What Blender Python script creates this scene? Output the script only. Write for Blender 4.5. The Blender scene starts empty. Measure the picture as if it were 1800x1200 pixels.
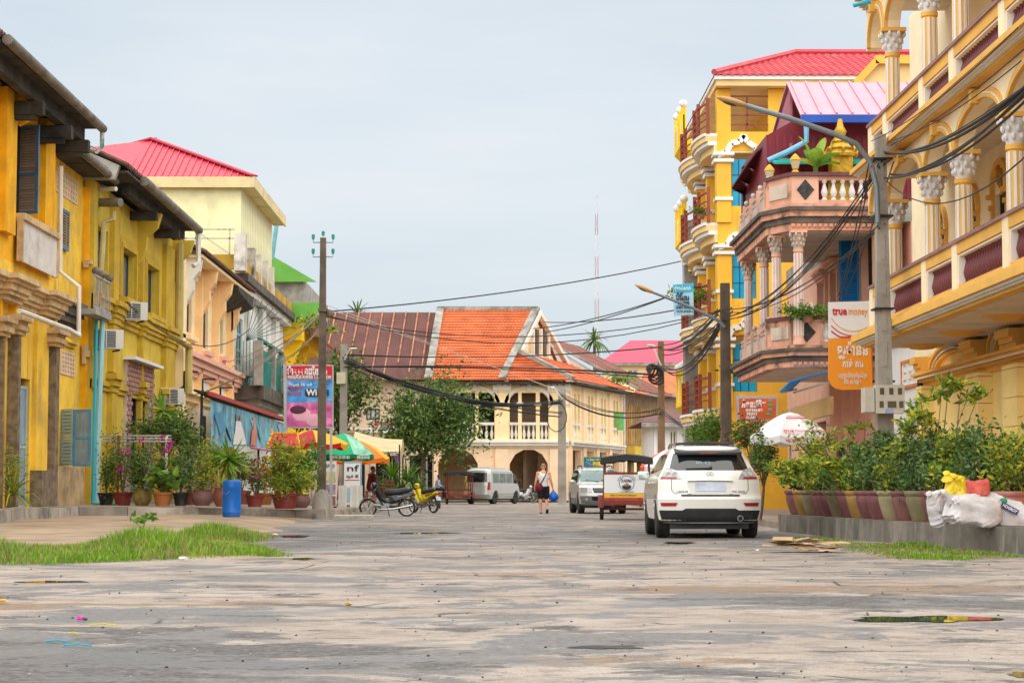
import bpy,bmesh,math,random
from mathutils import Vector,Matrix,Euler

# ------------------------------------------------------------------ camera, sky, sun, exposure
FPX,HOR,VPX,CAMH = 3500.0,858.0,870.0,0.9
PITCH = math.atan((HOR - 600.0) / FPX)
YAW = math.atan((900.0 - VPX) / FPX)
scene = bpy.context.scene
COL = scene.collection
cam_data = bpy.data.cameras.new('camera')
cam_data.sensor_width = 36.0
cam_data.lens = 36.0 * FPX / 1800.0
cam_data.clip_start = 0.1
cam_data.clip_end = 3000.0
cam = bpy.data.objects.new('camera',cam_data)
cam.location = (0,0,CAMH)
cam.rotation_euler = Euler((math.pi / 2 + PITCH,0,-YAW),'XYZ')
COL.objects.link(cam)
scene.camera = cam
CAM_R = cam.rotation_euler.to_matrix()
CAM_O = Vector((0,0,CAMH))

SUN_EL,SUN_AZ = math.radians(72),math.radians(180)   # azimuth measured from +Y towards +X
world = bpy.data.worlds.new('World')
scene.world = world
world.use_nodes = True
wt = world.node_tree
for n in list(wt.nodes):
 wt.nodes.remove(n)
w_out = wt.nodes.new('ShaderNodeOutputWorld')
w_bg = wt.nodes.new('ShaderNodeBackground')
w_sky = wt.nodes.new('ShaderNodeTexSky')
w_sky.sky_type = 'NISHITA'
w_sky.sun_disc = False
w_sky.sun_elevation = SUN_EL
w_sky.sun_rotation = SUN_AZ
w_sky.dust_density = 3.0
w_sky.air_density = 1.0
# an overcast layer over the clear sky: even pale cloud with faint lighter and darker drifts
w_tc = wt.nodes.new('ShaderNodeTexCoord')
w_map = wt.nodes.new('ShaderNodeMapping')
w_map.inputs['Scale'].default_value = (1.0,1.0,4.5)
w_noise = wt.nodes.new('ShaderNodeTexNoise')
w_noise.inputs['Scale'].default_value = 2.2
w_noise.inputs['Detail'].default_value = 5
w_ramp = wt.nodes.new('ShaderNodeValToRGB')
w_ramp.color_ramp.elements[0].position = 0.36
w_ramp.color_ramp.elements[0].color = (1.68,1.93,2.12,1)
w_ramp.color_ramp.elements[1].position = 0.66
w_ramp.color_ramp.elements[1].color = (2.22,2.33,2.4,1)
w_mix = wt.nodes.new('ShaderNodeMix')
w_mix.data_type = 'RGBA'
w_mix.inputs[0].default_value = 0.93
wt.links.new(w_tc.outputs['Generated'],w_map.inputs[0])
wt.links.new(w_map.outputs[0],w_noise.inputs['Vector'])
wt.links.new(w_noise.outputs[0],w_ramp.inputs[0])
wt.links.new(w_sky.outputs[0],w_mix.inputs[6])
wt.links.new(w_ramp.outputs[0],w_mix.inputs[7])
wt.links.new(w_mix.outputs[2],w_bg.inputs[0])
w_bg.inputs[1].default_value = 0.1
wt.links.new(w_bg.outputs[0],w_out.inputs[0])

sun_data = bpy.data.lights.new('sun','SUN')
sun_data.energy = 1.5
sun_data.angle = math.radians(140)
sun_data.color = (1.0,0.95,0.86)
sun = bpy.data.objects.new('sun',sun_data)
sd = Vector((math.sin(SUN_AZ) * math.cos(SUN_EL),math.cos(SUN_AZ) * math.cos(SUN_EL),math.sin(SUN_EL)))
sun.rotation_euler = sd.to_track_quat('Z','Y').to_euler()
sun.location = (0,0,60)
COL.objects.link(sun)

scene.view_settings.view_transform = 'Standard'
scene.view_settings.look = 'None'
scene.view_settings.exposure = 1.85
scene.view_settings.gamma = 1.0
scene.render.engine = 'CYCLES'
scene.cycles.use_denoising = True
scene.cycles.max_bounces = 6
scene.cycles.transparent_max_bounces = 12
scene.cycles.sample_clamp_indirect = 6.0

# ------------------------------------------------------------------ pixel to place helpers (photo pixels 1800 x 1200)
def ray(px,py):
 return CAM_R @ Vector(((px - 900.0) / FPX,(600.0 - py) / FPX,-1.0))
def at(px,py,Y):
 d = ray(px,py)
 return CAM_O + d * (Y / d.y)
def onz(px,py,z=0.0):
 d = ray(px,py)
 return CAM_O + d * ((z - CAMH) / d.z)
def gx(px,Y):
 return at(px,HOR,Y).x

# ------------------------------------------------------------------ materials
def lin(c):
 if isinstance(c,str):
  c = tuple(int(c[i:i + 2],16) for i in (0,2,4))
 if max(c) > 1.0:
  c = tuple(v / 255.0 for v in c)
  c = tuple(v / 12.92 if v <= 0.04045 else ((v + 0.055) / 1.055) ** 2.4 for v in c)
 return (c[0],c[1],c[2],1.0)

MATS = {}
def M(name,col,rough=0.75,metal=0.0,var=0.12,vs=1.5,streak=None,peel=None,dirt=None,bump=0.0,bs=18.0,
      rnd=0.0,spec=0.35,trans=0.0,emit=None,alpha=None,coat=0.0):
 """general weathered surface: base colour with tonal drift, running stains, peeled patches and blotches"""
 if name in MATS:
  return MATS[name]
 m = bpy.data.materials.new(name)
 MATS[name] = m
 m.use_nodes = True
 nt = m.node_tree
 N,L = nt.nodes,nt.links
 b = N['Principled BSDF']
 b.inputs['Roughness'].default_value = rough
 b.inputs['Metallic'].default_value = metal
 b.inputs['Specular IOR Level'].default_value = spec
 if coat:
  b.inputs['Coat Weight'].default_value = coat
  b.inputs['Coat Roughness'].default_value = 0.05
 tc = N.new('ShaderNodeTexCoord')
 base = lin(col)
 def noise(scale,detail=4.0,mp=None,rg=0.55,dist=0.0):
  n = N.new('ShaderNodeTexNoise')
  n.inputs['Scale'].default_value = scale
  n.inputs['Detail'].default_value = detail
  n.inputs['Roughness'].default_value = rg
  n.inputs['Distortion'].default_value = dist
  if mp:
   k = N.new('ShaderNodeMapping')
   k.inputs['Scale'].default_value = mp
   L.new(tc.outputs['Object'],k.inputs[0])
   L.new(k.outputs[0],n.inputs['Vector'])
  else:
   L.new(tc.outputs['Object'],n.inputs['Vector'])
  return n.outputs[0]
 def ramp(fac,lo,hi):
  r = N.new('ShaderNodeMapRange')
  r.inputs[1].default_value = lo
  r.inputs[2].default_value = hi
  L.new(fac,r.inputs[0])
  return r.outputs[0]
 def mix(fac,a,bcol,amt=1.0):
  k = N.new('ShaderNodeMix')
  k.data_type = 'RGBA'
  if amt != 1.0:
   q = N.new('ShaderNodeMath')
   q.operation = 'MULTIPLY'
   q.inputs[1].default_value = amt
   L.new(fac,q.inputs[0])
   fac = q.outputs[0]
  L.new(fac,k.inputs[0])
  for s,v in ((6,a),(7,bcol)):
   if isinstance(v,tuple):
    k.inputs[s].default_value = v
   else:
    L.new(v,k.inputs[s])
  return k.outputs[2]
 c = base
 if var > 0:
  hi = tuple(min(1.0,v * (1 + var)) for v in base[:3]) + (1.0,)
  lo = tuple(v * (1 - var * 1.4) for v in base[:3]) + (1.0,)
  c = mix(ramp(noise(vs,6.0),0.32,0.68),lo,hi)
 if dirt:
  dc,da,ds = dirt
  c = mix(ramp(noise(ds,7.0,None,0.62),0.52,0.72),c,lin(dc),da)
 if streak:
  sc_,sa = streak[0],streak[1]
  ss = streak[2] if len(streak) > 2 else 2.2
  f = ramp(noise(ss,5.0,(1.0,1.0,0.09),0.6),0.54,0.75)
  g = ramp(noise(0.5,3.0),0.4,0.62)
  q = N.new('ShaderNodeMath')
  q.operation = 'MULTIPLY'
  L.new(f,q.inputs[0])
  L.new(g,q.inputs[1])
  c = mix(q.outputs[0],c,lin(sc_),sa)
 if peel:
  pc,pa,ps = peel
  c = mix(ramp(noise(ps,8.0,None,0.68,0.4),pa,pa + 0.025),c,lin(pc))
 if rnd > 0:
  oi = N.new('ShaderNodeObjectInfo')
  h = N.new('ShaderNodeHueSaturation')
  r = N.new('ShaderNodeMapRange')
  r.inputs[3].default_value = 1 - rnd
  r.inputs[4].default_value = 1 + rnd
  L.new(oi.outputs['Random'],r.inputs[0])
  L.new(r.outputs[0],h.inputs['Value'])
  if isinstance(c,tuple):
   h.inputs['Color'].default_value = c
  else:
   L.new(c,h.inputs['Color'])
  c = h.outputs[0]
 if isinstance(c,tuple):
  b.inputs['Base Color'].default_value = c
 else:
  L.new(c,b.inputs['Base Color'])
 if bump > 0:
  bp = N.new('ShaderNodeBump')
  bp.inputs['Strength'].default_value = bump
  bp.inputs['Distance'].default_value = 0.02
  L.new(noise(bs,6.0),bp.inputs['Height'])
  L.new(bp.outputs[0],b.inputs['Normal'])
 if emit:
  b.inputs['Emission Color'].default_value = lin(emit[0])
  b.inputs['Emission Strength'].default_value = emit[1]
 if alpha is not None:
  b.inputs['Alpha'].default_value = alpha
 if trans > 0:
  t = N.new('ShaderNodeBsdfTranslucent')
  ms = N.new('ShaderNodeMixShader')
  ms.inputs[0].default_value = trans
  if isinstance(c,tuple):
   t.inputs[0].default_value = c
  else:
   L.new(c,t.inputs[0])
  L.new(b.outputs[0],ms.inputs[1])
  L.new(t.outputs[0],ms.inputs[2])
  L.new(ms.outputs[0],N['Material Output'].inputs[0])
 return m

# ------------------------------------------------------------------ mesh builder
class MB:
 def __init__(s):
  s.v,s.f,s.mi,s.cur = [],[],[],0
 def add(s,vs,fs):
  o = len(s.v)
  s.v.extend([tuple(p) for p in vs])
  s.f.extend([tuple(i + o for i in f) for f in fs])
  s.mi.extend([s.cur] * len(fs))
  return s
 def hexa(s,p):           # 8 corners: bottom loop, top loop
  return s.add(p,[(0,3,2,1),(4,5,6,7),(0,1,5,4),(1,2,6,5),(2,3,7,6),(3,0,4,7)])
 def box(s,x0,y0,z0,x1,y1,z1):
  return s.hexa([(x0,y0,z0),(x1,y0,z0),(x1,y1,z0),(x0,y1,z0),(x0,y0,z1),(x1,y0,z1),(x1,y1,z1),(x0,y1,z1)])
 def cbox(s,c,sx,sy,sz,m=None):
  p = [Vector((a * sx / 2,b * sy / 2,k * sz / 2)) for k in (-1,1) for a,b in ((-1,-1),(1,-1),(1,1),(-1,1))]
  if m is not None:
   p = [m @ q for q in p]
  return s.hexa([q + Vector(c) for q in p])
 def bar(s,a,b,w,h=None,up=(0,0,1)):
  """box beam from a to b, w wide, h tall"""
  a,b = Vector(a),Vector(b)
  h = h or w
  d = (b - a).normalized()
  x = d.cross(Vector(up))
  if x.length < 1e-4:
   x = d.cross(Vector((0,1,0)))
  x.normalize()
  y = x.cross(d)
  c = [x * (w / 2 * i) + y * (h / 2 * j) for i,j in ((-1,-1),(1,-1),(1,1),(-1,1))]
  return s.hexa([a + q for q in c] + [b + q for q in c])
 def quad(s,a,b,c,d):
  return s.add([a,b,c,d],[(0,1,2,3)])
 def tri(s,a,b,c):
  return s.add([a,b,c],[(0,1,2)])
 def tube(s,pts,r,n=8,cap=True):
  pts = [Vector(p) for p in pts]
  rs = r if isinstance(r,(list,tuple)) else [r] * len(pts)
  o = len(s.v)
  prev = None
  for i,p in enumerate(pts):
   d = (pts[min(i + 1,len(pts) - 1)] - pts[max(i - 1,0)]).normalized()
   x = d.cross(Vector((0,0,1))) if prev is None else (prev - d * prev.dot(d))
   if x.length < 1e-4:
    x = d.cross(Vector((0,1,0)))
   x.normalize()
   prev = x
   y = d.cross(x)
   for k in range(n):
    a = 2 * math.pi * k / n
    s.v.append(tuple(p + x * (math.cos(a) * rs[i]) + y * (math.sin(a) * rs[i])))
  fs = []
  for i in range(len(pts) - 1):
   for k in range(n):
    k2 = (k + 1) % n
    fs.append((o + i * n + k,o + i * n + k2,o + (i + 1) * n + k2,o + (i + 1) * n + k))
  if cap:
   fs.append(tuple(o + k for k in range(n - 1,-1,-1)))
   fs.append(tuple(o + (len(pts) - 1) * n + k for k in range(n)))
  s.f.extend(fs)
  s.mi.extend([s.cur] * len(fs))
  return s
 def cyl(s,a,b,r0,r1=None,n=12):
  return s.tube([a,b],[r0,r0 if r1 is None else r1],n)
 def lathe(s,prof,c=(0,0,0),n=16,flute=0,cap=True):
  """prof: (radius, z) from bottom to top"""
  o = len(s.v)
  for r,z in prof:
   for k in range(n):
    a = 2 * math.pi * k / n
    s.v.append((c[0] + r * math.cos(a),c[1] + r * math.sin(a),c[2] + z))
  fs = []
  for i in range(len(prof) - 1):
   for k in range(n):
    k2 = (k + 1) % n
    fs.append((o + i * n + k,o + i * n + k2,o + (i + 1) * n + k2,o + (i + 1) * n + k))
  if cap:
   fs.append(tuple(o + k for k in range(n - 1,-1,-1)))
   fs.append(tuple(o + (len(prof) - 1) * n + k for k in range(n)))
  s.f.extend(fs)
  s.mi.extend([s.cur] * len(fs))
  return s
 def ball(s,c,rx,ry=None,rz=None,n=12,m=7,rot=None):
  ry,rz = ry or rx,rz or rx
  o = len(s.v)
  c = Vector(c)
  for i in range(m + 1):
   t = math.pi * i / m
   for k in range(n):
    a = 2 * math.pi * k / n
    q = Vector((rx * math.sin(t) * math.cos(a),ry * math.sin(t) * math.sin(a),-rz * math.cos(t)))
    if rot is not None:
     q = rot @ q
    s.v.append(tuple(c + q))
  fs = []
  for i in range(m):
   for k in range(n):
    k2 = (k + 1) % n
    fs.append((o + i * n + k,o + i * n + k2,o + (i + 1) * n + k2,o + (i + 1) * n + k))
  s.f.extend(fs)
  s.mi.extend([s.cur] * len(fs))
  return s
 def prism(s,poly,off):
  """extrude a planar polygon (3d points) by the vector off"""
  n = len(poly)
  off = Vector(off)
  a = [Vector(p) for p in poly]
  fs = [tuple(range(n - 1,-1,-1)),tuple(range(n,2 * n))]
  fs += [(i,(i + 1) % n,n + (i + 1) % n,n + i) for i in range(n)]
  return s.add(a + [p + off for p in a],fs)
 def grid(s,fn,nu,nv):
  """surface fn(u, v), u and v from 0 to 1"""
  vs = [fn(i / nu,j / nv) for j in range(nv + 1) for i in range(nu + 1)]
  fs = [(j * (nu + 1) + i,j * (nu + 1) + i + 1,(j + 1) * (nu + 1) + i + 1,(j + 1) * (nu + 1) + i) for j in range(nv) for i in range(nu)]
  return s.add(vs,fs)
 def fbox(s,F,u0,u1,z0,z1,d0,d1):
  p = F.pt
  return s.hexa([p(u0,d0,z0),p(u1,d0,z0),p(u1,d1,z0),p(u0,d1,z0),p(u0,d0,z1),p(u1,d0,z1),p(u1,d1,z1),p(u0,d1,z1)])
 def mesh(s,name,mats,inv=None,smooth=None):
  me = bpy.data.meshes.new(name)
  vs = s.v if inv is None else [tuple(inv @ Vector(p)) for p in s.v]
  me.from_pydata(vs,[],s.f)
  for m in (mats if isinstance(mats,(list,tuple)) else [mats]):
   me.materials.append(m)
  if any(s.mi):
   me.polygons.foreach_set('material_index',s.mi)
  bm = bmesh.new()
  bm.from_mesh(me)
  bmesh.ops.recalc_face_normals(bm,faces=bm.faces)
  bm.to_mesh(me)
  bm.free()
  if smooth is not None:
   me.polygons.foreach_set('use_smooth',[True] * len(me.polygons))
   me.set_sharp_from_angle(angle=math.radians(smooth))
  me.update()
  return me

class F:
 """a facade frame: u runs along the wall, d outwards from it, z up"""
 def __init__(s,O,u,n):
  s.O,s.u,s.n = Vector((O[0],O[1],0)),Vector((u[0],u[1],0)).normalized(),Vector((n[0],n[1],0)).normalized()
 def pt(s,u,d,z):
  q = s.O + s.u * u + s.n * d
  return Vector((q.x,q.y,z))
 def uz(s,px,py,d=0.0):
  r = ray(px,py)
  o = s.O + s.n * d
  t = (o - CAM_O).dot(s.n) / r.dot(s.n)
  q = CAM_O + r * t
  return (q - s.O).dot(s.u),q.z
 def U(s,px,d=0.0,py=700):
  return s.uz(px,py,d)[0]
 def Z(s,px,py,d=0.0):
  return s.uz(px,py,d)[1]
 def R(s,x0,x1,yt,yb,d=0.0,ref=None):
  """photo rectangle -> u0, u1, z0, z1; heights read at column ref"""
  ref = x0 if ref is None else ref
  a,b = s.uz(x0,(yt + yb) / 2,d)[0],s.uz(x1,(yt + yb) / 2,d)[0]
  return min(a,b),max(a,b),s.uz(ref,yb,d)[1],s.uz(ref,yt,d)[1]

# ------------------------------------------------------------------ objects
def tagit(o,label=None,cat=None,group=None,kind=None):
 for k,v in (('label',label),('category',cat),('group',group),('kind',kind)):
  if v:
   o[k] = v
 return o
def thing(name,label,cat,loc=(0,0,0),rz=0.0,group=None):
 o = bpy.data.objects.new(name,None)
 o.empty_display_size = 0.2
 COL.objects.link(o)
 o.location = loc
 o.rotation_euler = (0,0,rz)
 return tagit(o,label,cat,group)
def wm(o):
 m = Matrix.Identity(4)
 while o is not None:
  m = o.matrix_basis @ m
  o = o.parent
 return m
def obj(name,me,parent=None,mw=None):
 o = bpy.data.objects.new(name,me)
 COL.objects.link(o)
 if parent is not None:
  o.parent = parent
 if mw is not None:
  o.matrix_basis = (wm(parent).inverted() @ mw) if parent is not None else mw
 return o
def part(name,mb,mat,parent=None,smooth=None,local=False,label=None):
 """link a builder as one mesh; points are world points unless local"""
 inv = None
 if parent is not None and not local:
  inv = wm(parent).inverted()
 o = obj(name,mb.mesh(name,mat,inv,smooth),parent)
 if label:
  o['label'] = label
 return o
def single(name,mb,mat,label,cat,group=None,smooth=None,loc=None,kind=None):
 """a thing of one mesh"""
 if loc is not None:
  inv = Matrix.Translation(Vector(loc)).inverted()
  o = obj(name,mb.mesh(name,mat,inv,smooth))
  o.location = loc
 else:
  o = obj(name,mb.mesh(name,mat,None,smooth))
 return tagit(o,label,cat,group,kind)
def struct(name,mb,mat,smooth=None,kind='structure'):
 return tagit(obj(name,mb.mesh(name,mat,None,smooth)),kind=kind)
def copy_tree(o,parent=None):
 c = o.copy()
 COL.objects.link(c)
 c.parent = parent
 for ch in list(o.children):
  if ch is not c:
   copy_tree(ch,c)
 return c
TR = Matrix.Translation
def RZ(a):
 return Matrix.Rotation(a,4,'Z')
def RX(a):
 return Matrix.Rotation(a,4,'X')
def RY(a):
 return Matrix.Rotation(a,4,'Y')
def lerp(a,b,t):
 return a + (b - a) * t

def text_mesh(body,size,mat,align='CENTER',bold=0.0,extrude=0.002,xs=1.0):
 cu = bpy.data.curves.new('lettering','FONT')
 cu.body = body
 cu.size = size
 cu.align_x = align
 cu.align_y = 'CENTER'
 cu.extrude = extrude
 cu.offset = bold
 cu.resolution_u = 2
 to = bpy.data.objects.new('lettering',cu)
 COL.objects.link(to)
 dg = bpy.context.evaluated_depsgraph_get()
 me = bpy.data.meshes.new_from_object(to.evaluated_get(dg))
 me.name = 'lettering'
 bpy.data.objects.remove(to)
 bpy.data.curves.remove(cu)
 me.materials.clear()
 me.materials.append(mat)
 if xs != 1.0:
  me.transform(Matrix.Diagonal((xs,1,1,1)))
 return me
def lettering(body,size,mat,parent,mw,width=None,bold=0.0,align='CENTER'):
 """flat writing; mw maps the text plane (x right, y up) to the world"""
 me = text_mesh(body,size,mat,align,bold)
 if width and len(me.vertices):
  xsv = [v.co.x for v in me.vertices]
  w = max(xsv) - min(xsv)
  if w > 1e-5:
   me.transform(Matrix.Diagonal((width / w,1,1,1)))
 return obj('lettering',me,parent,mw)
def face_cam_mat(p,rz=0.0):
 """plane facing -Y (towards the camera end of the street), turned by rz"""
 return TR(Vector(p)) @ RZ(rz) @ RX(math.pi / 2)
# ------------------------------------------------------------------ shared architectural builders
def wall_holes(mb,f,u0,u1,z0,z1,holes,d0=-0.3,d1=0.0):
 """wall slab with rectangular openings (u0,u1,z0,z1)"""
 us = sorted({u0,u1} | {min(max(h[i],u0),u1) for h in holes for i in (0,1)})
 zs = sorted({z0,z1} | {min(max(h[i],z0),z1) for h in holes for i in (2,3)})
 for a,b in zip(us,us[1:]):
  run = None
  for c,d in zip(zs,zs[1:]):
   m = ((a + b) / 2,(c + d) / 2)
   hole = any(h[0] < m[0] < h[1] and h[2] < m[1] < h[3] for h in holes)
   if not hole:
    run = (run[0],d) if run else (c,d)
   if hole and run:
    mb.fbox(f,a,b,run[0],run[1],d0,d1)
    run = None
  if run:
   mb.fbox(f,a,b,run[0],run[1],d0,d1)
def arch_fill(mb,f,u0,u1,zs,zt,d0,d1,n=12,rise=None):
 """masonry between a flat top zt and a round arch springing at zs"""
 uc,r = (u0 + u1) / 2,(u1 - u0) / 2
 rise = rise or (zt - zs - 0.05)
 pts = [(uc - r * math.cos(math.pi * i / n),zs + rise * math.sin(math.pi * i / n)) for i in range(n + 1)]
 for (a,b),(c,d) in zip(pts,pts[1:]):
  mb.hexa([f.pt(a,d0,b),f.pt(c,d0,d),f.pt(c,d1,d),f.pt(a,d1,b),f.pt(a,d0,zt),f.pt(c,d0,zt),f.pt(c,d1,zt),f.pt(a,d1,zt)])
def arch_band(mb,f,u0,u1,zs,rise,w,d0,d1,n=14):
 """raised moulding following an arch"""
 uc,r = (u0 + u1) / 2,(u1 - u0) / 2
 pts = [(math.cos(math.pi * i / n),math.sin(math.pi * i / n)) for i in range(n + 1)]
 for (a,b),(c,d) in zip(pts,pts[1:]):
  q = [(uc - r * a,zs + rise * b),(uc - r * c,zs + rise * d),(uc - (r + w) * c,zs + (rise + w) * d),(uc - (r + w) * a,zs + (rise + w) * b)]
  mb.hexa([f.pt(u,d0,z) for u,z in q] + [f.pt(u,d1,z) for u,z in q])
def cornice(mb,f,u0,u1,z,steps,d=0.0,ret=0.0,back=-0.05):
 """stacked mouldings from z upwards: (height, projection)"""
 for h,p in steps:
  mb.fbox(f,u0 - (p if ret else 0),u1 + (p if ret else 0),z,z + h,d + back,d + p)
  z += h
 return z
def window_unit(parent,f,u0,u1,z0,z1,d,fm,pm,nu=2,nz=1,fw=0.06):
 mb = MB()
 for a,b in ((u0,u0 + fw),(u1 - fw,u1)):
  mb.fbox(f,a,b,z0,z1,d - 0.03,d + 0.04)
 for a,b in ((z0,z0 + fw),(z1 - fw,z1)):
  mb.fbox(f,u0 + fw,u1 - fw,a,b,d - 0.03,d + 0.04)
 for i in range(1,nu):
  u = lerp(u0,u1,i / nu)
  mb.fbox(f,u - fw / 2,u + fw / 2,z0 + fw,z1 - fw,d - 0.025,d + 0.035)
 for j in range(1,nz):
  z = lerp(z0,z1,j / nz)
  mb.fbox(f,u0 + fw,u1 - fw,z - fw / 2,z + fw / 2,d - 0.022,d + 0.032)
 w = part('window',mb,fm,parent)
 for i in range(nu):
  for j in range(nz):
   a,b = lerp(u0,u1,i / nu) + fw / 2,lerp(u0,u1,(i + 1) / nu) - fw / 2
   c,e = lerp(z0,z1,j / nz) + fw / 2,lerp(z0,z1,(j + 1) / nz) - fw / 2
   part('pane',MB().fbox(f,a,b,c,e,d - 0.012,d - 0.002),pm,w)
 return w
def shutter(parent,a,b,h,fm,sm,n=20,rails=(0.5,),plank=False,fw=0.07,name='shutter'):
 """louvred leaf standing between the points a and b (bottom corners), h tall"""
 a,b = Vector(a),Vector(b)
 w = (b - a).length
 ang = math.atan2(b.y - a.y,b.x - a.x)
 mw = TR(a) @ RZ(ang)
 mb = MB()
 mb.box(0,-0.025,0,fw,0.025,h)
 mb.box(w - fw,-0.025,0,w,0.025,h)
 cuts = [0.0] + [r * h for r in rails] + [h]
 for i,z in enumerate(cuts):
  z0 = 0 if i == 0 else (h - fw if i == len(cuts) - 1 else z - fw / 2)
  mb.box(fw,-0.022,z0,w - fw,0.022,z0 + fw)
 s = obj('shutter' if name is None else name,mb.mesh('shutter_frame',fm),parent,mw)
 if plank:
  k = 5
  for i in range(k):
   x0,x1 = lerp(fw,w - fw,i / k) + 0.003,lerp(fw,w - fw,(i + 1) / k) - 0.003
   obj('plank',MB().box(x0,-0.01,fw,x1,0.01,h - fw).mesh('plank',sm),s)
  return s
 dz = (h - 2 * fw) / n
 me = MB().cbox((0,0,0),w - 2 * fw,0.012,dz * 1.25,RX(math.radians(-38)).to_3x3()).mesh('slat',sm)
 for i in range(n):
  z = fw + (i + 0.5) * dz
  if any(abs(z - r * h) < fw * 0.5 for r in rails):
   continue
  o = obj('slat',me,s)
  o.location = (w / 2,0,z)
 return s
def air_conditioner(label,p,rz,w=0.85,h=0.62,dp=0.34):
 """outdoor condenser unit, front looks along local -Y, bottom centre at p"""
 t = thing('air_conditioner',label,'air conditioner',p,rz,'air conditioners on house walls')
 part('casing',MB().box(-w / 2,0.01,0.06,w / 2,dp,h),mat_ac,t,local=True)
 mb = MB()
 mb.box(-w / 2 + 0.04,-0.004,0.1,w * 0.22,0.012,h - 0.04)
 part('fan_opening',mb,mat_dark,t,local=True)
 me = MB().box(-w / 2 + 0.03,-0.03,-0.007,w * 0.22 + 0.01,-0.006,0.007).mesh('grille_slat',mat_ac)
 for i in range(9):
  o = obj('grille_slat',me,t)
  o.location = (0,0,0.12 + i * (h - 0.18) / 8)
 mb = MB()
 for x in (-w * 0.33,-w * 0.12):
  mb.box(x - 0.01,-0.034,0.1,x + 0.01,-0.005,h - 0.04)
 part('grille_bar',mb,mat_ac,t,local=True)
 mb = MB()
 for x in (-w * 0.35,w * 0.35):
  mb.box(x - 0.02,-0.02,0.0,x + 0.02,dp + 0.25,0.05)
 part('bracket',mb,mat_dark_metal,t,local=True)
 return t
def pipe(label,pts,r,mat,group='pipes on the house fronts',n=8):
 return single('pipe',MB().tube(pts,r,n),mat,label,'pipe',group,smooth=40,loc=pts[0])
def gutter_tube(mb,a,b,r,n=8):
 a,b = Vector(a),Vector(b)
 mb.tube([a,b],r,n)

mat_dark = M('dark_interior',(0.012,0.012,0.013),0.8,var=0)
mat_ac = M('ac_shell',(0.62,0.6,0.55),0.5,var=0.05,dirt=((0.3,0.27,0.22),0.4,3.0))
mat_dark_metal = M('dark_metal',(0.03,0.03,0.032),0.5,0.6)
mat_glass = M('window_glass',(0.03,0.035,0.04),0.06,var=0,spec=0.8)
mat_blue_glass = M('blue_grey_glass',(0.12,0.17,0.22),0.08,var=0,spec=0.8)
mat_concrete = M('weathered_concrete',(0.36,0.34,0.31),0.9,var=0.25,streak=((0.06,0.055,0.05),0.8),bump=0.4,dirt=((0.12,0.11,0.1),0.6,1.3))
mat_white = M('old_white_paint',(0.72,0.7,0.66),0.7,var=0.06,streak=((0.3,0.27,0.22),0.5))
mat_black_mould = M('mouldy_ledge',(0.13,0.11,0.095),0.95,var=0.3,dirt=((0.03,0.028,0.026),0.95,1.6),bump=0.5)
mat_tile_old = M('old_roof_tile',(0.15,0.075,0.055),0.9,var=0.4,vs=4,dirt=((0.04,0.035,0.03),0.8,2.0),bump=0.3)
mat_gutter = M('old_zinc_gutter',(0.19,0.165,0.14),0.6,0.2,var=0.3,dirt=((0.07,0.055,0.045),0.8,2.0))
mat_wood_dark = M('old_dark_wood',(0.055,0.05,0.042),0.9,var=0.4,streak=((0.07,0.1,0.05),0.6,4))
mat_pvc_blue = M('blue_pvc',(0.02,0.42,0.6),0.4,var=0.05)
mat_pvc_pale = M('pale_blue_pvc',(0.3,0.58,0.68),0.45,var=0.08)
mat_pvc_white = M('white_pvc',(0.7,0.68,0.6),0.5,var=0.08)

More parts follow.
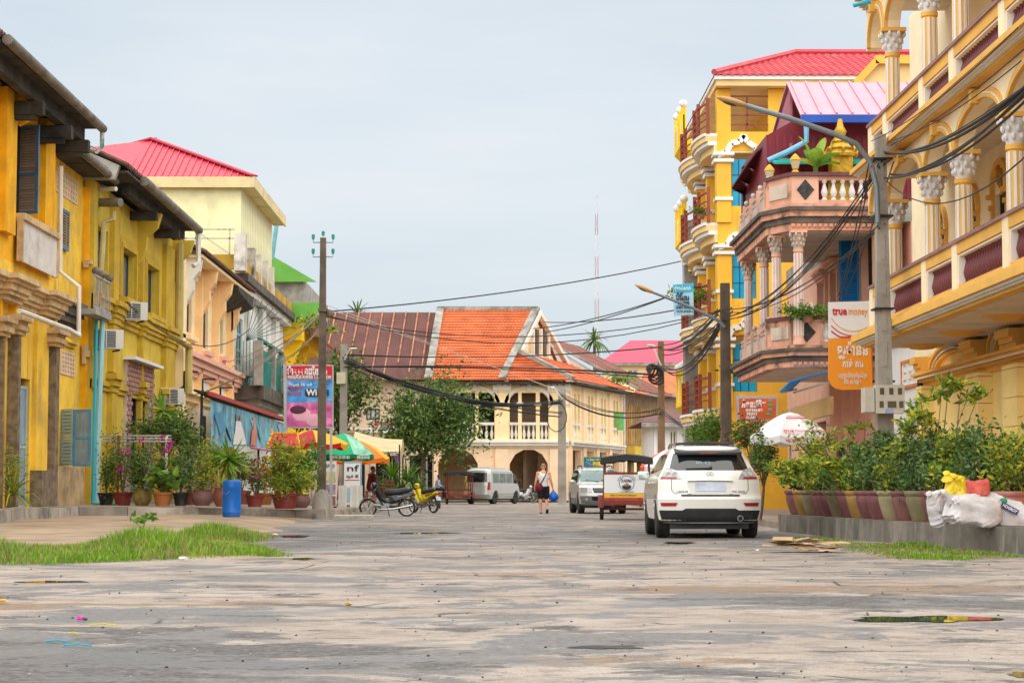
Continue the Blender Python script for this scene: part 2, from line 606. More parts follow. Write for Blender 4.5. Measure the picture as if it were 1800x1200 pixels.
# ------------------------------------------------------------------ ground, road, pavements
def smooth01(t):
 t = max(0.0,min(1.0,t))
 return t * t * (3 - 2 * t)
def road_material():
 m = bpy.data.materials.new('worn_asphalt')
 m.use_nodes = True
 N,L = m.node_tree.nodes,m.node_tree.links
 b = N['Principled BSDF']
 tc = N.new('ShaderNodeTexCoord')
 def nz(scale,det,mp=(1,1,1),rg=0.6,dist=0.0):
  k = N.new('ShaderNodeMapping')
  k.inputs['Scale'].default_value = mp
  L.new(tc.outputs['Object'],k.inputs[0])
  n = N.new('ShaderNodeTexNoise')
  n.inputs['Scale'].default_value = scale
  n.inputs['Detail'].default_value = det
  n.inputs['Roughness'].default_value = rg
  n.inputs['Distortion'].default_value = dist
  L.new(k.outputs[0],n.inputs['Vector'])
  return n.outputs[0]
 def mr(f,lo,hi,a=0.0,c=1.0):
  r = N.new('ShaderNodeMapRange')
  for i,v in enumerate((lo,hi,a,c)):
   r.inputs[i + 1].default_value = v
  L.new(f,r.inputs[0])
  return r.outputs[0]
 def mx(f,a,c):
  k = N.new('ShaderNodeMix')
  k.data_type = 'RGBA'
  L.new(f,k.inputs[0])
  for s,v in ((6,a),(7,c)):
   if isinstance(v,tuple):
    k.inputs[s].default_value = v
   else:
    L.new(v,k.inputs[s])
  return k.outputs[2]
 def op(o,a,c):
  q = N.new('ShaderNodeMath')
  q.operation = o
  for i,v in enumerate((a,c)):
   if isinstance(v,float):
    q.inputs[i].default_value = v
   else:
    L.new(v,q.inputs[i])
  return q.outputs[0]
 def zone(cx,cy,rx,ry):
  k = N.new('ShaderNodeMapping')
  k.vector_type = 'TEXTURE'
  k.inputs['Location'].default_value = (cx,cy,0)
  k.inputs['Scale'].default_value = (rx,ry,1e6)
  L.new(tc.outputs['Object'],k.inputs[0])
  ln = N.new('ShaderNodeVectorMath')
  ln.operation = 'LENGTH'
  L.new(k.outputs[0],ln.inputs[0])
  return mr(ln.outputs['Value'],0.3,1.1,1.0,0.0)
 fine = nz(20.0,7,(1,1,1),0.78)
 grit = nz(90.0,3)
 mid = nz(3.2,10,(0.8,1.0,1),0.76,0.3)
 edge = op('ADD',op('MULTIPLY',op('SUBTRACT',fine,0.5),0.14),op('MULTIPLY',op('SUBTRACT',mid,0.5),0.16))
 def mask(sc,mp,lo,wid,dist=0.5,bias=None,rg=0.66):
  f = op('ADD',nz(sc,10,mp,rg,dist),edge)
  if bias is not None:
   f = op('ADD',f,bias)
  return mr(f,lo,lo + wid)
 zs_ = op('MAXIMUM',op('MAXIMUM',zone(3.4,38.5,3.2,8.0),zone(-3.0,38.0,2.4,11.0)),op('MAXIMUM',zone(-2.6,10.4,2.6,2.8),zone(3.2,15.6,2.6,1.3)))
 zs2 = op('MULTIPLY',zs_,0.16)
 pale = mx(mr(nz(0.8,8,(0.5,1,1),0.6),0.35,0.65),(0.32,0.26,0.215,1),(0.43,0.365,0.315,1))
 c = mx(op('MULTIPLY',mr(mid,0.47,0.58),0.62),pale,(0.2,0.165,0.14,1))
 # grey worn patches, brown washed-in sand, dark broken aggregate, damp film tinted with painted sky reflection
 grey = mx(mr(fine,0.35,0.65),(0.115,0.11,0.108,1),(0.25,0.235,0.23,1))
 m_grey = mask(0.62,(0.85,1.1,1),0.527,0.02,0.7,op('ADD',op('MULTIPLY',zs_,0.15),op('MULTIPLY',zone(0,52,9.0,26.0),0.06)))
 c = mx(m_grey,c,grey)
 m_sand = mask(0.3,(0.4,1.5,1),0.58,0.02,0.5)
 c = mx(m_sand,c,mx(mr(fine,0.35,0.65),(0.19,0.125,0.08,1),(0.31,0.215,0.145,1)))
 dark = mx(mr(fine,0.38,0.62),(0.045,0.043,0.042,1),(0.19,0.175,0.165,1))
 m_dark = mask(1.1,(0.8,1.1,1),0.575,0.025,0.6,zs2)
 c = mx(m_dark,c,dark)
 wet = mask(0.7,(0.7,1.3,1),0.56,0.03,0.3,op('MULTIPLY',zs_,0.05))
 c = mx(op('MULTIPLY',wet,0.55),c,(0.13,0.14,0.155,1))  # bluish sky reflection painted into the colour of the damp patches
 c = mx(op('MULTIPLY',mr(grit,0.42,0.66),0.5),c,(0.07,0.062,0.058,1))
 ck = N.new('ShaderNodeTexVoronoi')
 ck.feature = 'DISTANCE_TO_EDGE'
 ck.inputs['Scale'].default_value = 0.55
 wv = N.new('ShaderNodeMix')
 wv.data_type = 'VECTOR'
 wv.inputs[0].default_value = 0.12
 ns = N.new('ShaderNodeTexNoise')
 ns.inputs['Scale'].default_value = 1.6
 ns.inputs['Detail'].default_value = 6
 L.new(tc.outputs['Object'],wv.inputs[4])
 L.new(tc.outputs['Object'],ns.inputs['Vector'])
 L.new(ns.outputs['Color'],wv.inputs[5])
 L.new(wv.outputs[1],ck.inputs['Vector'])
 c = mx(op('MULTIPLY',mr(ck.outputs[0],0.012,0.003),mr(nz(0.3,4),0.56,0.6)),c,(0.05,0.045,0.04,1))
 stones = N.new('ShaderNodeTexVoronoi')
 stones.inputs['Scale'].default_value = 9.0
 L.new(tc.outputs['Object'],stones.inputs['Vector'])
 c = mx(mr(stones.outputs[0],0.07,0.05),c,(0.05,0.046,0.042,1))
 L.new(c,b.inputs['Base Color'])
 L.new(mr(wet,0.0,1.0,0.9,0.34),b.inputs['Roughness'])
 b.inputs['Specular IOR Level'].default_value = 0.35
 bp = N.new('ShaderNodeBump')
 bp.inputs['Strength'].default_value = 0.55
 bp.inputs['Distance'].default_value = 0.03
 L.new(op('ADD',op('MULTIPLY',grit,0.35),op('ADD',op('MULTIPLY',fine,0.6),op('MULTIPLY',mid,1.6))),bp.inputs['Height'])
 L.new(bp.outputs[0],b.inputs['Normal'])
 return m
mat_road = road_material()
mat_dirt = M('pale_dirt',(0.3,0.22,0.15),0.95,var=0.25,vs=0.8,dirt=((0.2,0.18,0.15),0.6,0.9),bump=0.5,bs=30)
mat_pave = M('old_paving',(0.27,0.21,0.165),0.9,var=0.2,dirt=((0.14,0.12,0.1),0.7,1.2),bump=0.35)
mat_redpave = M('red_paving',(0.32,0.15,0.1),0.85,var=0.2,dirt=((0.2,0.15,0.12),0.6,1.8))
mat_kerbw = M('kerb_wall_concrete',(0.17,0.15,0.125),0.9,var=0.3,streak=((0.5,0.46,0.4),0.7,3.0),peel=((0.52,0.5,0.45),0.66,2.0),dirt=((0.05,0.06,0.035),0.8,1.0),bump=0.5)

struct('ground',MB().quad((-900,-60,-0.02),(900,-60,-0.02),(900,1500,-0.02),(-900,1500,-0.02)),mat_dirt)
rd = MB()
def road_z(x,y):
 # slight hollows and humps of an unmade-up street
 return 0.012 * math.sin(0.9 * x + 0.4 * y) * math.sin(0.55 * y - 0.3 * x) * smooth01((y - 3) / 8)
NX,NY = 90,150
rd.grid(lambda u,v: Vector((lerp(-34,34,u),lerp(-4,190,v ** 1.6),0.012 + road_z(lerp(-34,34,u),lerp(-4,190,v ** 1.6)))),NX,NY)
struct('road',rd,mat_road,smooth=60)

# apron of bare earth rising to the house fronts on the west side
def apron_edge(Y):
 """street-side limit of the earth apron at depth Y"""
 if Y < 33:
  return lerp(-2.2,-3.9,smooth01((Y - 23) / 10))
 return lerp(-3.9,-5.0,smooth01((Y - 33) / 24))
def apron_z(x,y):
 e = apron_edge(y) - x
 return -0.02 + 0.06 * smooth01(e / 0.8) * smooth01((y - 24.0) / 2.5) + 0.17 * smooth01((y - 25.5) / 22) * smooth01(e / 3.0)
ap = MB()
def ap_fn(u,v):
 y = lerp(23.2,60.0,v)
 x = lerp(apron_edge(y) + 0.2,-22.0,u ** 1.5)
 return Vector((x,y,apron_z(x,y) + 0.02 * math.sin(x * 1.7) * math.sin(y * 1.3)))
ap.grid(ap_fn,40,60)
struct('dirt_apron',ap,mat_dirt,smooth=60)

# west pavement and its kerb stones
PAV = [(-10.5,34.0),(-10.5,50.4),(-8.4,52.4),(-6.6,57.0),(-5.0,58.6),(-4.5,61.5),(-4.4,122.0),(-40,122.0),(-40,34.0)]
def pav_z(x):
 return lerp(0.28,0.45,smooth01((-5.0 - x) / 5.5))
pv = MB()
poly = [(x,y) for x,y in PAV]
def pav_line(y):
 """street-side x of the pavement at depth y"""
 for (x0,y0),(x1,y1) in zip(PAV[1:6],PAV[2:7]):
  if y0 <= y <= y1:
   return lerp(x0,x1,(y - y0) / (y1 - y0))
 return -10.5 if y < 50.4 else -4.4
def pv_fn(u,v):
 y = lerp(50.4,122.0,v ** 1.5)
 x = lerp(pav_line(y) - 0.12,-30.0,u ** 1.6)
 return Vector((x,y,pav_z(x) - 0.006))
pv.grid(pv_fn,24,60)
pv.quad((-22,34,0.44),(-10.6,34,0.44),(-10.6,50.4,0.44),(-22,50.4,0.44))
struct('pavement',pv,mat_pave)
rk = random.Random(4)
kerb = thing('kerb',None,None)
kerb['kind'] = 'structure'
mat_kerb = M('kerb_stone',(0.35,0.31,0.26),0.92,var=0.25,rnd=0.25,dirt=((0.07,0.065,0.055),0.9,1.6),bump=0.6)
pts = PAV[:7]
for (x0,y0),(x1,y1) in zip(pts,pts[1:]):
 ln = math.hypot(x1 - x0,y1 - y0)
 n = max(1,int(ln / (1.1 if y0 < 61 else 2.2)))
 for i in range(n):
  a = Vector((lerp(x0,x1,i / n),lerp(y0,y1,i / n),0))
  b = Vector((lerp(x0,x1,(i + 1) / n),lerp(y0,y1,(i + 1) / n),0))
  dv = (b - a).normalized()
  nv = Vector((-dv.y,dv.x,0)) * -1
  a,b = a + dv * 0.012,b - dv * 0.012
  j = rk.uniform(-0.02,0.02)
  h0,h1 = pav_z(a.x) + j,pav_z(b.x) + j + rk.uniform(-0.015,0.015)
  o = [a + nv * (0.06 + rk.uniform(-0.03,0.03)),b + nv * (0.06 + rk.uniform(-0.03,0.03)),b - nv * 0.16,a - nv * 0.16]
  mb = MB().hexa([p + Vector((0,0,-0.05)) for p in o] + [o[0] + Vector((0,0,h0)) - nv * 0.02,o[1] + Vector((0,0,h1)) - nv * 0.02,o[2] + Vector((0,0,h1 + 0.004)),o[3] + Vector((0,0,h0 + 0.004))])
  part('kerb_stone',mb,mat_kerb,kerb)

# east raised platform with its retaining wall
WALL = [(8.6,14.0),(7.45,24.0),(7.05,28.0),(6.35,34.0),(5.85,41.0)]
PZ = 0.37
mb = MB()
for (x0,y0),(x1,y1) in zip(WALL,WALL[1:]):
 mb.hexa([(x0,y0,-0.05),(x0 + 0.25,y0,-0.05),(x1 + 0.25,y1,-0.05),(x1,y1,-0.05),(x0 + 0.02,y0,PZ),(x0 + 0.27,y0,PZ),(x1 + 0.27,y1,PZ),(x1 + 0.02,y1,PZ)])
mb.box(5.85,40.98,-0.05,9.0,41.2,PZ - 0.003)
single('retaining_wall',mb,mat_kerbw,'low stained concrete retaining wall below the row of flower pots','wall',loc=(7.0,28,0))
mb = MB()
for (x0,y0),(x1,y1) in zip(WALL,WALL[1:]):
 mb.quad((x0 + 0.2,y0,PZ + 0.004),(30,y0,PZ + 0.004),(30,y1,PZ + 0.004),(x1 + 0.2,y1,PZ + 0.004))
mb.quad((6.05,41,PZ + 0.004),(30,41,PZ + 0.004),(30,41.18,PZ + 0.004),(6.05,41.18,PZ + 0.004))
struct('terrace',mb,mat_redpave)
mb = MB()
mb.hexa([(6.2,41.2,-0.05),(30,41.2,-0.05),(30,110,-0.05),(7.2,110,-0.05),(6.2,41.2,0.16),(30,41.2,0.16),(30,110,0.16),(7.2,110,0.16)])
struct('pavement',mb,mat_pave)
# ------------------------------------------------------------------ west row of houses
WX = -11.6
FW = F((WX,0),(0,1),(1,0))
mat_yel = M('yellow_plaster','eeae14',0.85,var=0.14,streak=((0.17,0.1,0.03),0.85),peel=((0.66,0.5,0.34),0.66,0.8),dirt=((0.45,0.24,0.02),0.5,0.7),bump=0.25)
mat_yel2 = M('pale_yellow_plaster','ecc040',0.85,var=0.12,streak=((0.1,0.075,0.04),0.85),peel=((0.55,0.45,0.34),0.68,0.8),dirt=((0.3,0.2,0.08),0.55,0.6),bump=0.25)
mat_yelcor = M('stained_cornice',(0.6,0.42,0.22),0.9,var=0.2,streak=((0.12,0.09,0.06),0.8,3),dirt=((0.16,0.13,0.1),0.7,1.8),bump=0.4)
mat_stone = M('rough_brown_render',(0.2,0.15,0.1),0.95,var=0.35,vs=5,peel=((0.42,0.34,0.24),0.68,1.5),bump=0.9,bs=26)
mat_shut_b = M('slate_blue_paint',(0.09,0.19,0.3),0.6,var=0.2,dirt=((0.12,0.15,0.17),0.5,3))
mat_slat_b = M('grey_brown_slat',(0.36,0.27,0.21),0.75,var=0.25,rnd=0.15)
mat_shut_lb = M('sky_blue_paint',(0.05,0.26,0.5),0.6,var=0.15,dirt=((0.2,0.3,0.36),0.5,3))
mat_shut_pale = M('pale_blue_paint',(0.32,0.44,0.52),0.65,var=0.15,dirt=((0.2,0.25,0.28),0.5,3))
mat_plank_b = M('faded_blue_board',(0.22,0.3,0.37),0.8,var=0.2,rnd=0.12,streak=((0.12,0.15,0.18),0.7,5))
mat_vent = M('vent_block',(0.66,0.5,0.38),0.85,var=0.1)
mat_plaque = M('white_plaque',(0.62,0.58,0.54),0.85,var=0.08,dirt=((0.3,0.22,0.16),0.5,2.6),peel=((0.25,0.2,0.16),0.72,2.2))

def vent_block(parent,f,u0,u1,z0,z1,d,nu,nz,mat):
 """pierced block screen: dark backing, bars proud of it"""
 part('vent_backing',MB().fbox(f,u0,u1,z0,z1,d - 0.06,d - 0.03),mat_dark,parent)
 mb = MB()
 tu,tz = (u1 - u0) / nu,(z1 - z0) / nz
 for i in range(nu + 1):
  u = u0 + i * tu
  mb.fbox(f,u - tu * 0.2,u + tu * 0.2,z0,z1,d - 0.03,d + 0.015)
 for j in range(nz + 1):
  z = z0 + j * tz
  mb.fbox(f,u0,u1,z - tz * 0.2,z + tz * 0.2,d - 0.028,d + 0.017)
 part('vent_screen',mb,mat,parent)

def pilaster(mb,f,u0,u1,z0,z1,p=0.16,cap=0.35,base=0.0):
 mb.fbox(f,u0,u1,z0,z1 - cap,-0.02,p)
 z = z1 - cap
 for k,(h,e) in enumerate(((0.3,0.05),(0.3,0.11),(0.4,0.17))):
  mb.fbox(f,u0 - e,u1 + e,z,z + cap * h,-0.02,p + e)
  z += cap * h
 if base:
  mb.fbox(f,u0 - 0.06,u1 + 0.06,z0,z0 + base,-0.02,p + 0.06)

def tile_roof(parent,f,u0,u1,ze,zr,de,dr,mat,rib=0.24,r=0.07,name='roof'):
 """sloping tile roof from the eave (de, ze) to the ridge (dr, zr): slab with rolls running up the slope"""
 mb = MB()
 p = f.pt
 t = 0.07
 mb.hexa([p(u0,de,ze - t),p(u1,de,ze - t),p(u1,dr,zr - t),p(u0,dr,zr - t),p(u0,de,ze),p(u1,de,ze),p(u1,dr,zr),p(u0,dr,zr)])
 # back slope, down again
 db = 2 * dr - de
 mb.hexa([p(u0,db,ze - t),p(u1,db,ze - t),p(u1,dr,zr - t),p(u0,dr,zr - t),p(u0,db,ze),p(u1,db,ze),p(u1,dr,zr),p(u0,dr,zr)])
 ro = part(name,mb,mat,parent)
 mb = MB()
 n = int((u1 - u0) / rib)
 for i in range(n + 1):
  u = u0 + i * rib
  mb.tube([p(u,de + 0.05,ze - 0.01),p(u,dr,zr + 0.01)],r,6)
 k = part('tile_rolls',mb,mat,ro,smooth=50)
 k['kind'] = 'stuff'
 return ro

# ---- house one: deep yellow, colonial front at the frame edge
h = thing('shophouse','old deep yellow shophouse with slate blue louvred shutter and plaque under its window','house',(WX,45,0.4))
U = lambda px,d=0.0: FW.U(px,d)
u_a,u_b,u_c,u_d = 37.0,U(22),U(62),U(92)
u_e = U(160)
ZP = 0.42
win = (U(22,0.17) + 0.02,u_c - 0.02,7.55,10.0)
mb = MB()
wall_holes(mb,FW,u_a,u_d,6.3,10.4,[win],-0.45,0.0)
mb.fbox(FW,u_a,u_d,ZP,10.4,-7.0,-0.9)
part('upper_wall',mb,mat_yel,h)  # deeper yellow carries the shade under the eaves in its colour
mb = MB()
door_h = (U(36),U(52),ZP,3.6)
wall_holes(mb,FW,u_a,u_d,ZP,6.3,[door_h],-0.45,0.0)
part('lower_wall',mb,mat_yel2,h)  # paler yellow paints the stronger light on the lower wall
mb = MB()
wall_holes(mb,FW,u_d + 0.004,u_e,ZP,9.88,[],-0.6,-0.32)
mb.fbox(FW,u_d + 0.01,u_e,ZP,9.75,-7.0,-0.9)
part('side_wing_wall',mb,mat_yel2,h)
part('gable_wall',MB().prism([FW.pt(u_d - 0.3,0.0,9.7),FW.pt(u_d - 0.3,-5.2,9.7),FW.pt(u_d - 0.3,-5.2,12.8),FW.pt(u_d - 0.3,0,10.3)],(0,0.28,0)),mat_yel,h)
PIL1 = ((U(2) - 0.6,U(22,0.17)),(U(62),U(90,0.17)))
for a,b in PIL1:
 mb = MB()
 mb.fbox(FW,a,b,6.9,10.3,-0.02,0.17)
 part('pilaster',mb,mat_yel,h)
mb = MB()
mb.prism([FW.pt(U(22) + 0.02,0.0,10.9),FW.pt(U(22) + 0.02,0.6,10.9),FW.pt(U(22) + 0.02,0.5,10.5),FW.pt(U(22) + 0.02,0.25,10.2),FW.pt(U(22) + 0.02,0.2,9.8),FW.pt(U(22) + 0.02,0.0,9.7)],(0,0.25,0))
part('bracket',mb,mat_yel,h)
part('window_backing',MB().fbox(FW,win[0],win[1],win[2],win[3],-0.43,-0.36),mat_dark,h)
# upper shutter leaf swung out across the opening
za,zb = at(46,377,49.7).z,at(46,222,49.7).z
shutter(h,(at(24,300,49.8).x,49.8,za),(at(68,300,49.5).x,49.5,za),zb - za,mat_shut_b,mat_slat_b,30,(0.45,),fw=0.085)
# plaque with moulded frame under the window
u0,u1,z0,z1 = U(17),U(82),6.35,7.45
part('plaque',MB().fbox(FW,u0 + 0.1,u1 - 0.1,z0,z1 - 0.1,0.17,0.22),mat_plaque,h)
mb = MB()
mb.fbox(FW,u0,u1,z1 - 0.1,z1 + 0.06,0.1,0.3)
mb.fbox(FW,u0,u0 + 0.1,z0,z1 - 0.1,0.1,0.25)
mb.fbox(FW,u1 - 0.1,u1,z0,z1 - 0.1,0.1,0.25)
part('plaque_frame',mb,mat_yelcor,h)
# main cornice with returns round the pilasters
mb = MB()
zc = FW.Z(40,545)
STEPS = ((0.12,0.1),(0.1,0.2),(0.16,0.27),(0.08,0.36),(0.12,0.46))
cornice(mb,FW,u_a,u_d + 0.02,zc,STEPS)
for a,b in PIL1:
 cornice(mb,FW,a,b,zc + 0.002,[(hh,p + 0.2) for hh,p in STEPS],ret=1)
part('cornice',mb,mat_yelcor,h)
mb = MB()
cornice(mb,FW,u_d + 0.06,u_e - 0.6,FW.Z(105,568),((0.2,0.0),(0.2,0.12),(0.25,0.2),(0.15,0.3)),d=-0.3)
part('ledge',mb,mat_black_mould,h)
mb = MB()
cornice(mb,FW,u_d + 0.06,u_e - 0.9,FW.Z(105,598),((0.1,0.06),(0.1,0.14)),d=-0.32)
part('string_course',mb,mat_yel2,h)
# ground floor piers: capitals over rough brown shafts
for a,b,yc in ((U(-14),U(8,0.26),640),(U(12),U(36,0.26),600),(U(80),U(104,0.26),625)):
 mb = MB()
 zc2 = 4.55 if yc != 640 else 4.4
 mb.fbox(FW,a,b,ZP,zc2,-0.03,0.26)
 part('pier',mb,mat_stone,h)
 mb = MB()
 cornice(mb,FW,a,b,zc2,((0.1,0.3),(0.12,0.38),(0.1,0.33),(0.14,0.44)),ret=1)
 part('capital',mb,mat_yelcor,h)
 mb = MB()
 mb.fbox(FW,a - 0.02,b + 0.02,zc2 + 0.46,zc,-0.02,0.18)
 part('pilaster',mb,mat_yel,h)
mb = MB()
mb.fbox(FW,U(57),U(78),ZP,ZP + 4.9,-0.02,0.1)
part('pilaster',mb,mat_yel2,h)
part('plinth_block',MB().fbox(FW,U(55),U(80),ZP,1.35,0.0,0.3),mat_stone,h)
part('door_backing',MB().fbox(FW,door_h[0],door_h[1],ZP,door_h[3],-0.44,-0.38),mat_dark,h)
shutter(h,FW.pt(U(40),-0.1,ZP),FW.pt(U(50),-0.05,ZP),3.0,mat_shut_pale,mat_plank_b,plank=True,name='door')
vent_block(h,FW,U(93,-0.3),U(130,-0.3),FW.Z(93,330,-0.3),FW.Z(93,290,-0.3),-0.31,8,4,mat_vent)
vent_block(h,FW,U(107,-0.3),U(130,-0.3),FW.Z(107,655,-0.3),FW.Z(107,616,-0.3),-0.31,5,5,mat_vent)
z0 = FW.Z(101,430,-0.2)
shutter(h,FW.pt(U(101,-0.25),-0.25,z0),FW.pt(U(116,-0.25),-0.25,z0),FW.Z(101,358,-0.2) - z0,mat_shut_b,mat_slat_b,12,(),fw=0.09)
mb = MB()
mb.fbox(FW,U(148,-0.3),u_e,ZP,9.6,-0.34,-0.12)
part('pilaster',mb,mat_yel,h)
for py,st in ((470,((0.1,0.1),(0.12,0.2))),(640,((0.2,0.06),(0.2,0.16),(0.15,0.1)))):
 mb = MB()
 cornice(mb,FW,U(146,-0.2),u_e,FW.Z(150,py,-0.2),st,d=-0.2)
 part('capital',mb,mat_yelcor,h)
part('plinth',MB().fbox(FW,u_d,u_e,ZP,1.5,-0.3,-0.14),mat_yelcor,h)
# folded-out ground floor shutters
za,zb = at(120,818,54.4).z,at(120,718,54.4).z
shutter(h,(at(108,760,54.8).x,54.8,za),(at(128,760,54.45).x,54.45,za),zb - za,mat_shut_pale,mat_shut_pale,15,(0.5,),fw=0.06)
shutter(h,(at(129,760,54.45).x,54.45,za - 0.02),(at(160,760,54.3).x,54.3,za - 0.02),zb - za,mat_shut_lb,mat_plank_b,plank=True,rails=(0.5,),fw=0.06)
# roof with eave beam, struts and gutter
ea,eb = at(40,68,46.5),at(174,222,56.9)
DE = 0.95
ze = 10.38
roof1 = tile_roof(h,FW,36.0,52.9,ze + 0.28,ze + 3.2,DE,-5.2,mat_tile_old)
mb = MB()
mb.tube([FW.pt(42.4,DE + 0.14,ze + 0.16),FW.pt(52.9,DE + 0.14,ze + 0.12)],0.12,10)
part('gutter',mb,mat_gutter,h,smooth=40)
part('eave_beam',MB().fbox(FW,36,52.6,ze - 0.28,ze + 0.08,DE - 0.5,DE - 0.28),mat_wood_dark,h)
mb = MB()
mb.fbox(FW,36,52.7,ze + 0.08,ze + 0.14,-0.2,DE)
part('eave_boards',mb,mat_wood_dark,h)
for u in (U(5),U(60),52.3):
 mb = MB()
 mb.fbox(FW,u - 0.14,u + 0.14,ze - 0.62,ze - 0.3,-0.2,DE - 0.1)
 mb.fbox(FW,u - 0.1,u + 0.1,ze - 0.74,ze - 0.62,-0.2,DE - 0.3)
 part('eave_strut',mb,mat_wood_dark,h)
# lower wing roof
tile_roof(h,FW,u_d,58.4,10.08,12.2,0.35,-5.2,mat_tile_old,name='wing_roof')
mb = MB()
mb.tube([FW.pt(u_d + 0.3,0.42,9.99),FW.pt(58.3,0.42,9.93)],0.12,10)
part('gutter',mb,mat_gutter,h,smooth=40)
part('eave_boards',MB().fbox(FW,u_d + 0.05,58.2,9.86,9.95,-0.6,0.3),mat_wood_dark,h)
mb = MB()
mb.prism([FW.pt(58.15,0.3,9.7),FW.pt(58.15,-5.2,9.7),FW.pt(58.15,-5.2,12.1)],(0,0.2,0))
part('gable_wall',mb,mat_concrete,h)
e2 = FW.pt(52.8,DE + 0.14,ze + 0.02)
pipe('green elbowed rain pipe below the end of the topmost gutter',[e2,e2 + Vector((0,0,-0.4)),e2 + Vector((-0.12,-0.1,-0.55)),FW.pt(53.6,0.45,10.12)],0.06,M('green_pipe',(0.05,0.3,0.24),0.5,peel=((0.5,0.46,0.4),0.52,1.5)))
pz = FW.Z(96,590)
pipe('long white downpipe on the deep yellow house turning at its foot',[FW.pt(u_d + 0.1,0.1,9.4),FW.pt(u_d + 0.12,0.12,6.6),FW.pt(u_d + 0.15,0.62,6.2),FW.pt(u_d + 0.2,0.62,pz + 0.1),FW.pt(u_d + 0.05,0.66,pz),FW.pt(u_d - 1.2,0.66,pz + 0.06),FW.pt(U(30,0.6),0.62,pz + 0.08)],0.062,mat_pvc_white)

# ---- blue water pipes by the corner
pA,pB = at(170,540,57.3),at(165,884,57.3)
pipe('thin bright blue water pipe rising beside the shutter, running on along the ground',[pA,Vector((at(169,600,57.2).x,57.2,at(169,600,57.2).z)),Vector((at(163,880,57).x,57.0,0.52)),Vector((at(166,884,56.8).x,56.8,0.46)),Vector((at(212,884,55.8).x,55.8,0.46)),Vector((at(213,888,55.6).x,55.6,0.36))],0.045,mat_pvc_blue)
pipe('thick pale blue downpipe standing next to the thin blue pipe',[at(168,548,57.5),at(176,538,57.5),at(181,546,57.5),at(174,720,57.5),Vector((at(169,860,57.5).x,57.5,0.5))],0.08,mat_pvc_pale)
pipe('olive downpipe under the cut gutter end between the yellow houses',[at(199,372,58),at(199,385,58),at(183,390,58),at(180,440,58),at(172,545,58)],0.085,M('olive_pipe',(0.5,0.42,0.2),0.6,dirt=((0.3,0.22,0.1),0.5,2)))
mbg = MB()
mbg.tube([at(158,356,58.2),at(212,356,57.6)],0.13,10)
single('gutter_end',mbg,mat_gutter,'sawn-off grey gutter end sticking out between the yellow and olive houses','gutter',smooth=40,loc=at(158,356,58.2))
pipe('short cream pipe with blue mouth above the cut gutter',[at(158,333,58.2),at(204,332,57.6)],0.07,mat_pvc_white)

# ---- house two: olive yellow
mat_olive = M('olive_plaster','cdb03a',0.85,var=0.1,streak=((0.13,0.11,0.05),0.8),dirt=((0.45,0.36,0.14),0.6,0.8),bump=0.2)
mat_olive2 = M('olive_trim','c2a12e',0.85,var=0.1,dirt=((0.3,0.22,0.06),0.6,1.2),bump=0.15)
mat_redbrick = M('dusty_red_brick',(0.36,0.19,0.15),0.9,var=0.2,rnd=0.18)
mat_mortar = M('pale_mortar',(0.5,0.4,0.34),0.95,var=0.15)
mat_dframe = M('bronze_window_frame',(0.06,0.05,0.045),0.4,0.4,var=0.1)
h = thing('shophouse','olive yellow shophouse with two tall windows and air conditioner on its upper wall','house',(WX,64,0.4))
u0,u1 = U(160) + 0.06,U(312)
Ztop = 9.8
wins = []
for a,b in ((208,232),(252,272)):
 wins.append((U(a),U(b),FW.Z(a,520 if a == 208 else 548),FW.Z(a,432 if a == 208 else 462)))
gate = (U(225),U(258),ZP,FW.Z(225,690))
side = (U(168),U(186),FW.Z(170,545),FW.Z(170,395))
mb = MB()
wall_holes(mb,FW,u0,u1,ZP,Ztop,wins + [gate,side],-0.3,0)
mb.fbox(FW,u0,u1,ZP,Ztop,-7,-0.7)
part('wall',mb,mat_olive,h)
for w in wins:
 window_unit(h,FW,w[0],w[1],w[2],w[3],-0.22,mat_dframe,mat_blue_glass,2,1)
 mb = MB()
 for k,e in enumerate((0.14,0.26,0.38)):
  dd = 0.04 + 0.03 * (2 - k)
  mb.fbox(FW,w[0] - e,w[1] + e,w[3] + e - 0.12,w[3] + e,-0.01,dd)
  mb.fbox(FW,w[0] - e,w[0] - e + 0.12,w[2],w[3] + e - 0.12,-0.01,dd)
  mb.fbox(FW,w[1] + e - 0.12,w[1] + e,w[2],w[3] + e - 0.12,-0.01,dd)
 part('window_surround',mb,mat_olive2,h)
 mb = MB()
 cornice(mb,FW,w[0] - 0.3,w[1] + 0.3,w[2] - 0.5,((0.16,0.12),(0.16,0.22),(0.16,0.3)))
 part('window_sill',mb,mat_olive2,h)
window_unit(h,FW,side[0],side[1],side[2],side[3],-0.25,mat_dframe,mat_blue_glass,2,2)
# pilasters in two storeys
zc = FW.Z(205,572)
for a,b in ((188,206),(240,251),(282,305)):
 mb = MB()
 a,b = U(a),U(b,0.16)
 for z0,z1,p_ in ((zc + 0.7,Ztop - 0.4,0.16),(zc - 1.5,zc - 0.05,0.18),(ZP,zc - 2.1,0.16)):
  part('pilaster',MB().fbox(FW,a,b,z0,z1,-0.01,p_),mat_olive2,h)
 for z0,st in ((zc - 0.05,((0.18,0.22),(0.14,0.26),(0.2,0.32),(0.16,0.4))),(zc - 2.1,((0.18,0.2),(0.2,0.26),(0.18,0.34)))):
  mb = MB()
  cornice(mb,FW,a + 0.1,b - 0.1,z0,st,ret=0.1)
  part('capital',mb,mat_olive2,h)
mb = MB()
cornice(mb,FW,u0,u1,zc,((0.16,0.08),(0.14,0.14),(0.2,0.2),(0.14,0.28)))
cornice(mb,FW,u0,u1,zc - 2.1,((0.14,0.06),(0.14,0.12)))
part('string_course',mb,mat_olive2,h)
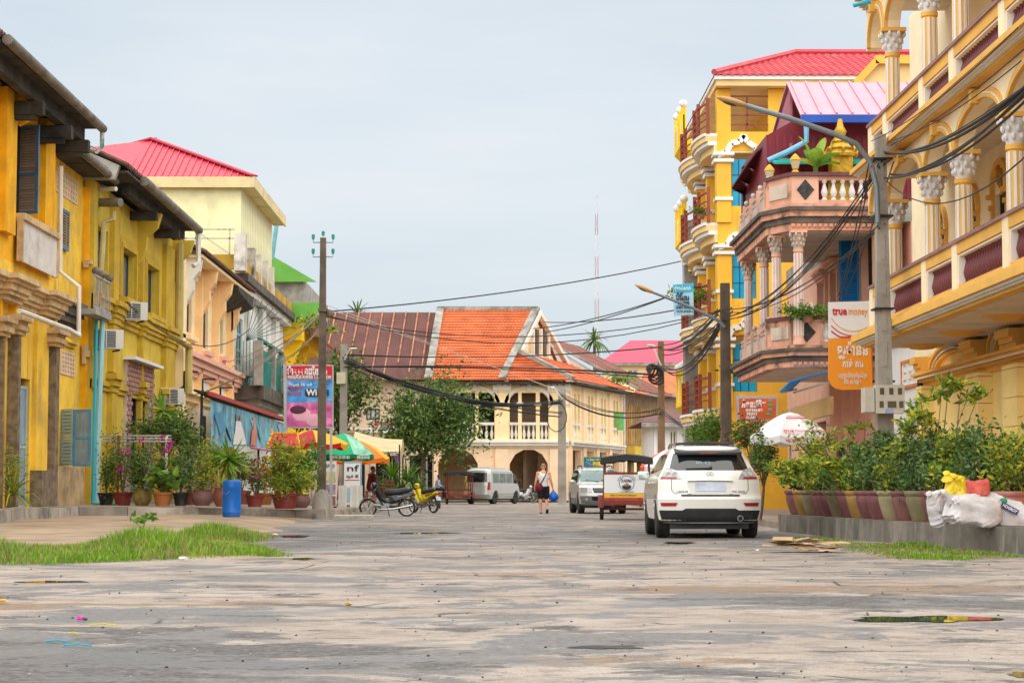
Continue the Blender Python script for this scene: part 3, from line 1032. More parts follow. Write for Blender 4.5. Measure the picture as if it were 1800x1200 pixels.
# scalloped bracket under the eave
for uu in (U(238),U(300)):
 x = [FW.pt(uu,0,Ztop),FW.pt(uu,0.75,Ztop),FW.pt(uu,0.62,Ztop - 0.45),FW.pt(uu,0.3,Ztop - 0.75),FW.pt(uu,0.26,Ztop - 1.2),FW.pt(uu,0.08,Ztop - 1.6),FW.pt(uu,0,Ztop - 1.7)]
 part('bracket',MB().prism(x,(0,0.35,0)),mat_olive,h)
# brick portal with window, bricks built one by one
g0,g1,gz1 = gate[0] - 0.75,gate[1] + 0.75,gate[3]
mb = MB()
mb.fbox(FW,g0,gate[0],ZP,gz1 + 1.0,0.0,0.1)
mb.fbox(FW,gate[1],g1,ZP,gz1 + 1.0,0.0,0.1)
mb.fbox(FW,gate[0],gate[1],gz1,gz1 + 1.0,0.0,0.1)
portal = part('brick_portal',mb,mat_mortar,h)
bl,bh = 0.42,0.155
bme = MB().cbox((0,0,0),0.07,bl - 0.03,bh - 0.03).mesh('brick',mat_redbrick)
row = 0
z = ZP + 0.9
while z < gz1 + 1.0 - bh * 0.4:
 off = (row % 2) * bl / 2
 u = g0 + bl / 2 - off
 while u < g1:
  inside = gate[0] - 0.1 < u < gate[1] + 0.1 and z < gz1
  if not inside and g0 + 0.1 < u < g1 - 0.1:
   o = obj('brick',bme,portal,TR(FW.pt(u,0.11,z + bh / 2)))
  u += bl
 z += bh
 row += 1
part('portal_cap',MB().fbox(FW,g0 - 0.15,g1 + 0.15,gz1 + 1.0,gz1 + 1.1,0,0.4),mat_white,h)
window_unit(h,FW,gate[0],gate[1],ZP + 0.8,gz1,-0.1,M('brown_gate',(0.16,0.06,0.035),0.5),mat_dark,2,2,0.09)
part('step',MB().fbox(FW,gate[0] - 0.3,gate[1] + 0.3,ZP,ZP + 0.8,-0.25,0.05),mat_concrete,h)
vent_block(h,FW,U(222),U(240),FW.Z(222,668),FW.Z(222,650),0.09,5,2,mat_olive)
# eave
E0,E1 = u0 + 0.5,70.6
tile_roof(h,FW,u0 - 0.2,E1,Ztop + 0.42,Ztop + 3.2,0.95,-5.2,mat_tile_old)
ge0,ge1 = FW.uz(250,322,1.0)[0],FW.uz(346,400,1.0)[0]
mb = MB().tube([FW.pt(ge0,1.05,Ztop + 0.3),FW.pt(E1,1.05,Ztop + 0.26)],0.15,10)
part('gutter',mb,mat_gutter,h,smooth=40)
part('eave_beam',MB().fbox(FW,u0 + 2,E1 - 0.6,Ztop - 0.12,Ztop + 0.22,0.42,0.64),mat_wood_dark,h)
part('eave_boards',MB().fbox(FW,u0,E1 - 0.1,Ztop + 0.22,Ztop + 0.29,-0.3,0.95),mat_wood_dark,h)
for uu in (U(225),U(268),U(318)):
 part('eave_strut',MB().fbox(FW,uu - 0.14,uu + 0.14,Ztop - 0.4,Ztop - 0.12,-0.1,0.85),mat_wood_dark,h)
mb = MB()
mb.prism([FW.pt(u0 - 0.2,0.6,Ztop),FW.pt(u0 - 0.2,-5.2,Ztop),FW.pt(u0 - 0.2,-5.2,Ztop + 3.0),FW.pt(u0 - 0.2,0.75,Ztop + 0.4)],(0,0.25,0))
part('gable_wall',mb,mat_concrete,h)
pipe('white spout pipe hanging from the olive house gutter',[FW.pt(E1 - 0.1,1.05,Ztop + 0.2),FW.pt(E1 - 0.1,1.05,Ztop - 0.9),FW.pt(E1 - 0.3,0.9,Ztop - 1.05)],0.09,mat_pvc_white)
# juliet rail on the side window
t = thing('balcony_rail','small grey metal balcony rail with ball finials beside the blue pipes','railing',FW.pt(U(172),0.25,FW.Z(172,545)))
mb = MB()
z0,z1 = FW.Z(170,552),FW.Z(170,498)
ua,ub = U(163,0.4),U(191,0.4)
for z in (z0,z1):
 mb.fbox(FW,ua,ub,z - 0.03,z + 0.03,0.36,0.42)
for i in range(9):
 u = lerp(ua,ub,i / 8)
 mb.fbox(FW,u - 0.015,u + 0.015,z0,z1,0.38,0.41)
part('bars',mb,mat_concrete,t)
for u in (ua + 0.2,lerp(ua,ub,0.5),ub - 0.1):
 part('finial',MB().ball(FW.pt(u,0.39,z1 + 0.14),0.12),mat_gutter,t,smooth=60)
part('slab',MB().fbox(FW,ua,ub,z0 - 0.2,z0 - 0.05,0,0.45),mat_concrete,t)
p = FW.pt(U(222,0.2),0.42,FW.Z(222,562,0.3))
air_conditioner('air conditioner beside the tall window of the olive house',p,0.5)
p = FW.pt(U(187,0.2) - 0.8,0.42,FW.Z(187,617,0.3))
air_conditioner('air conditioner half hidden behind the thick blue downpipe',p,0.5)
p = FW.pt(U(292,0.2),0.42,FW.Z(292,712,0.3))
air_conditioner('air conditioner low on the wall behind the bushy palm',p,0.5)
pipe('olive downpipe at the joint of the olive and peach houses',[FW.pt(U(298),0.3,FW.Z(298,425)),FW.pt(U(298),0.3,FW.Z(298,598)),FW.pt(U(303),0.5,FW.Z(300,604)),FW.pt(U(307),0.5,FW.Z(300,608)),FW.pt(U(307),0.5,FW.Z(300,690))],0.14,M('olive_pipe2',(0.5,0.4,0.14),0.6))

# ---- house three: peach
mat_peach = M('peach_plaster','fbe2b2',0.85,var=0.08,streak=((0.6,0.38,0.2),0.3),dirt=((0.62,0.4,0.2),0.3,0.6),bump=0.15)
mat_apricot = M('apricot_plaster','f6cf98',0.85,var=0.08,streak=((0.6,0.3,0.12),0.3),bump=0.15)
mat_pinktrim = M('pink_trim','e8b4a2',0.8,var=0.08,dirt=((0.5,0.32,0.25),0.4,1.5))
mat_brownpane = M('brown_shutter',(0.14,0.09,0.07),0.6,var=0.15)
h = thing('shophouse','peach and apricot shophouse with narrow brown windows and swept eave','house',(WX,80,0.4))
u0,u1 = U(312) + 0.05,U(412)
Zt = FW.Z(320,455)
ws = []
for a,b,yt,yb in ((322,335,496,580),(355,364,520,610),(386,391,540,620)):
 ws.append((U(a),U(b),FW.Z(a,yb),FW.Z(a,yt)))
mb = MB()
wall_holes(mb,FW,u0,u1,ZP,Zt,ws,-0.3,0)
mb.fbox(FW,u0,u1,ZP,Zt,-7,-0.6)
part('wall',mb,mat_peach,h)
for k,w in enumerate(ws):
 window_unit(h,FW,w[0],w[1],w[2],w[3],-0.15,mat_brownpane,mat_brownpane,2,1,0.1)
 mb = MB()
 cornice(mb,FW,w[0] - 0.3,w[1] + 0.3,w[3] + 0.1,((0.15,0.1),(0.2,0.2),(0.25,0.3)))
 cornice(mb,FW,w[0] - 0.2,w[1] + 0.3,w[2] - 0.95,((0.2,0.2),(0.15,0.12),(0.3,0.1),(0.16,0.26)))
 part('window_moulding',mb,mat_pinktrim if k else mat_peach,h)
 part('spandrel_panel',MB().fbox(FW,w[0] - 0.1,w[1] + 0.1,w[2] - 2.4,w[2] - 1.1,-0.01,0.06),mat_white,h)
for a,b,m in ((313,321,mat_peach),(343,354,mat_apricot),(372,383,mat_apricot),(397,411,mat_apricot)):
 part('pilaster',MB().fbox(FW,U(a),U(b,0.28),ZP,Zt - 0.1,-0.01,0.28),m,h)
 uu = U(a)
 x = [FW.pt(uu,0.2,Zt),FW.pt(uu,0.8,Zt),FW.pt(uu,0.72,Zt - 0.5),FW.pt(uu,0.5,Zt - 0.8),FW.pt(uu,0.5,Zt - 1.2),FW.pt(uu,0.33,Zt - 1.55),FW.pt(uu,0.2,Zt - 1.75)]
 part('bracket',MB().prism(x,(0,0.5,0)),mat_white if a == 313 else m,h)
mb = MB()
zc = FW.Z(330,660)
cornice(mb,FW,u0,u1,zc,((0.2,0.15),(0.18,0.28),(0.25,0.36),(0.18,0.5)))
part('string_course',mb,mat_pinktrim,h)
mb = MB()
cornice(mb,FW,u0,u1,zc - 1.0,((0.25,0.2),(0.2,0.4)))
part('string_course',mb,mat_peach,h)
part('ground_panel',MB().fbox(FW,U(330),U(358),ZP,zc - 1.2,0.0,0.35),M('cream_boards',(0.6,0.5,0.36),0.85,streak=((0.3,0.25,0.2),0.5)),h)
part('ground_window',MB().fbox(FW,U(336),U(346),FW.Z(336,790,0.36),FW.Z(336,725,0.36),0.352,0.37),mat_dark,h)
u_ev = 88.0
mb = MB()
mb.hexa([FW.pt(u0 - 0.1,-0.2,Zt + 0.02),FW.pt(u_ev,-0.2,Zt + 0.02),FW.pt(u_ev,0.86,Zt - 0.02),FW.pt(u0 - 0.1,0.86,Zt - 0.02),FW.pt(u0 - 0.1,-0.2,Zt + 0.1),FW.pt(u_ev,-0.2,Zt + 0.1),FW.pt(u_ev,0.86,Zt + 0.1),FW.pt(u0 - 0.1,0.86,Zt + 0.1)])
part('soffit',mb,mat_peach,h)
tile_roof(h,FW,u0 - 0.2,u_ev,Zt + 0.2,Zt + 3.0,0.95,-5.2,mat_tile_old,rib=0.3)
mb = MB()
mb.hexa([FW.pt(u_ev - 5.2,0.05,Zt - 0.9),FW.pt(u_ev,0.05,Zt - 0.9),FW.pt(u_ev,0.9,Zt - 0.55),FW.pt(u_ev - 5.2,0.9,Zt - 0.25),FW.pt(u_ev - 5.2,0.05,Zt - 0.05),FW.pt(u_ev,0.05,Zt - 0.05),FW.pt(u_ev,0.9,Zt - 0.05),FW.pt(u_ev - 5.2,0.9,Zt - 0.05)])
part('eave_boards',mb,mat_wood_dark,h)
mb = MB()
mb.prism([FW.pt(u0 - 0.2,0.85,Zt + 0.1),FW.pt(u0 - 0.2,-5.2,Zt + 0.1),FW.pt(u0 - 0.2,-5.2,Zt + 2.9)],(0,0.2,0))
part('gable_wall',mb,mat_wood_dark,h)
# black wall lamps over the awning
for k,(px,py) in enumerate(((333,670),(365,682),(396,696))):
 q = FW.uz(px,py,0.5)
 t = thing('wall_lamp',('black bracket lamp on the peach house, first from the olive downpipe','black bracket lamp over the start of the red awning edge','black bracket lamp nearest the stained white balcony')[k],'lamp',FW.pt(q[0],0.3,q[1]),0,'black wall lamps')
 part('bracket',MB().bar((0,0,-0.3),(0,0,0.35),0.07).bar((0,0,0.35),(0.5,0,0.35),0.06),mat_dark_metal,t,local=True)
 part('lamp_shade',MB().lathe(((0.22,-0.42),(0.2,-0.3),(0.06,-0.16),(0.03,0.0)),(0.0,0,0.05),10),mat_dark_metal,t,local=True)

# ---- house four: white with stained balcony, and the big rooftop room with a red hipped roof
mat_whitew = M('grey_white_plaster',(0.78,0.76,0.72),0.85,var=0.1,streak=((0.2,0.18,0.15),0.8),dirt=((0.3,0.27,0.23),0.6,0.6),bump=0.2)
mat_cream_sheet = M('pale_yellow_sheet','f0eab8',0.7,var=0.08,dirt=((0.62,0.5,0.16),0.35,0.5),streak=((0.3,0.3,0.2),0.3))
mat_cream_rib = M('pale_yellow_ribbed','ece8c0',0.7,var=0.08,streak=((0.12,0.13,0.1),0.9,3.5))
mat_redroof = M('red_metal_roof','b82c42',0.45,var=0.06,vs=0.4,spec=0.4)
mat_pebble = M('peeling_parapet',(0.64,0.6,0.53),0.9,var=0.2,peel=((0.55,0.33,0.05),0.6,1.4),dirt=((0.05,0.045,0.04),0.9,1.0),bump=0.5)
mat_teal = M('teal_board',(0.01,0.2,0.17),0.6,var=0.15)
h = thing('shophouse','grimy white shophouse with teal balcony and pale rooftop room under a red hipped roof','house',(WX,98,0.4))
u0,u1 = U(412) + 0.05,U(497)
Zt = FW.Z(425,520)
ws = [(U(a),U(b),FW.Z(a,yb),FW.Z(a,yt)) for a,b,yt,yb in ((415,425,555,640),(440,446,570,655),(462,468,575,640))]
mb = MB()
wall_holes(mb,FW,u0,u1,ZP,Zt,ws,-0.3,0)
mb.fbox(FW,u0,u1,ZP,Zt,-9,-0.6)
part('wall',mb,mat_whitew,h)
for w in ws:
 window_unit(h,FW,w[0],w[1],w[2],w[3],-0.1,M('blue_grey_frame',(0.3,0.42,0.46),0.6),mat_glass,2,3,0.12)
for a,b in ((428,436),(452,458),(476,482)):
 part('pilaster',MB().fbox(FW,U(a),U(b),FW.Z(a,660),Zt,-0.01,0.25),mat_whitew,h)
# slab, curved bracket and parapet posts of the roof terrace
bx0,bx1 = u0 - 5.0,u1 - 0.5
zs = FW.Z(440,500,0.6)
part('terrace_slab',MB().fbox(FW,u0 - 1.2,u1,zs,zs + 0.35,-9,0.7),mat_black_mould,h)
part('terrace_soffit',MB().fbox(FW,u0 - 0.9,u1,zs - 0.3,zs,-0.2,0.45),mat_whitew,h)
for px in (427,443,455,466,477):
 uu = U(px,0.6)
 wv = 0.75 if px == 427 else 0.5
 part('parapet_post',MB().fbox(FW,uu - wv / 2,uu + wv / 2,zs + 0.35,zs + (2.0 if px == 427 else 1.75),0.2,0.68),mat_pebble,h)
part('parapet',MB().fbox(FW,u0 - 1.0,u1,zs + 0.35,zs + 0.9,0.3,0.55),M('ochre_parapet',(0.5,0.3,0.04),0.9,dirt=((0.1,0.08,0.05),0.8,0.8)),h)
fy = F((WX + 0.5,u0 - 1.1),(-1,0),(0,-1))
part('parapet',MB().fbox(fy,0.3,6.5,zs + 0.5,zs + 1.15,0.0,0.25),MATS['ochre_parapet'],h)
mb = MB()
for zz in (zs + 1.85,zs + 2.25):
 mb.fbox(fy,0.4,7.0,zz,zz + 0.06,0.05,0.11)
for k in range(5):
 mb.fbox(fy,0.6 + k * 1.5,0.67 + k * 1.5,zs + 1.15,zs + 2.3,0.05,0.11)
for k in range(4):
 mb.bar(fy.pt(0.65 + k * 1.5,0.08,zs + 1.2),fy.pt(2.1 + k * 1.5,0.08,zs + 2.2),0.05)
part('terrace_rail',mb,M('rusty_white_rail',(0.5,0.46,0.38),0.7,peel=((0.2,0.1,0.05),0.58,3)),h)
# rooftop room
yb_,yr = u0 + 0.4,u0 + 13.0
xr = gx(417,yb_)
zb,zt = zs + 0.5,at(417,328,yb_).z
xl = xr - 14
part('rooftop_wall',MB().box(xl,yb_,zb,xr - 0.02,yr,zt),mat_cream_sheet,h)
me = MB().box(-0.03,0,0,0.04,0.3,zt - zb).mesh('wall_sheet',mat_cream_rib)
k = 0
y = yb_ + 0.02
while y < yr - 0.3:
 o = obj('wall_sheet',me,h,TR((xr + (0.02 if k % 2 else 0.0),y,zb)))
 y += 0.32
 k += 1
fm = M('cream_fascia','d9c896',0.7,var=0.06,dirt=((0.3,0.2,0.12),0.5,0.8))
mb = MB()
mb.box(xl,yb_ - 0.45,zt - 0.1,xr + 0.7,yb_ - 0.38,zt + 0.38)
mb.box(xr + 0.63,yb_ - 0.38,zt - 0.1,xr + 0.7,yr + 0.5,zt + 0.38)
mb.box(xl,yb_ - 0.38,zt - 0.06,xr + 0.63,yb_,zt - 0.02)
mb.box(xr + 0.05,yb_,zt - 0.06,xr + 0.63,yr + 0.4,zt - 0.02)
part('fascia',mb,fm,h)
# hipped metal roof with standing ribs on each slope
ax = at(268,246,yb_ + 4.6)
apex = Vector((ax.x,yb_ + 4.6,ax.z))
c = [Vector((xl,yb_ - 0.4,zt + 0.36)),Vector((xr + 0.68,yb_ - 0.4,zt + 0.36)),Vector((xr + 0.68,yr + 0.4,zt + 0.36)),Vector((xl,yr + 0.4,zt + 0.36))]
apl = Vector((xl - 3.0,apex.y,apex.z))
apex2 = Vector((apex.x,yr - 4.2,apex.z))
c[0].x = c[3].x = xl - 4.0
mb = MB()
al = apex - Vector((16,0,4.4))
mb.tri(c[1],c[2],(apex + apex2) / 2)
slopes = [(c[0],c[1],apex,al),(c[1],c[2],apex2,apex)]
mb = MB()
mb.quad(*slopes[0])
mb.quad(*slopes[1])
mb.quad(c[2],c[3],apex2 - Vector((16,0,4.4)),apex2)
mb.quad(al,apex,apex2,apex2 - Vector((16,0,4.4)))
roof = part('roof',mb,mat_redroof,h)
mb = MB()
nr = 60
for i in range(nr):                       # front slope ribs run up the slope until they meet the hips
 x = lerp(c[0].x,c[1].x,(i + 0.5) / nr)
 if x < apex.x:
  t = (x - al.x) / (apex.x - al.x)
  top = al.lerp(apex,t)
 else:
  t = (x - apex.x) / (c[1].x - apex.x)
  top = apex.lerp(c[1],t)
 mb.bar((x,c[0].y,c[0].z + 0.02),(top.x,top.y,top.z + 0.02),0.05,0.07)
for i in range(40):
 y = lerp(c[1].y,c[2].y,(i + 0.5) / 40)
 if y < apex.y:
  top = c[1].lerp(apex,(y - c[1].y) / (apex.y - c[1].y))
 elif y > apex2.y:
  top = apex2.lerp(c[2],(y - apex2.y) / (c[2].y - apex2.y))
 else:
  top = apex.lerp(apex2,(y - apex.y) / (apex2.y - apex.y))
 mb.bar((c[1].x,y,c[1].z + 0.02),(top.x,top.y,top.z + 0.02),0.05,0.07)
part('roof_ribs',mb,mat_redroof,roof)['kind'] = 'stuff'
mb = MB()
for a,b in ((c[1],apex),(al,apex),(apex,apex2)):
 mb.bar(a + Vector((0,0,0.07)),b + Vector((0,0,0.07)),0.4,0.08)
part('ridge_cap',mb,mat_redroof,roof)
pipe('teal drain pipe leaning from the red hipped roof',[at(487,388,107),at(478,456,107)],0.12,M('teal_pipe',(0.16,0.42,0.45),0.5))
# wooden balcony with teal boards, iron bars and concrete slab
zb0 = FW.Z(430,668,1.0)
part('balcony_slab',MB().fbox(FW,u0,101.0,zb0 - 0.6,zb0,-0.1,1.3),mat_black_mould,h)
part('balcony_beam',MB().fbox(FW,u0 + 0.5,100.6,zb0 - 0.85,zb0 - 0.602,-0.1,1.05),mat_concrete,h)
for k,px in enumerate((457,480,497)):
 uu = U(px,1.15)
 part('balcony_post',MB().fbox(FW,uu - 0.3,uu + 0.3,zb0,zb0 + 2.0,0.9,1.25),mat_concrete,h)
ua,ub = U(459,1.15),U(497,1.15)
for i in range(14):
 a,b = lerp(ua,ub,i / 14),lerp(ua,ub,(i + 1) / 14) - 0.03
 part('balcony_board',MB().fbox(FW,a,b,zb0 + 0.1,zb0 + 1.7,1.02,1.08),mat_teal,h)
part('top_rail',MB().fbox(FW,u0 - 0.1,ub,zb0 + 2.0,zb0 + 2.12,1.0,1.2),mat_teal,h)
fe = F((WX,u0),(1,0),(0,-1))
mb = MB()
for i in range(8):
 mb.fbox(fe,0.15 * i + 0.05,0.15 * i + 0.08,zb0,zb0 + 2.0,-0.02,0.02)
for i in range(9):
 a = math.radians(15 + 9 * i)
 mb.bar(fe.pt(0.5,0,zb0 + 2.0),fe.pt(0.5 + 1.9 * math.cos(a),0,zb0 + 2.0 + 1.9 * math.sin(a)),0.025)
part('balcony_bars',mb,M('teal_iron',(0.03,0.13,0.13),0.6),h)

# ---- house five: small bright yellow with green roofs
h = thing('shophouse','bright yellow shophouse with lime green roof sheets behind the concrete pole','house',(WX,115,0.4))
u0,u1 = U(497) + 0.06,124.0
mat_by = M('bright_yellow','f2c81a',0.85,var=0.08,dirt=((0.6,0.4,0.1),0.3,0.7))
mat_lime = M('lime_sheet',(0.14,0.4,0.06),0.5,var=0.08)
Zt = 9.0
w = (U(508),U(513),FW.Z(508,650),FW.Z(508,610))
mb = MB()
wall_holes(mb,FW,u0,u1,ZP,Zt,[w],-0.3,0)
mb.fbox(FW,u0,u1,ZP,Zt,-8,-0.5)
part('wall',mb,mat_by,h)
window_unit(h,FW,w[0],w[1],w[2],w[3],-0.1,mat_concrete,mat_dark,2,1,0.1)
for uu in (u0 + 0.6,u0 + 5):
 part('bracket',MB().prism([FW.pt(uu,0,Zt),FW.pt(uu,0.95,Zt),FW.pt(uu,0.7,Zt - 0.8),FW.pt(uu,0.3,Zt - 1.8),FW.pt(uu,0,Zt - 2.0)],(0,0.5,0)),mat_by,h)
part('slab',MB().fbox(FW,u0,u1,Zt,Zt + 1.0,-8,1.0),mat_by,h)
part('concrete_ledge',MB().fbox(FW,u0 + 0.3,u1 - 0.5,Zt + 2.0,Zt + 3.2,-8,1.2),mat_concrete,h)
mb = MB()
for i in range(24):
 u = lerp(u0,u1,i / 24)
 mb.bar(FW.pt(u,1.1,Zt + 3.3),FW.pt(u + 0.02,-2.5,Zt + 5.0),0.2,0.06)
mb.hexa([FW.pt(u0,1.1,Zt + 3.22),FW.pt(u1,1.1,Zt + 3.22),FW.pt(u1,-2.5,Zt + 4.9),FW.pt(u0,-2.5,Zt + 4.9),FW.pt(u0,1.1,Zt + 3.27),FW.pt(u1,1.1,Zt + 3.27),FW.pt(u1,-2.5,Zt + 4.97),FW.pt(u0,-2.5,Zt + 4.97)])
part('roof',mb,mat_lime,h)
mb = MB()
fz = F((WX,u0 - 0.1),(1,0),(0,-1))
mb.prism([fz.pt(-2.0,0,Zt + 3.2),fz.pt(1.8,0,Zt + 3.2),fz.pt(-1.6,0,Zt + 5.2),fz.pt(-2.0,0,Zt + 5.2)],(0,0.12,0))
part('gable_sheet',mb,mat_lime,h)
mb = MB()
mb.prism([fz.pt(-1.2,0.8,Zt + 1.9),fz.pt(2.2,0.8,Zt + 2.0),fz.pt(1.6,0.8,Zt + 0.6)],(0,0.12,0))
part('awning_sheet',mb,mat_lime,h)
tile_roof(h,FW,u0 + 1.5,u1 + 0.6,Zt + 0.2,Zt + 2.0,1.9,-0.2,M('orange_old_tile',(0.36,0.13,0.08),0.9,var=0.3),name='canopy_roof')
# ------------------------------------------------------------------ east row of houses
EX = 8.5
FE = F((EX,0),(0,1),(-1,0))
mat_cream = M('cream_plaster','f9e8c4',0.75,var=0.05,dirt=((0.6,0.42,0.2),0.2,0.6),bump=0.08)
mat_ochre = M('ochre_trim','e8b458',0.7,var=0.06,dirt=((0.5,0.33,0.12),0.25,1.0))
mat_plum = M('plum_paint',(0.17,0.045,0.05),0.55,var=0.12)
mat_plumrail = M('plum_rail_cap',(0.3,0.17,0.18),0.6,var=0.12)
mat_stripe = M('white_trim',(0.78,0.76,0.72),0.7,var=0.04)
mat_capital = M('white_capital',(0.74,0.71,0.69),0.75,var=0.08,dirt=((0.45,0.4,0.36),0.5,6))
mat_gfyel = M('golden_plaster','f8dc90',0.75,var=0.06,dirt=((0.5,0.32,0.1),0.25,0.7))
mat_soffit = M('soffit_plaster',(0.72,0.65,0.56),0.85,var=0.08,dirt=((0.35,0.28,0.22),0.4,1.2))
mat_tileband = M('brown_stone_band',(0.1,0.055,0.04),0.15,var=0.4,vs=6)
mat_tilebase = M('beige_stone_tile',(0.55,0.4,0.27),0.2,var=0.12,rnd=0.06)

bal_me = MB().lathe(((0.055,0),(0.055,0.05),(0.035,0.07),(0.06,0.16),(0.075,0.24),(0.06,0.34),(0.035,0.46),(0.03,0.52),(0.05,0.55),(0.05,0.62)),n=8).mesh('baluster',mat_plum,None,50)
def baluster_row(parent,f,u0,u1,z,d,me,step=0.2,h=1.0):
 n = max(1,int(round((u1 - u0) / step)))
 for i in range(n):
  u = lerp(u0,u1,(i + 0.5) / n)
  obj('baluster',me,parent,TR(f.pt(u,d,z)) @ Matrix.Diagonal((1,1,h,1)))
def striped_column(parent,p,z0,z1,r=0.14,cap_h=0.5,core=None,stripe=None,capm=None):
 """round column with white flutes between ochre bands and a leafy capital"""
 core,stripe,capm = core or mat_ochre,stripe or mat_stripe,capm or mat_capital
 x,y = p[0],p[1]
 zc = z1 - cap_h
 mb = MB().lathe(((r * 1.3,0),(r * 1.3,0.1),(r * 1.05,0.16),(r,0.22),(r * 0.94,zc - z0 - 0.1),(r * 1.12,zc - z0 - 0.08),(r * 1.12,zc - z0)),(x,y,z0),18)
 s = part('column',mb,core,parent,smooth=40)
 mb = MB()
 for k in range(9):
  a = 2 * math.pi * k / 9 + 0.2
  q = Vector((math.cos(a),math.sin(a),0))
  t = Vector((-q.y,q.x,0))
  w = r * 0.17
  b0,b1 = Vector((x,y,z0 + 0.24)) + q * r * 0.98,Vector((x,y,zc - 0.12)) + q * r * 0.925
  mb.hexa([b0 - t * w - q * 0.02,b0 + t * w - q * 0.02,b0 + t * w + q * 0.014,b0 - t * w + q * 0.014,b1 - t * w - q * 0.02,b1 + t * w - q * 0.02,b1 + t * w + q * 0.014,b1 - t * w + q * 0.014])
 part('flutes',mb,stripe,s)
 mb = MB()
 mb.lathe(((r * 1.0,0),(r * 1.15,cap_h * 0.2),(r * 1.2,cap_h * 0.5),(r * 1.55,cap_h * 0.82),(r * 1.5,cap_h * 0.84)),(x,y,zc),14)
 for tier,(rr,zz,n) in enumerate(((1.2,0.25,8),(1.38,0.5,8),(1.75,0.75,8))):
  for k in range(n):
   a = 2 * math.pi * (k + 0.5 * (tier % 2)) / n + math.pi / 8
   mb.ball((x + math.cos(a) * r * rr,y + math.sin(a) * r * rr,zc + cap_h * zz),r * 0.3,r * 0.3,cap_h * 0.13,6,4)
 part('capital',mb,capm,s,smooth=60)
 e = r * 1.75
 part('abacus',MB().box(x - e,y - e,z1 - cap_h * 0.15,x + e,y + e,z1),core,s)
 return s

# ---- cream house with balustraded balconies
h = thing('house','cream house with striped columns and plum balustrades on two balconies','house',(10.3,38,PZ))
WD = -1.8
UEND = 44.6
Z1F,Z1R = 4.5,5.43
Z2F,Z2R = 8.22,9.08
ucol = [FE.U(p,-0.14) for p in (1577,1644,1700,1793)]
ucol = [ucol[3] - 4.0] + ucol[::-1]
ucol[0:0] = [ucol[0] - 3.6]
uw1 = 47.35
gx0,gx1 = FE.U(1660,WD),FE.U(1720,WD)     # ground floor doorway
doors = [(FE.U(1722,WD),FE.U(1697,WD),PZ,3.05),(FE.U(1690,WD),FE.U(1660,WD),PZ,3.05)]
up = [(FE.U(1779,WD),FE.U(1757,WD),Z1F,6.9),(FE.U(1725,WD),FE.U(1711,WD),Z1F,6.75),(FE.U(1668,WD),FE.U(1655,WD),Z1F + 0.4,6.75),(30.2,31.6,Z1F,6.9)]
up2 = [(34.4,35.6,Z2F,10.6),(39.0,40.1,Z2F,10.6),(30.0,31.2,Z2F,10.6)]
mb = MB()
wall_holes(mb,FE,22.0,uw1,PZ,4.05,[doors[0]],WD - 0.3,WD)
part('ground_floor_wall',mb,mat_gfyel,h)
mb = MB()
wall_holes(mb,FE,22.0,uw1 + 1.4,4.05,12.6,up + up2,WD - 0.3,WD)
mb.fbox(FE,22,uw1,PZ,12.6,-9,WD - 0.8)
part('upper_wall',mb,mat_cream,h)
for k,w in enumerate(up + up2):
 window_unit(h,FE,w[0],w[1],w[2],w[3],WD - 0.12,mat_dframe,mat_blue_glass if k in (1,2) else mat_glass,2,1,0.07)
 for a in (w[0] - 0.16,w[1] + 0.04):
  part('window_pilaster',MB().fbox(FE,a,a + 0.12,w[2],w[3] - 0.3,WD - 0.01,WD + 0.09),mat_ochre,h)
  mb = MB()
  cornice(mb,FE,a,a + 0.12,w[3] - 0.3,((0.1,0.14),(0.12,0.06),(0.1,0.18)),d=WD,ret=0)
  part('window_capital',mb,mat_ochre,h)
 mb = MB()
 arch_band(mb,FE,w[0] - 0.1,w[1] + 0.1,w[3] + 0.02,0.55,0.12,WD - 0.01,WD + 0.09)
 part('window_arch',mb,mat_ochre,h)
 mb = MB()
 rr = random.Random(k)
 uc = (w[0] + w[1]) / 2
 for j in range(14):
  mb.ball(FE.pt(uc + rr.uniform(-0.22,0.22),WD + 0.03,w[3] + 0.1 + rr.uniform(0,0.4)),0.05,0.07,0.08,6,4)
 part('plaster_ornament',mb,M('gilt_ornament',(0.42,0.24,0.03),0.6),h)
# ground floor: rusticated pilasters, arch panels, string course, stone base
d0 = doors[0]
part('doorway_shade',MB().fbox(FE,d0[0],d0[1],PZ,d0[3],WD - 0.28,WD - 0.2),mat_dark,h)  # near-black sheet painting the shade inside the open doorway
mb = MB()
for i in range(8):
 u = lerp(d0[0],d0[1],i / 7)
 mb.fbox(FE,u - 0.02,u + 0.02,PZ,d0[3],WD - 0.19,WD - 0.16)
for z in (1.2,2.1):
 mb.fbox(FE,d0[0],d0[1],z - 0.03,z + 0.03,WD - 0.16,WD - 0.14)
part('iron_grille',mb,M('plum_iron',(0.07,0.03,0.035),0.5),h)
zs_ = 3.42
pil = [(FE.U(b,WD),FE.U(a,WD)) for a,b in ((1632,1642),(1722,1745),(1788,1815))] + [(33.0,33.9),(29.0,29.9),(25.0,25.9)]
zbase = 1.53
for a,b in pil:
 z = zbase
 while z < zs_ - 0.15:
  z2 = min(z + 0.56,zs_ - 0.12)
  part('rusticated_block',MB().fbox(FE,a,b,z + 0.012,z2,WD - 0.01,WD + 0.3),mat_gfyel,h)
  z = z2
 mb = MB()
 mb.fbox(FE,a + 0.05,b - 0.05,zs_ + 0.2,3.98,WD - 0.01,WD + 0.24)
 cornice(mb,FE,a + 0.03,b - 0.03,3.62,((0.1,0.3),(0.1,0.36),(0.16,0.44)),d=WD,ret=0)
 part('capital',mb,mat_ochre,h)
mb = MB()
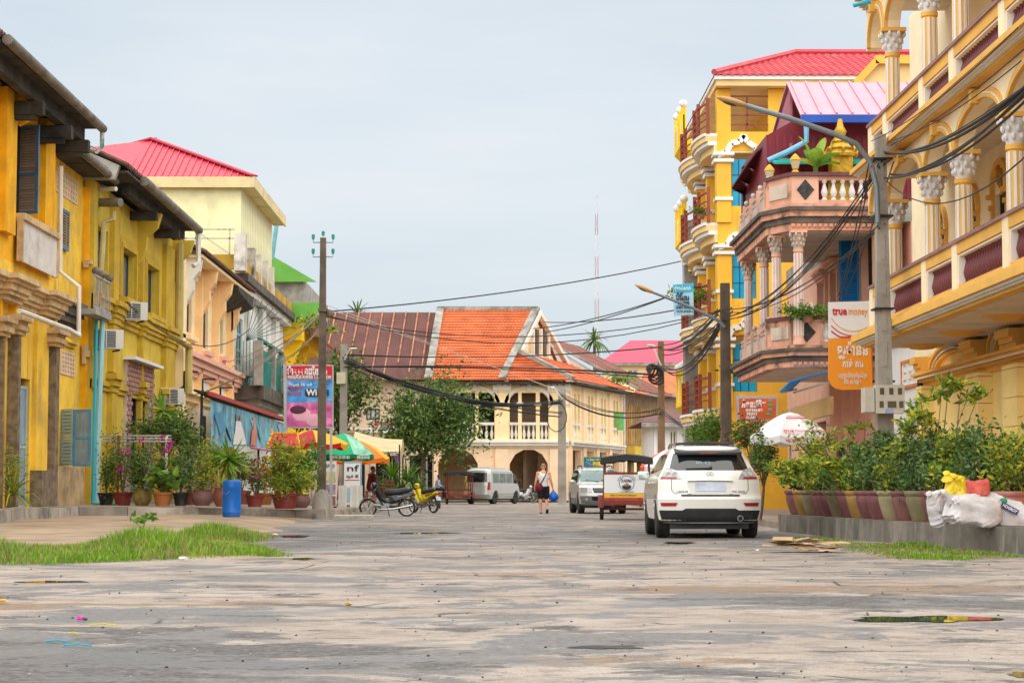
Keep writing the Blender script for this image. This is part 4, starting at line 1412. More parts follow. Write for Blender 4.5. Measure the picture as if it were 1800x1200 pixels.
cornice(mb,FE,22,uw1,zs_ - 0.12,((0.1,0.1),(0.07,0.2),(0.07,0.32),(0.06,0.4)),d=WD)
part('string_course',mb,mat_ochre,h)
part('string_stripe',MB().fbox(FE,22,uw1,zs_ + 0.02,zs_ + 0.05,WD + 0.38,WD + 0.412),mat_stripe,h)
for (a0,a1),(b0,b1) in zip(pil[1:],pil[:-1]):
 lo,hi = min(a1,b0),max(a1,b0)
 lo,hi = sorted((a1,b0))
 if hi - lo > 0.6:
  for kk,(w_,m_) in enumerate(((0.16,mat_ochre),(0.06,mat_stripe),(0.12,mat_ochre))):
   e = 0.2 + kk * 0.17
   mb = MB()
   arch_band(mb,FE,lo + e,hi - e,zs_ + 0.2,0.62 - e * 0.6,w_ * 0.5,WD - 0.01,WD + 0.16 - 0.03 * kk)
   part('arch_moulding',mb,m_,h)
mb = MB()
u = 22.0
k = 0
segs = []
while u < uw1:
 un = min(u + 0.62,uw1)
 for z0,z1,m_,nm in ((PZ,1.0,mat_tilebase,'stone_tile'),(1.01,1.28,mat_tilebase,'stone_tile'),(1.29,1.52,mat_tileband,'stone_band')):
  if not (d0[0] - 0.02 < (u + un) / 2 < d0[1] + 0.02):
   pd = 0.34 if any(a - 0.1 < (u + un) / 2 < b + 0.1 for a,b in pil) else 0.04
   if u > 36:
    part(nm,MB().fbox(FE,u + 0.004,un - 0.004,z0,z1,WD,WD + pd + (0.02 if nm == 'stone_band' else 0)),m_,h)
 u = un
# slabs with mouldings and rosettes on the soffit
def balcony(zf,zr,ztop_soffit,uend):
 mb = MB()
 mb.fbox(FE,22,uend,ztop_soffit,zf - 0.02,-9.0,0.0)
 part('balcony_slab',mb,mat_soffit,h)
 mb = MB()
 z = ztop_soffit + 0.01
 hh = zf - ztop_soffit
 for f0,f1,p,m_ in ((0.0,0.12,0.22,0),(0.3,0.62,0.42,0),(0.72,0.86,0.22,0),(0.86,1.0,0.12,0)):
  mb.fbox(FE,22,uend + p,z + hh * f0,z + hh * f1,-2.0,p)
 part('balcony_moulding',mb,mat_ochre,h)
 mb = MB()
 for f0,f1,p in ((0.12,0.2,0.29),(0.2,0.3,0.35),(0.62,0.72,0.3)):
  mb.fbox(FE,22,uend + p,z + hh * f0,z + hh * f1,-1.99,p)
 part('balcony_stripe',mb,mat_stripe,h)
 # balustrade: pedestals, base, cap and balusters
 mb = MB()
 mb.fbox(FE,22,uend,zf,zf + 0.1,-0.24,0.02)
 mb.fbox(FE,22,uend,zr - 0.26,zr - 0.06,-0.26,0.05)
 mb.fbox(FE,22,uend,zr - 0.3,zr - 0.26,-0.22,0.01)
 part('balustrade_beam',mb,mat_ochre,h)
 part('rail_cap',MB().fbox(FE,22,uend + 0.05,zr - 0.06,zr,-0.3,0.1),mat_plumrail,h)
 pp = sorted([c for c in ucol if c > 25] + [uend - 0.14])
 for c in pp:
  part('pedestal',MB().fbox(FE,c - 0.19,c + 0.19,zf + 0.002,zr - 0.061,-0.27,0.06),mat_cream,h)
  part('pedestal_stripe',MB().fbox(FE,c - 0.26,c - 0.2,zf + 0.1,zr - 0.3,-0.2,0.03),mat_stripe,h)
 for a,b in zip(pp,pp[1:]):
  if b > 27:
   baluster_row(h,FE,a + 0.27,b - 0.27,zf + 0.1,-0.1,bal_me,0.19,(zr - zf - 0.4) / 0.62)
   mb = MB()
   mb.fbox(FE,a + 0.21,b - 0.21,zr - 0.31,zr - 0.28,-0.19,0.025)
   part('balustrade_stripe',mb,mat_stripe,h)
balcony(Z1F,Z1R,4.05,UEND)
balcony(Z2F,Z2R,7.9,UEND - 0.1)
for px in (1622,1690,1775):
 q = FE.U(px,-0.9)
 rs = [(0.5,0),(0.46,0.03),(0.3,0.05),(0.26,0.09),(0.1,0.11)]
 mb = MB()
 mb.lathe([(r,-z) for r,z in rs],FE.pt(FE.U(px,-0.9),-0.9,4.05),16)
 part('ceiling_rosette',mb,mat_ochre,h,smooth=40)
# colonnades and arches
for c in ucol:
 if c > 25:
  p = FE.pt(c,-0.14,0)
  striped_column(h,p,Z1F,7.1,0.15,0.52)
  if c > 30:
   striped_column(h,p,Z2R - 0.4,10.85,0.15,0.52)
def arcade(zs,zt,d0,d1,cols,up_):
 for a,b in zip(cols,cols[1:]):
  if b < 27:
   continue
  mb = MB()
  arch_fill(mb,FE,a + 0.2,b - 0.2,zs,zt,d0,d1,14,rise=(zt - zs) * 0.72)
  part('arch_spandrel',mb,mat_cream,h)
  for e,w_,m_,dd in ((0.0,0.07,mat_ochre,0.07),(0.07,0.03,mat_stripe,0.06),(0.1,0.08,mat_ochre,0.05)):
   mb = MB()
   arch_band(mb,FE,a + 0.2 - e,b - 0.2 + e,zs,(zt - zs) * 0.72 + e,w_,d1 - 0.01,d1 + dd)
   part('arch_moulding',mb,m_,h)
  mb = MB().fbox(FE,(a + b) / 2 - 0.1,(a + b) / 2 + 0.1,zs + (zt - zs) * 0.66,zt - 0.02,d1,d1 + 0.16)
  part('keystone',mb,mat_ochre,h)
 for c in cols:
  if c > 27:
   part('impost',MB().fbox(FE,c - 0.2,c + 0.2,zs,zt,d0,d1 + 0.012),mat_cream,h)
arcade(7.1,7.9,-0.28,0.0,ucol + [UEND + 0.05],1)
arcade(10.85,11.8,-0.28,0.0,ucol + [UEND + 0.05],2)
part('roof_slab',MB().fbox(FE,22,UEND + 0.25,11.8,12.3,-9,0.1),mat_soffit,h)
mb = MB()
cornice(mb,FE,22,UEND + 0.1,11.82,((0.15,0.2),(0.12,0.3),(0.15,0.4)),d=0)
part('roof_cornice',mb,mat_ochre,h)
pipe('blue pipe stub jutting from the cream house roof edge',[at(1500,10,43),at(1530,3,43)],0.05,mat_pvc_blue)

# ---- narrow white house between the cream and pink houses
h = thing('house','narrow white house with orange framed vent beside the electricity pole','house',(10.4,49.8,0.2))
FN = F((10.42,0),(0,1),(-1,0))
mat_bw = M('bright_white_wall',(0.75,0.75,0.75),0.8,var=0.05,streak=((0.4,0.38,0.36),0.4))
mb = MB()
dw = (48.6,49.9,0.16,2.9)
wall_holes(mb,FN,uw1 + 0.05,52.6,0.16,4.6,[dw],-0.3,0)
mb.fbox(FN,uw1 + 0.05,52.6,0.16,4.6,-7,-0.7)
part('wall',mb,mat_bw,h)
part('doorway',MB().fbox(FN,dw[0],dw[1],0.16,dw[3],-0.6,-0.5),M('ochre_dim',(0.35,0.22,0.1),0.8),h)
part('roof_slab',MB().fbox(FN,uw1 + 0.05,52.6,4.6,4.8,-7,0.1),mat_concrete,h)
v = FN.R(1588,1617,632,672,0.0,ref=1617)
vent_block(h,FN,v[0],v[1],v[2],v[3],0.02,3,3,mat_stripe)
mb = MB()
mat_or = M('orange_frame',(0.55,0.2,0.05),0.7)
for a in ((v[0] - 0.08,v[0],v[2] - 0.08,v[3] + 0.08),(v[1],v[1] + 0.08,v[2] - 0.08,v[3] + 0.08),(v[0],v[1],v[2] - 0.08,v[2]),(v[0],v[1],v[3],v[3] + 0.08)):
 mb.fbox(FN,a[0],a[1],a[2],a[3],0,0.06)
part('vent_frame',mb,mat_or,h)
pipe('dark vertical drain pipe at the edge of the golden ground floor wall',[FE.pt(uw1 + 0.03,WD + 0.15,0.4),FE.pt(uw1 + 0.03,WD + 0.15,4.0)],0.07,mat_dark_metal)

# ---- pink house with weathered balconies and a red metal rooftop hut
mat_pink = M('pink_plaster','e2b09a',0.8,var=0.08,dirt=((0.5,0.3,0.22),0.3,0.8),streak=((0.25,0.15,0.12),0.4))
mat_pinkd = M('pink_weathered','dca58c',0.85,var=0.15,dirt=((0.04,0.036,0.034),1.0,2.2),streak=((0.035,0.03,0.03),1.0,3.0),bump=0.3)
mat_grille = M('grey_cast_grille',(0.5,0.47,0.43),0.8,var=0.15,dirt=((0.1,0.09,0.08),0.7,2))
mat_plumcap = M('plum_coping',(0.16,0.06,0.065),0.7,var=0.25,dirt=((0.03,0.03,0.03),0.8,1.5))
mat_diamond = M('black_diamond',(0.05,0.05,0.052),0.7,var=0.5,vs=8)
mat_salmon = M('salmon_wall','d79c88',0.8,var=0.1,dirt=((0.45,0.25,0.22),0.4,1))
h = thing('house','pink house with weathered balconies, diamond panels and red metal hut on its roof','house',(10.3,57,0.2))
FP = F((10.3,0),(0,1),(-1,0))
wp = []
for a,b,yt,yb in ((1443,1455,500,560),(1466,1476,480,560)):
 wp.append((FP.U(b),FP.U(a),FP.Z(a,yb),FP.Z(a,yt)))
blue_w = (FP.U(1536),FP.U(1517),FP.Z(1520,530),FP.Z(1520,415))
gd = [(FP.U(1452),FP.U(1436),0.16,3.0),(58.5,60.5,0.16,3.2)]
arc = [(FP.U(1434),FP.U(1420),4.75,6.3),(FP.U(1396),FP.U(1386),4.75,6.3)]
mb = MB()
wall_holes(mb,FP,52.65,70.0,0.16,8.0,wp + [blue_w] + gd + arc,-0.3,0)
mb.fbox(FP,52.65,70.0,0.16,8.0,-7,-0.8)
part('wall',mb,mat_pink,h)
for w in wp:
 window_unit(h,FP,w[0],w[1],w[2],w[3],-0.15,mat_stripe,mat_glass,2,1,0.06)
 mb = MB()
 cornice(mb,FP,w[0] - 0.2,w[1] + 0.2,w[3] + 0.05,((0.1,0.1),(0.12,0.18),(0.1,0.26)))
 mb.fbox(FP,w[0] - 0.2,w[0] - 0.02,w[2],w[3] + 0.05,0,0.08)
 mb.fbox(FP,w[1] + 0.02,w[1] + 0.2,w[2],w[3] + 0.05,0,0.08)
 part('window_surround',mb,mat_pink,h)
for w in arc:
 part('door_backing',MB().fbox(FP,w[0],w[1],w[2],w[3],-0.3,-0.25),M('tan_dim',(0.3,0.2,0.14),0.8),h)
 mb = MB()
 arch_band(mb,FP,w[0],w[1],6.3,0.5,0.12,0,0.1)
 part('door_arch',mb,mat_stripe,h)
for g in gd:
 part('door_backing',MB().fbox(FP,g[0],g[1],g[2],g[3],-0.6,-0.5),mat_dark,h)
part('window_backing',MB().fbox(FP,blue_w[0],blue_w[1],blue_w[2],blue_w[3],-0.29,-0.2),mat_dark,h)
mat_bluesh = M('bright_blue_shutter',(0.015,0.17,0.42),0.6,var=0.15)
shutter(h,FP.pt(blue_w[1] + 0.05,0.62,blue_w[2]),FP.pt(blue_w[1] + 0.0,0.06,blue_w[2]),blue_w[3] - blue_w[2],mat_bluesh,mat_bluesh,22,(0.5,),fw=0.07)
# balcony plan: front edge with chamfered corner
PLAN = [(10.3,53.5),(8.05,53.5),(7.5,54.6),(7.5,61.2),(10.3,61.2)]
def offset_plan(e):
 return [(10.3,53.5 - e),(8.05 - 0.45 * e,53.5 - e),(7.5 - e,54.6 - 0.45 * e),(7.5 - e,61.2 + e),(10.3,61.2 + e)]
def plan_prism(mb,e,z0,z1):
 mb.prism([Vector((x,y,z0)) for x,y in offset_plan(e)],(0,0,z1 - z0))
def pink_balcony(zs0,zf,zr):
 mb = MB()
 plan_prism(mb,-0.25,zs0,zf)
 part('balcony_slab',mb,mat_soffit,h)
 mb = MB()
 hh = zf - zs0
 for a,b,e in ((0.02,0.3,0.0),(0.52,0.72,0.14),(0.86,1.0,0.08)):
  plan_prism(mb,e,zs0 + hh * a,zs0 + hh * b)
 part('balcony_moulding',mb,mat_pinkd,h)
 mb = MB()
 for a,b,e in ((0.3,0.52,0.06),(0.72,0.86,0.22)):
  plan_prism(mb,e,zs0 + hh * a,zs0 + hh * b)
 part('balcony_dark_band',mb,mat_black_mould,h)
 # dentil row along the near edge and chamfer
 me = MB().box(-0.045,-0.03,0,0.045,0.05,0.09).mesh('dentil',mat_pinkd)
 n = 15
 for i in range(n):
  obj('dentil',me,h,TR((lerp(10.2,8.0,(i + 0.5) / n),53.47,zs0 + hh * 0.3 - 0.12)))
 # parapet: pink diamond panel, balusters, recessed panel on the chamfer, metal-like grilles beyond
 zt = zr - 0.1
 part('diamond_panel',MB().box(8.05,53.52,zf,8.78,53.68,zt),mat_pink,h)
 c = Vector((8.42,53.5,(zf + zt) / 2))
 hz = (zt - zf) * 0.38
 part('diamond_ornament',MB().prism([c + Vector((-0.24,0,0)),c + Vector((0,0,-hz)),c + Vector((0.24,0,0)),c + Vector((0,0,hz))],(0,0.05,0)),mat_diamond,h)
 fb_ = F((0,53.6),(1,0),(0,-1))
 mb = MB()
 mb.fbox(fb_,8.78,10.3,zf,zf + 0.1,-0.1,0.06)
 mb.fbox(fb_,8.78,10.3,zt - 0.1,zt,-0.1,0.06)
 part('balustrade_beam',mb,mat_pinkd,h)
 for i in range(6):
  obj('baluster',bal_white,h,TR((8.95 + i * 0.25,53.6,zf + 0.1)) @ Matrix.Diagonal((1.2,1.2,(zt - zf - 0.2) / 0.62,1)))
 a,b = Vector((8.05,53.5,0)),Vector((7.5,54.6,0))
 fc = F((a.x,a.y),(b - a).to_2d(),((a - b).y,(b - a).x))
 ln = (b - a).length
 part('chamfer_panel',MB().fbox(fc,0.02,ln,zf,zt,-0.15,0.0),mat_pinkd,h)
 part('panel_inset',MB().fbox(fc,0.2,ln - 0.2,zf + 0.18,zt - 0.18,-0.01,0.03),M('cream_inset',(0.62,0.52,0.42),0.85,streak=((0.15,0.12,0.1),0.8)),h)
 part('coping',MB().prism([Vector((x,y,zt)) for x,y in offset_plan(0.06)[:3]] + [Vector((x,y,zt)) for x,y in offset_plan(-0.28)[2:3:1] + offset_plan(-0.28)[1::-1]],(0,0,0.1)),mat_plumcap,h)
 fs = F((7.5,0),(0,1),(-1,0))
 u = 54.7
 while u < 60.8:
  un = u + 1.55
  part('pedestal',MB().fbox(fs,u,u + 0.22,zf,zt + 0.02,-0.2,0.03),mat_pinkd,h)
  part('finial',MB().ball(fs.pt(u + 0.11,-0.08,zt + 0.1),0.08),mat_grille,h,smooth=60)
  mb = MB()
  mb.fbox(fs,u + 0.22,un,zf,zf + 0.38,-0.12,-0.02)
  mb.fbox(fs,u + 0.22,un,zt - 0.14,zt - 0.08,-0.1,-0.04)
  mb.fbox(fs,u + 0.22,un,zf + 0.44,zf + 0.5,-0.1,-0.04)
  for i in range(8):
   uu = u + 0.3 + i * 0.15
   mb.bar(fs.pt(uu,-0.07,zf + 0.38),fs.pt(uu + 0.1,-0.07,zt - 0.1),0.03)
   mb.bar(fs.pt(uu + 0.1,-0.07,zf + 0.38),fs.pt(uu,-0.07,zt - 0.1),0.03)
  part('grille',mb,mat_grille,h)
  u = un
bal_white = MB().lathe(((0.06,0),(0.06,0.05),(0.035,0.07),(0.065,0.16),(0.08,0.24),(0.06,0.34),(0.035,0.46),(0.03,0.52),(0.055,0.55),(0.055,0.62)),n=8).mesh('baluster',mat_capital,None,50)
pink_balcony(4.15,4.75,5.55)
pink_balcony(7.85,8.6,9.45)
for px,X in ((1406,8.15),(1367,7.72),(1345,7.72),(1317,7.72)):
 y = X * FPX / (px - VPX)
 striped_column(h,(X + 0.05,y + 0.25),4.75,7.85,0.125,0.5,mat_pink,mat_capital,M('tan_capital',(0.55,0.44,0.36),0.8,dirt=((0.3,0.24,0.2),0.5,4)))
part('roof_slab',MB().box(10.3,52.7,8.0,17.3,70,8.55),mat_concrete,h)
# hut of red ribbed sheets
mat_redsheet = M('crimson_sheet',(0.2,0.012,0.025),0.5,var=0.12)
mat_rosesheet = M('rose_roof','c68a98',0.45,var=0.05)
hx0,hx1,hy0,hy1 = gx(1353,57.0),16.0,57.0,63.0
zt = 11.1
part('hut_wall',MB().box(hx0,hy0,8.6,hx1,hy1,zt),mat_redsheet,h)
me = MB().box(-0.05,-0.03,0,0.05,0.02,zt - 8.6).mesh('wall_rib',mat_redsheet)
for i in range(24):
 obj('wall_rib',me,h,TR((hx0 + 0.1 + i * 0.21,hy0,8.6)))
# roof: slope towards the viewer plus gable triangle
zr_,ze_ = at(1470,148,60.0).z,at(1470,204,56.2).z
xe,xrg = gx(1414,56.2),gx(1390,60.0)
mb = MB()
mb.hexa([(xe,56.2,ze_),(hx1,56.2,ze_),(hx1,60,zr_),(xrg,60,zr_),(xe,56.2,ze_ + 0.05),(hx1,56.2,ze_ + 0.05),(hx1,60,zr_ + 0.05),(xrg,60,zr_ + 0.05)])
mb.hexa([(xe,63.6,ze_),(hx1,63.6,ze_),(hx1,60,zr_),(xrg,60,zr_),(xe,63.6,ze_ + 0.05),(hx1,63.6,ze_ + 0.05),(hx1,60,zr_ + 0.05),(xrg,60,zr_ + 0.05)])
ro = part('roof',mb,mat_rosesheet,h)
mb = MB()
for i in range(17):
 t = (i + 0.3) / 16
 a = Vector((lerp(xe,hx1,t),56.2,ze_ + 0.07))
 b = Vector((lerp(xrg,hx1,t),60,zr_ + 0.07))
 mb.bar(a,b,0.05,0.06)
part('roof_ribs',mb,mat_rosesheet,ro)
part('gable_sheet',MB().prism([(gx(1372,59),56.5,zt - 0.6),(gx(1372,59),63.2,zt - 0.6),(xrg + 0.1,60,zr_ - 0.05),],(0.08,0,0)),M('rose_gable',(0.33,0.07,0.1),0.5),h)
part('gable_wall',MB().prism([(gx(1353,57),57.02,zt - 0.02),(hx1 - 0.5,57.02,zt - 0.02),(hx1 - 0.5,57.02,ze_ + 0.1),(xe + 0.25,57.02,ze_ + 0.2)],(0,0.2,0)),mat_redsheet,h)
part('roof_gutter',MB().box(xe,56.0,ze_ - 0.22,hx1,56.18,ze_),M('royal_blue_gutter',(0.008,0.07,0.4),0.4),h)
pipe('blue roof pipe bending down from the royal blue gutter',[(xe + 0.15,56.1,ze_ - 0.2),(xe + 0.15,56.1,ze_ - 0.75),(xe - 0.4,56.2,ze_ - 1.05),(xe - 0.9,56.4,ze_ - 1.25)],0.08,M('light_blue_pipe',(0.16,0.42,0.62),0.4))
# teal awning sheet on the hut
mb = MB()
mb.hexa([(gx(1365,56),55.8,10.05),(gx(1545,56),55.8,10.05),(gx(1545,56),57,10.35),(gx(1365,56),57,10.35),(gx(1365,56),55.8,10.12),(gx(1545,56),55.8,10.12),(gx(1545,56),57,10.42),(gx(1365,56),57,10.42)])
part('awning_sheet',mb,M('teal_sheet',(0.01,0.34,0.28),0.5),h)
# dark lean-to canopy on the far side of the hut, curved edge
mb = MB()
P0 = [(1352,252,57.5),(1330,268,58.2),(1312,292,59),(1297,315,60),(1286,332,60.8)]
top = [at(*q) for q in P0]
for a,b in zip(top,top[1:]):
 mb.hexa([a,b,b + Vector((2.6,6.0,0.0)),a + Vector((1.6,6.0,0.0)),a + Vector((0,0,0.06)),b + Vector((0,0,0.06)),b + Vector((2.6,6.0,0.06)),a + Vector((1.6,6.0,0.06))])
part('canopy_sheet',mb,M('dark_red_canopy',(0.12,0.025,0.03),0.6),h)
part('canopy_wall',MB().box(gx(1310,62),62,8.6,gx(1352,62),62.2,11.0),M('black_ribbed_wall',(0.02,0.022,0.026),0.6),h)
me = MB().box(-0.02,-0.02,0,0.02,0.02,2.3).mesh('wall_rib',MATS['black_ribbed_wall'])
for i in range(6):
 obj('wall_rib',me,h,TR((gx(1313 + i * 7,61.95),61.98,8.65)))
# blue awning over the shop front
t = thing('awning','bright blue curved shop awning under the pink balcony','awning',(8.6,53,3.0))
mb = MB()
ctrl = [at(1370,690,52),at(1388,672,52.2),at(1410,665,52.5),at(1456,654,53.2)]
for a,b in zip(ctrl,ctrl[1:]):
 mb.hexa([a,b,b + Vector((0.5,1.2,0.12)),a + Vector((0.5,1.2,0.12)),a + Vector((0,0,0.04)),b + Vector((0,0,0.04)),b + Vector((0.5,1.2,0.16)),a + Vector((0.5,1.2,0.16))])
part('sheet',mb,M('awning_blue',(0.01,0.28,0.72),0.5),t)
mb = MB()
mb.bar(at(1395,690,52.8),at(1456,672,53.2),0.05)
mb.bar(at(1372,690,52.4),at(1400,684,53.4),0.04)
part('frame',mb,mat_concrete,t)
part('shop_sign',MB().hexa([at(1375,750,55.5),at(1460,728,53.2),at(1460,728,53.2) + Vector((0.1,0.1,0)),at(1375,750,55.5) + Vector((0.1,0.1,0)),at(1375,722,55.5),at(1460,696,53.2),at(1460,696,53.2) + Vector((0.1,0.1,0)),at(1375,722,55.5) + Vector((0.1,0.1,0))]),M('tan_board',(0.5,0.32,0.14),0.7),h)
part('ground_floor_pier',MB().fbox(FP,FP.U(1520),FP.U(1465),0.16,4.1,0.0,0.12),mat_salmon,h)

# ---- four-storey yellow house with wavy balconies
mat_ry = M('warm_yellow','ecb63c',0.8,var=0.06,dirt=((0.6,0.33,0.1),0.25,0.7))
mat_rcream = M('cream_band','ecca8c',0.75,var=0.06,dirt=((0.5,0.35,0.2),0.25,1))
mat_rust = M('red_brown_iron',(0.28,0.06,0.03),0.6,var=0.15)
mat_redtile = M('red_glazed_tile','be4650',0.45,var=0.1,vs=3,dirt=((0.5,0.2,0.18),0.4,1.0))
h = thing('apartment_house','four-storey yellow house with wavy balconies and red tiled roof','house',(8.1,77,0.2))
RX0,RY0,RY1 = 8.1,72.0,82.0
FR = F((RX0,0),(0,1),(-1,0))
FRE = F((0,RY0),(1,0),(0,-1))       # end wall facing the viewer
floors = [FR.Z(1264,y) for y in (722,557,392,232)]
ztop = 15.5
ew = []
for zf in floors:
 ew.append((gx(1290,RY0),gx(1333,RY0),zf + 0.7,zf + 2.75))
mb = MB()
wall_holes(mb,FRE,RX0 + 0.02,16.5,0.16,ztop - 1.6,ew[:3],-0.3,0.0)
part('end_wall',mb,mat_ry,h)
mb = MB()
mb.box(RX0 + 2.4,RY0 + 0.35,0.16,16.5,RY1,ztop)
part('core',mb,mat_ry,h)
# open top storey: parapet, corner post, back wall
mb = MB()
mb.fbox(FRE,RX0 + 1.9,16.5,ztop - 1.6,ztop - 0.02,-0.3,0)
part('top_wall',mb,mat_ry,h)
for a in (RX0 + 0.02,):
 part('corner_post',MB().fbox(FRE,a,a + 0.5,ztop - 1.6,ztop - 0.02,-0.5,0),mat_ry,h)
fy_ = FRE
mb = MB()
for z in (0.25,0.6,0.95,1.3):
 mb.fbox(FRE,RX0 + 0.5,RX0 + 1.9,ztop - 1.6 + z,ztop - 1.55 + z,-0.1,-0.05)
mb.fbox(FRE,RX0 + 1.1,RX0 + 1.17,ztop - 1.6,ztop - 0.3,-0.1,-0.05)
part('railing',mb,mat_rust,h)
for k,w in enumerate(ew[:3]):
 c0,c1 = w[0],w[1]
 mb = MB()
 win_m = M('sky_blue_window',(0.01,0.36,0.62),0.4,var=0.1)
 part('window',MB().fbox(FRE,c0 + 0.05,c1 - 0.02,w[2],w[3] - 0.3,-0.24,-0.18),win_m,h)
 mb = MB()
 for i in (1,2):
  mb.fbox(FRE,lerp(c0,c1,i / 3) - 0.012,lerp(c0,c1,i / 3) + 0.012,w[2],w[3] - 0.3,-0.18,-0.165)
 for i in (1,2):
  zz = lerp(w[2],w[3] - 0.3,i / 3)
  mb.fbox(FRE,c0 + 0.05,c1 - 0.02,zz - 0.012,zz + 0.012,-0.18,-0.168)
 part('window_bars',mb,mat_dark_metal,h)
 # ogee hood moulding
 pts = [(c0 - 0.5,w[3] - 0.2),(c0 - 0.2,w[3] - 0.1),(c0,w[3] + 0.25),(c0 + 0.3,w[3] + 0.3),((c0 + c1) / 2,w[3] + 0.55),(c1 - 0.3,w[3] + 0.3),(c1,w[3] + 0.1),(c1 + 0.12,w[3] - 0.25),(c1 + 0.4,w[3] - 0.3)]
 mb = MB()
 for (a,b),(c,d) in zip(pts,pts[1:]):
  mb.bar(FRE.pt(a,0.08,b),FRE.pt(c,0.08,d),0.2,0.16,up=(0,-1,0))
 part('hood_moulding',mb,mat_stripe,h)
 # corner pillar with capital
 mb = MB()
 mb.box(RX0 - 0.02,RY0 - 0.1,floors[k] + 0.1,RX0 + 0.5,RY0 + 0.55,floors[k] + 2.3)
 part('corner_pillar',mb,mat_ry,h)
 for z,e,nm in ((2.3,0.1,'pillar_capital'),(2.55,0.12,'pillar_capital'),(0.9,0.06,'pillar_band')):
  part(nm,MB().box(RX0 - 0.02 - e,RY0 - 0.1 - e,floors[k] + z,RX0 + 0.5 + e,RY0 + 0.55 + e,floors[k] + z + 0.12),mat_stripe,h)
 for yy in (RY0 + 3.3,RY0 + 6.6):
  part('pillar',MB().box(RX0,yy,floors[k] + 0.1,RX0 + 0.6,yy + 0.6,floors[k] + 2.3),mat_ry,h)
  for z,e,nm in ((2.3,0.1,'pillar_capital'),(2.5,0.15,'pillar_capital'),(0.9,0.05,'pillar_band')):
   part(nm,MB().box(RX0 - e,yy - e,floors[k] + z,RX0 + 0.6 + e,yy + 0.6 + e,floors[k] + z + 0.13),mat_stripe,h)
 # arches between the pillars
 zn = floors[k + 1] - 0.55
 for a,b in ((RY0 + 0.65,RY0 + 3.3),(RY0 + 3.9,RY0 + 6.6),(RY0 + 7.2,RY1)):
  mb = MB()
  arch_fill(mb,FR,a,b,floors[k] + 2.6,zn,-0.5,-0.05,10,rise=(zn - floors[k] - 2.6) * 0.7)
  part('arch',mb,mat_rcream,h)
def wavy(u):
 t = (u - RY0) / (RY1 - RY0)
 return 0.26 + 0.4 * abs(math.sin(t * math.pi * 2.0 + 0.25)) ** 0.8
for k,zf in enumerate(floors):
 us = [lerp(RY0 + 0.02,RY1,i / 40) for i in range(41)]
 for z0,z1,e,m_,nm in ((-0.62,-0.34,-0.3,mat_rcream,'slab_base'),(-0.34,-0.2,-0.08,mat_stripe,'slab_stripe'),(-0.2,0.0,0.0,mat_rcream,'slab_band'),(0.0,0.1,0.06,mat_stripe,'slab_lip')):
  mb = MB()
  for a,b in zip(us,us[1:]):
   mb.hexa([FR.pt(a,-2.4,zf + z0),FR.pt(b,-2.4,zf + z0),FR.pt(b,wavy(b) + e,zf + z0),FR.pt(a,wavy(a) + e,zf + z0),FR.pt(a,-2.4,zf + z1),FR.pt(b,-2.4,zf + z1),FR.pt(b,wavy(b) + e,zf + z1),FR.pt(a,wavy(a) + e,zf + z1)])
  part(nm,mb,m_,h,smooth=40)
 mb = MB()
 line = [FR.pt(u,wavy(u) - 0.08,0) for u in us]
 for zz in (0.3,0.55,0.8,1.12):
  mb.tube([p + Vector((0,0,zf + 0.1 + zz)) for p in line],0.03 if zz < 1 else 0.045,5)
 part('balcony_rails',mb,mat_rust,h)
 for i in range(0,41,5):
  part('balcony_post',MB().box(line[i].x - 0.06,line[i].y - 0.06,zf + 0.1,line[i].x + 0.06,line[i].y + 0.06,zf + 1.4),mat_rust,h)
 if k < 3:
  part('side_parapet',MB().fbox(FRE,RX0 + 0.76,16.4,zf - 0.6,zf + 0.55,0.0,0.05),mat_ry,h)
# eaves and hipped tile roof
mb = MB()
mb.box(RX0 - 0.05,RY0 - 0.5,ztop,17,RY1 + 0.5,ztop + 0.22)
part('eave',mb,mat_rcream,h)
part('eave_lip',MB().box(RX0 - 0.12,RY0 - 0.6,ztop + 0.22,17,RY1 + 0.6,ztop + 0.36),mat_stripe,h)
rz = at(1405,96,77).z
A,B = Vector((RX0 - 0.15,RY0 - 0.65,ztop + 0.37)),Vector((RX0 - 0.15,RY1 + 0.65,ztop + 0.37))
R1_,R2_ = Vector((gx(1405,77),77.0,rz)),Vector((24,77.0,rz))
mb = MB()
mb.quad(A,Vector((24,A.y,A.z)),R2_,R1_)
mb.tri(A,R1_,B)
mb.quad(B,Vector((24,B.y,B.z)),R2_,R1_)
rf = part('roof',mb,mat_redtile,h)
mb = MB()     # courses of rounded tiles on the slope facing the viewer
rows,cols = 16,44
for r in range(rows):
 t0 = r / rows
 l0 = A.lerp(R1_,t0)
 t1 = (r + 1.15) / rows
 p1 = A.lerp(R1_,min(1,t1))
 def fn(u,v,l0=l0,p1=p1):
  x = lerp(l0.x + 0.1,22.0,u)
  k = 0.0 if v < 0.4 else (v - 1 / 3) * 1.5
  y = lerp(l0.y,p1.y,k)
  z = lerp(l0.z,p1.z,k) + (0.05 * (1 - k) if v > 0.1 else -0.02) + 0.022 * math.sin(x * 2 * math.pi / 0.3) + 0.012
  return Vector((x,y,z))
 mb.grid(fn,280,3)
part('roof_tiles',mb,mat_redtile,rf,smooth=50)['kind'] = 'stuff'
part('ridge_tiles',MB().tube([A + Vector((0,0,0.1)),R1_ + Vector((0,0,0.1)),R2_ + Vector((0,0,0.1))],0.12,6),mat_redtile,rf)
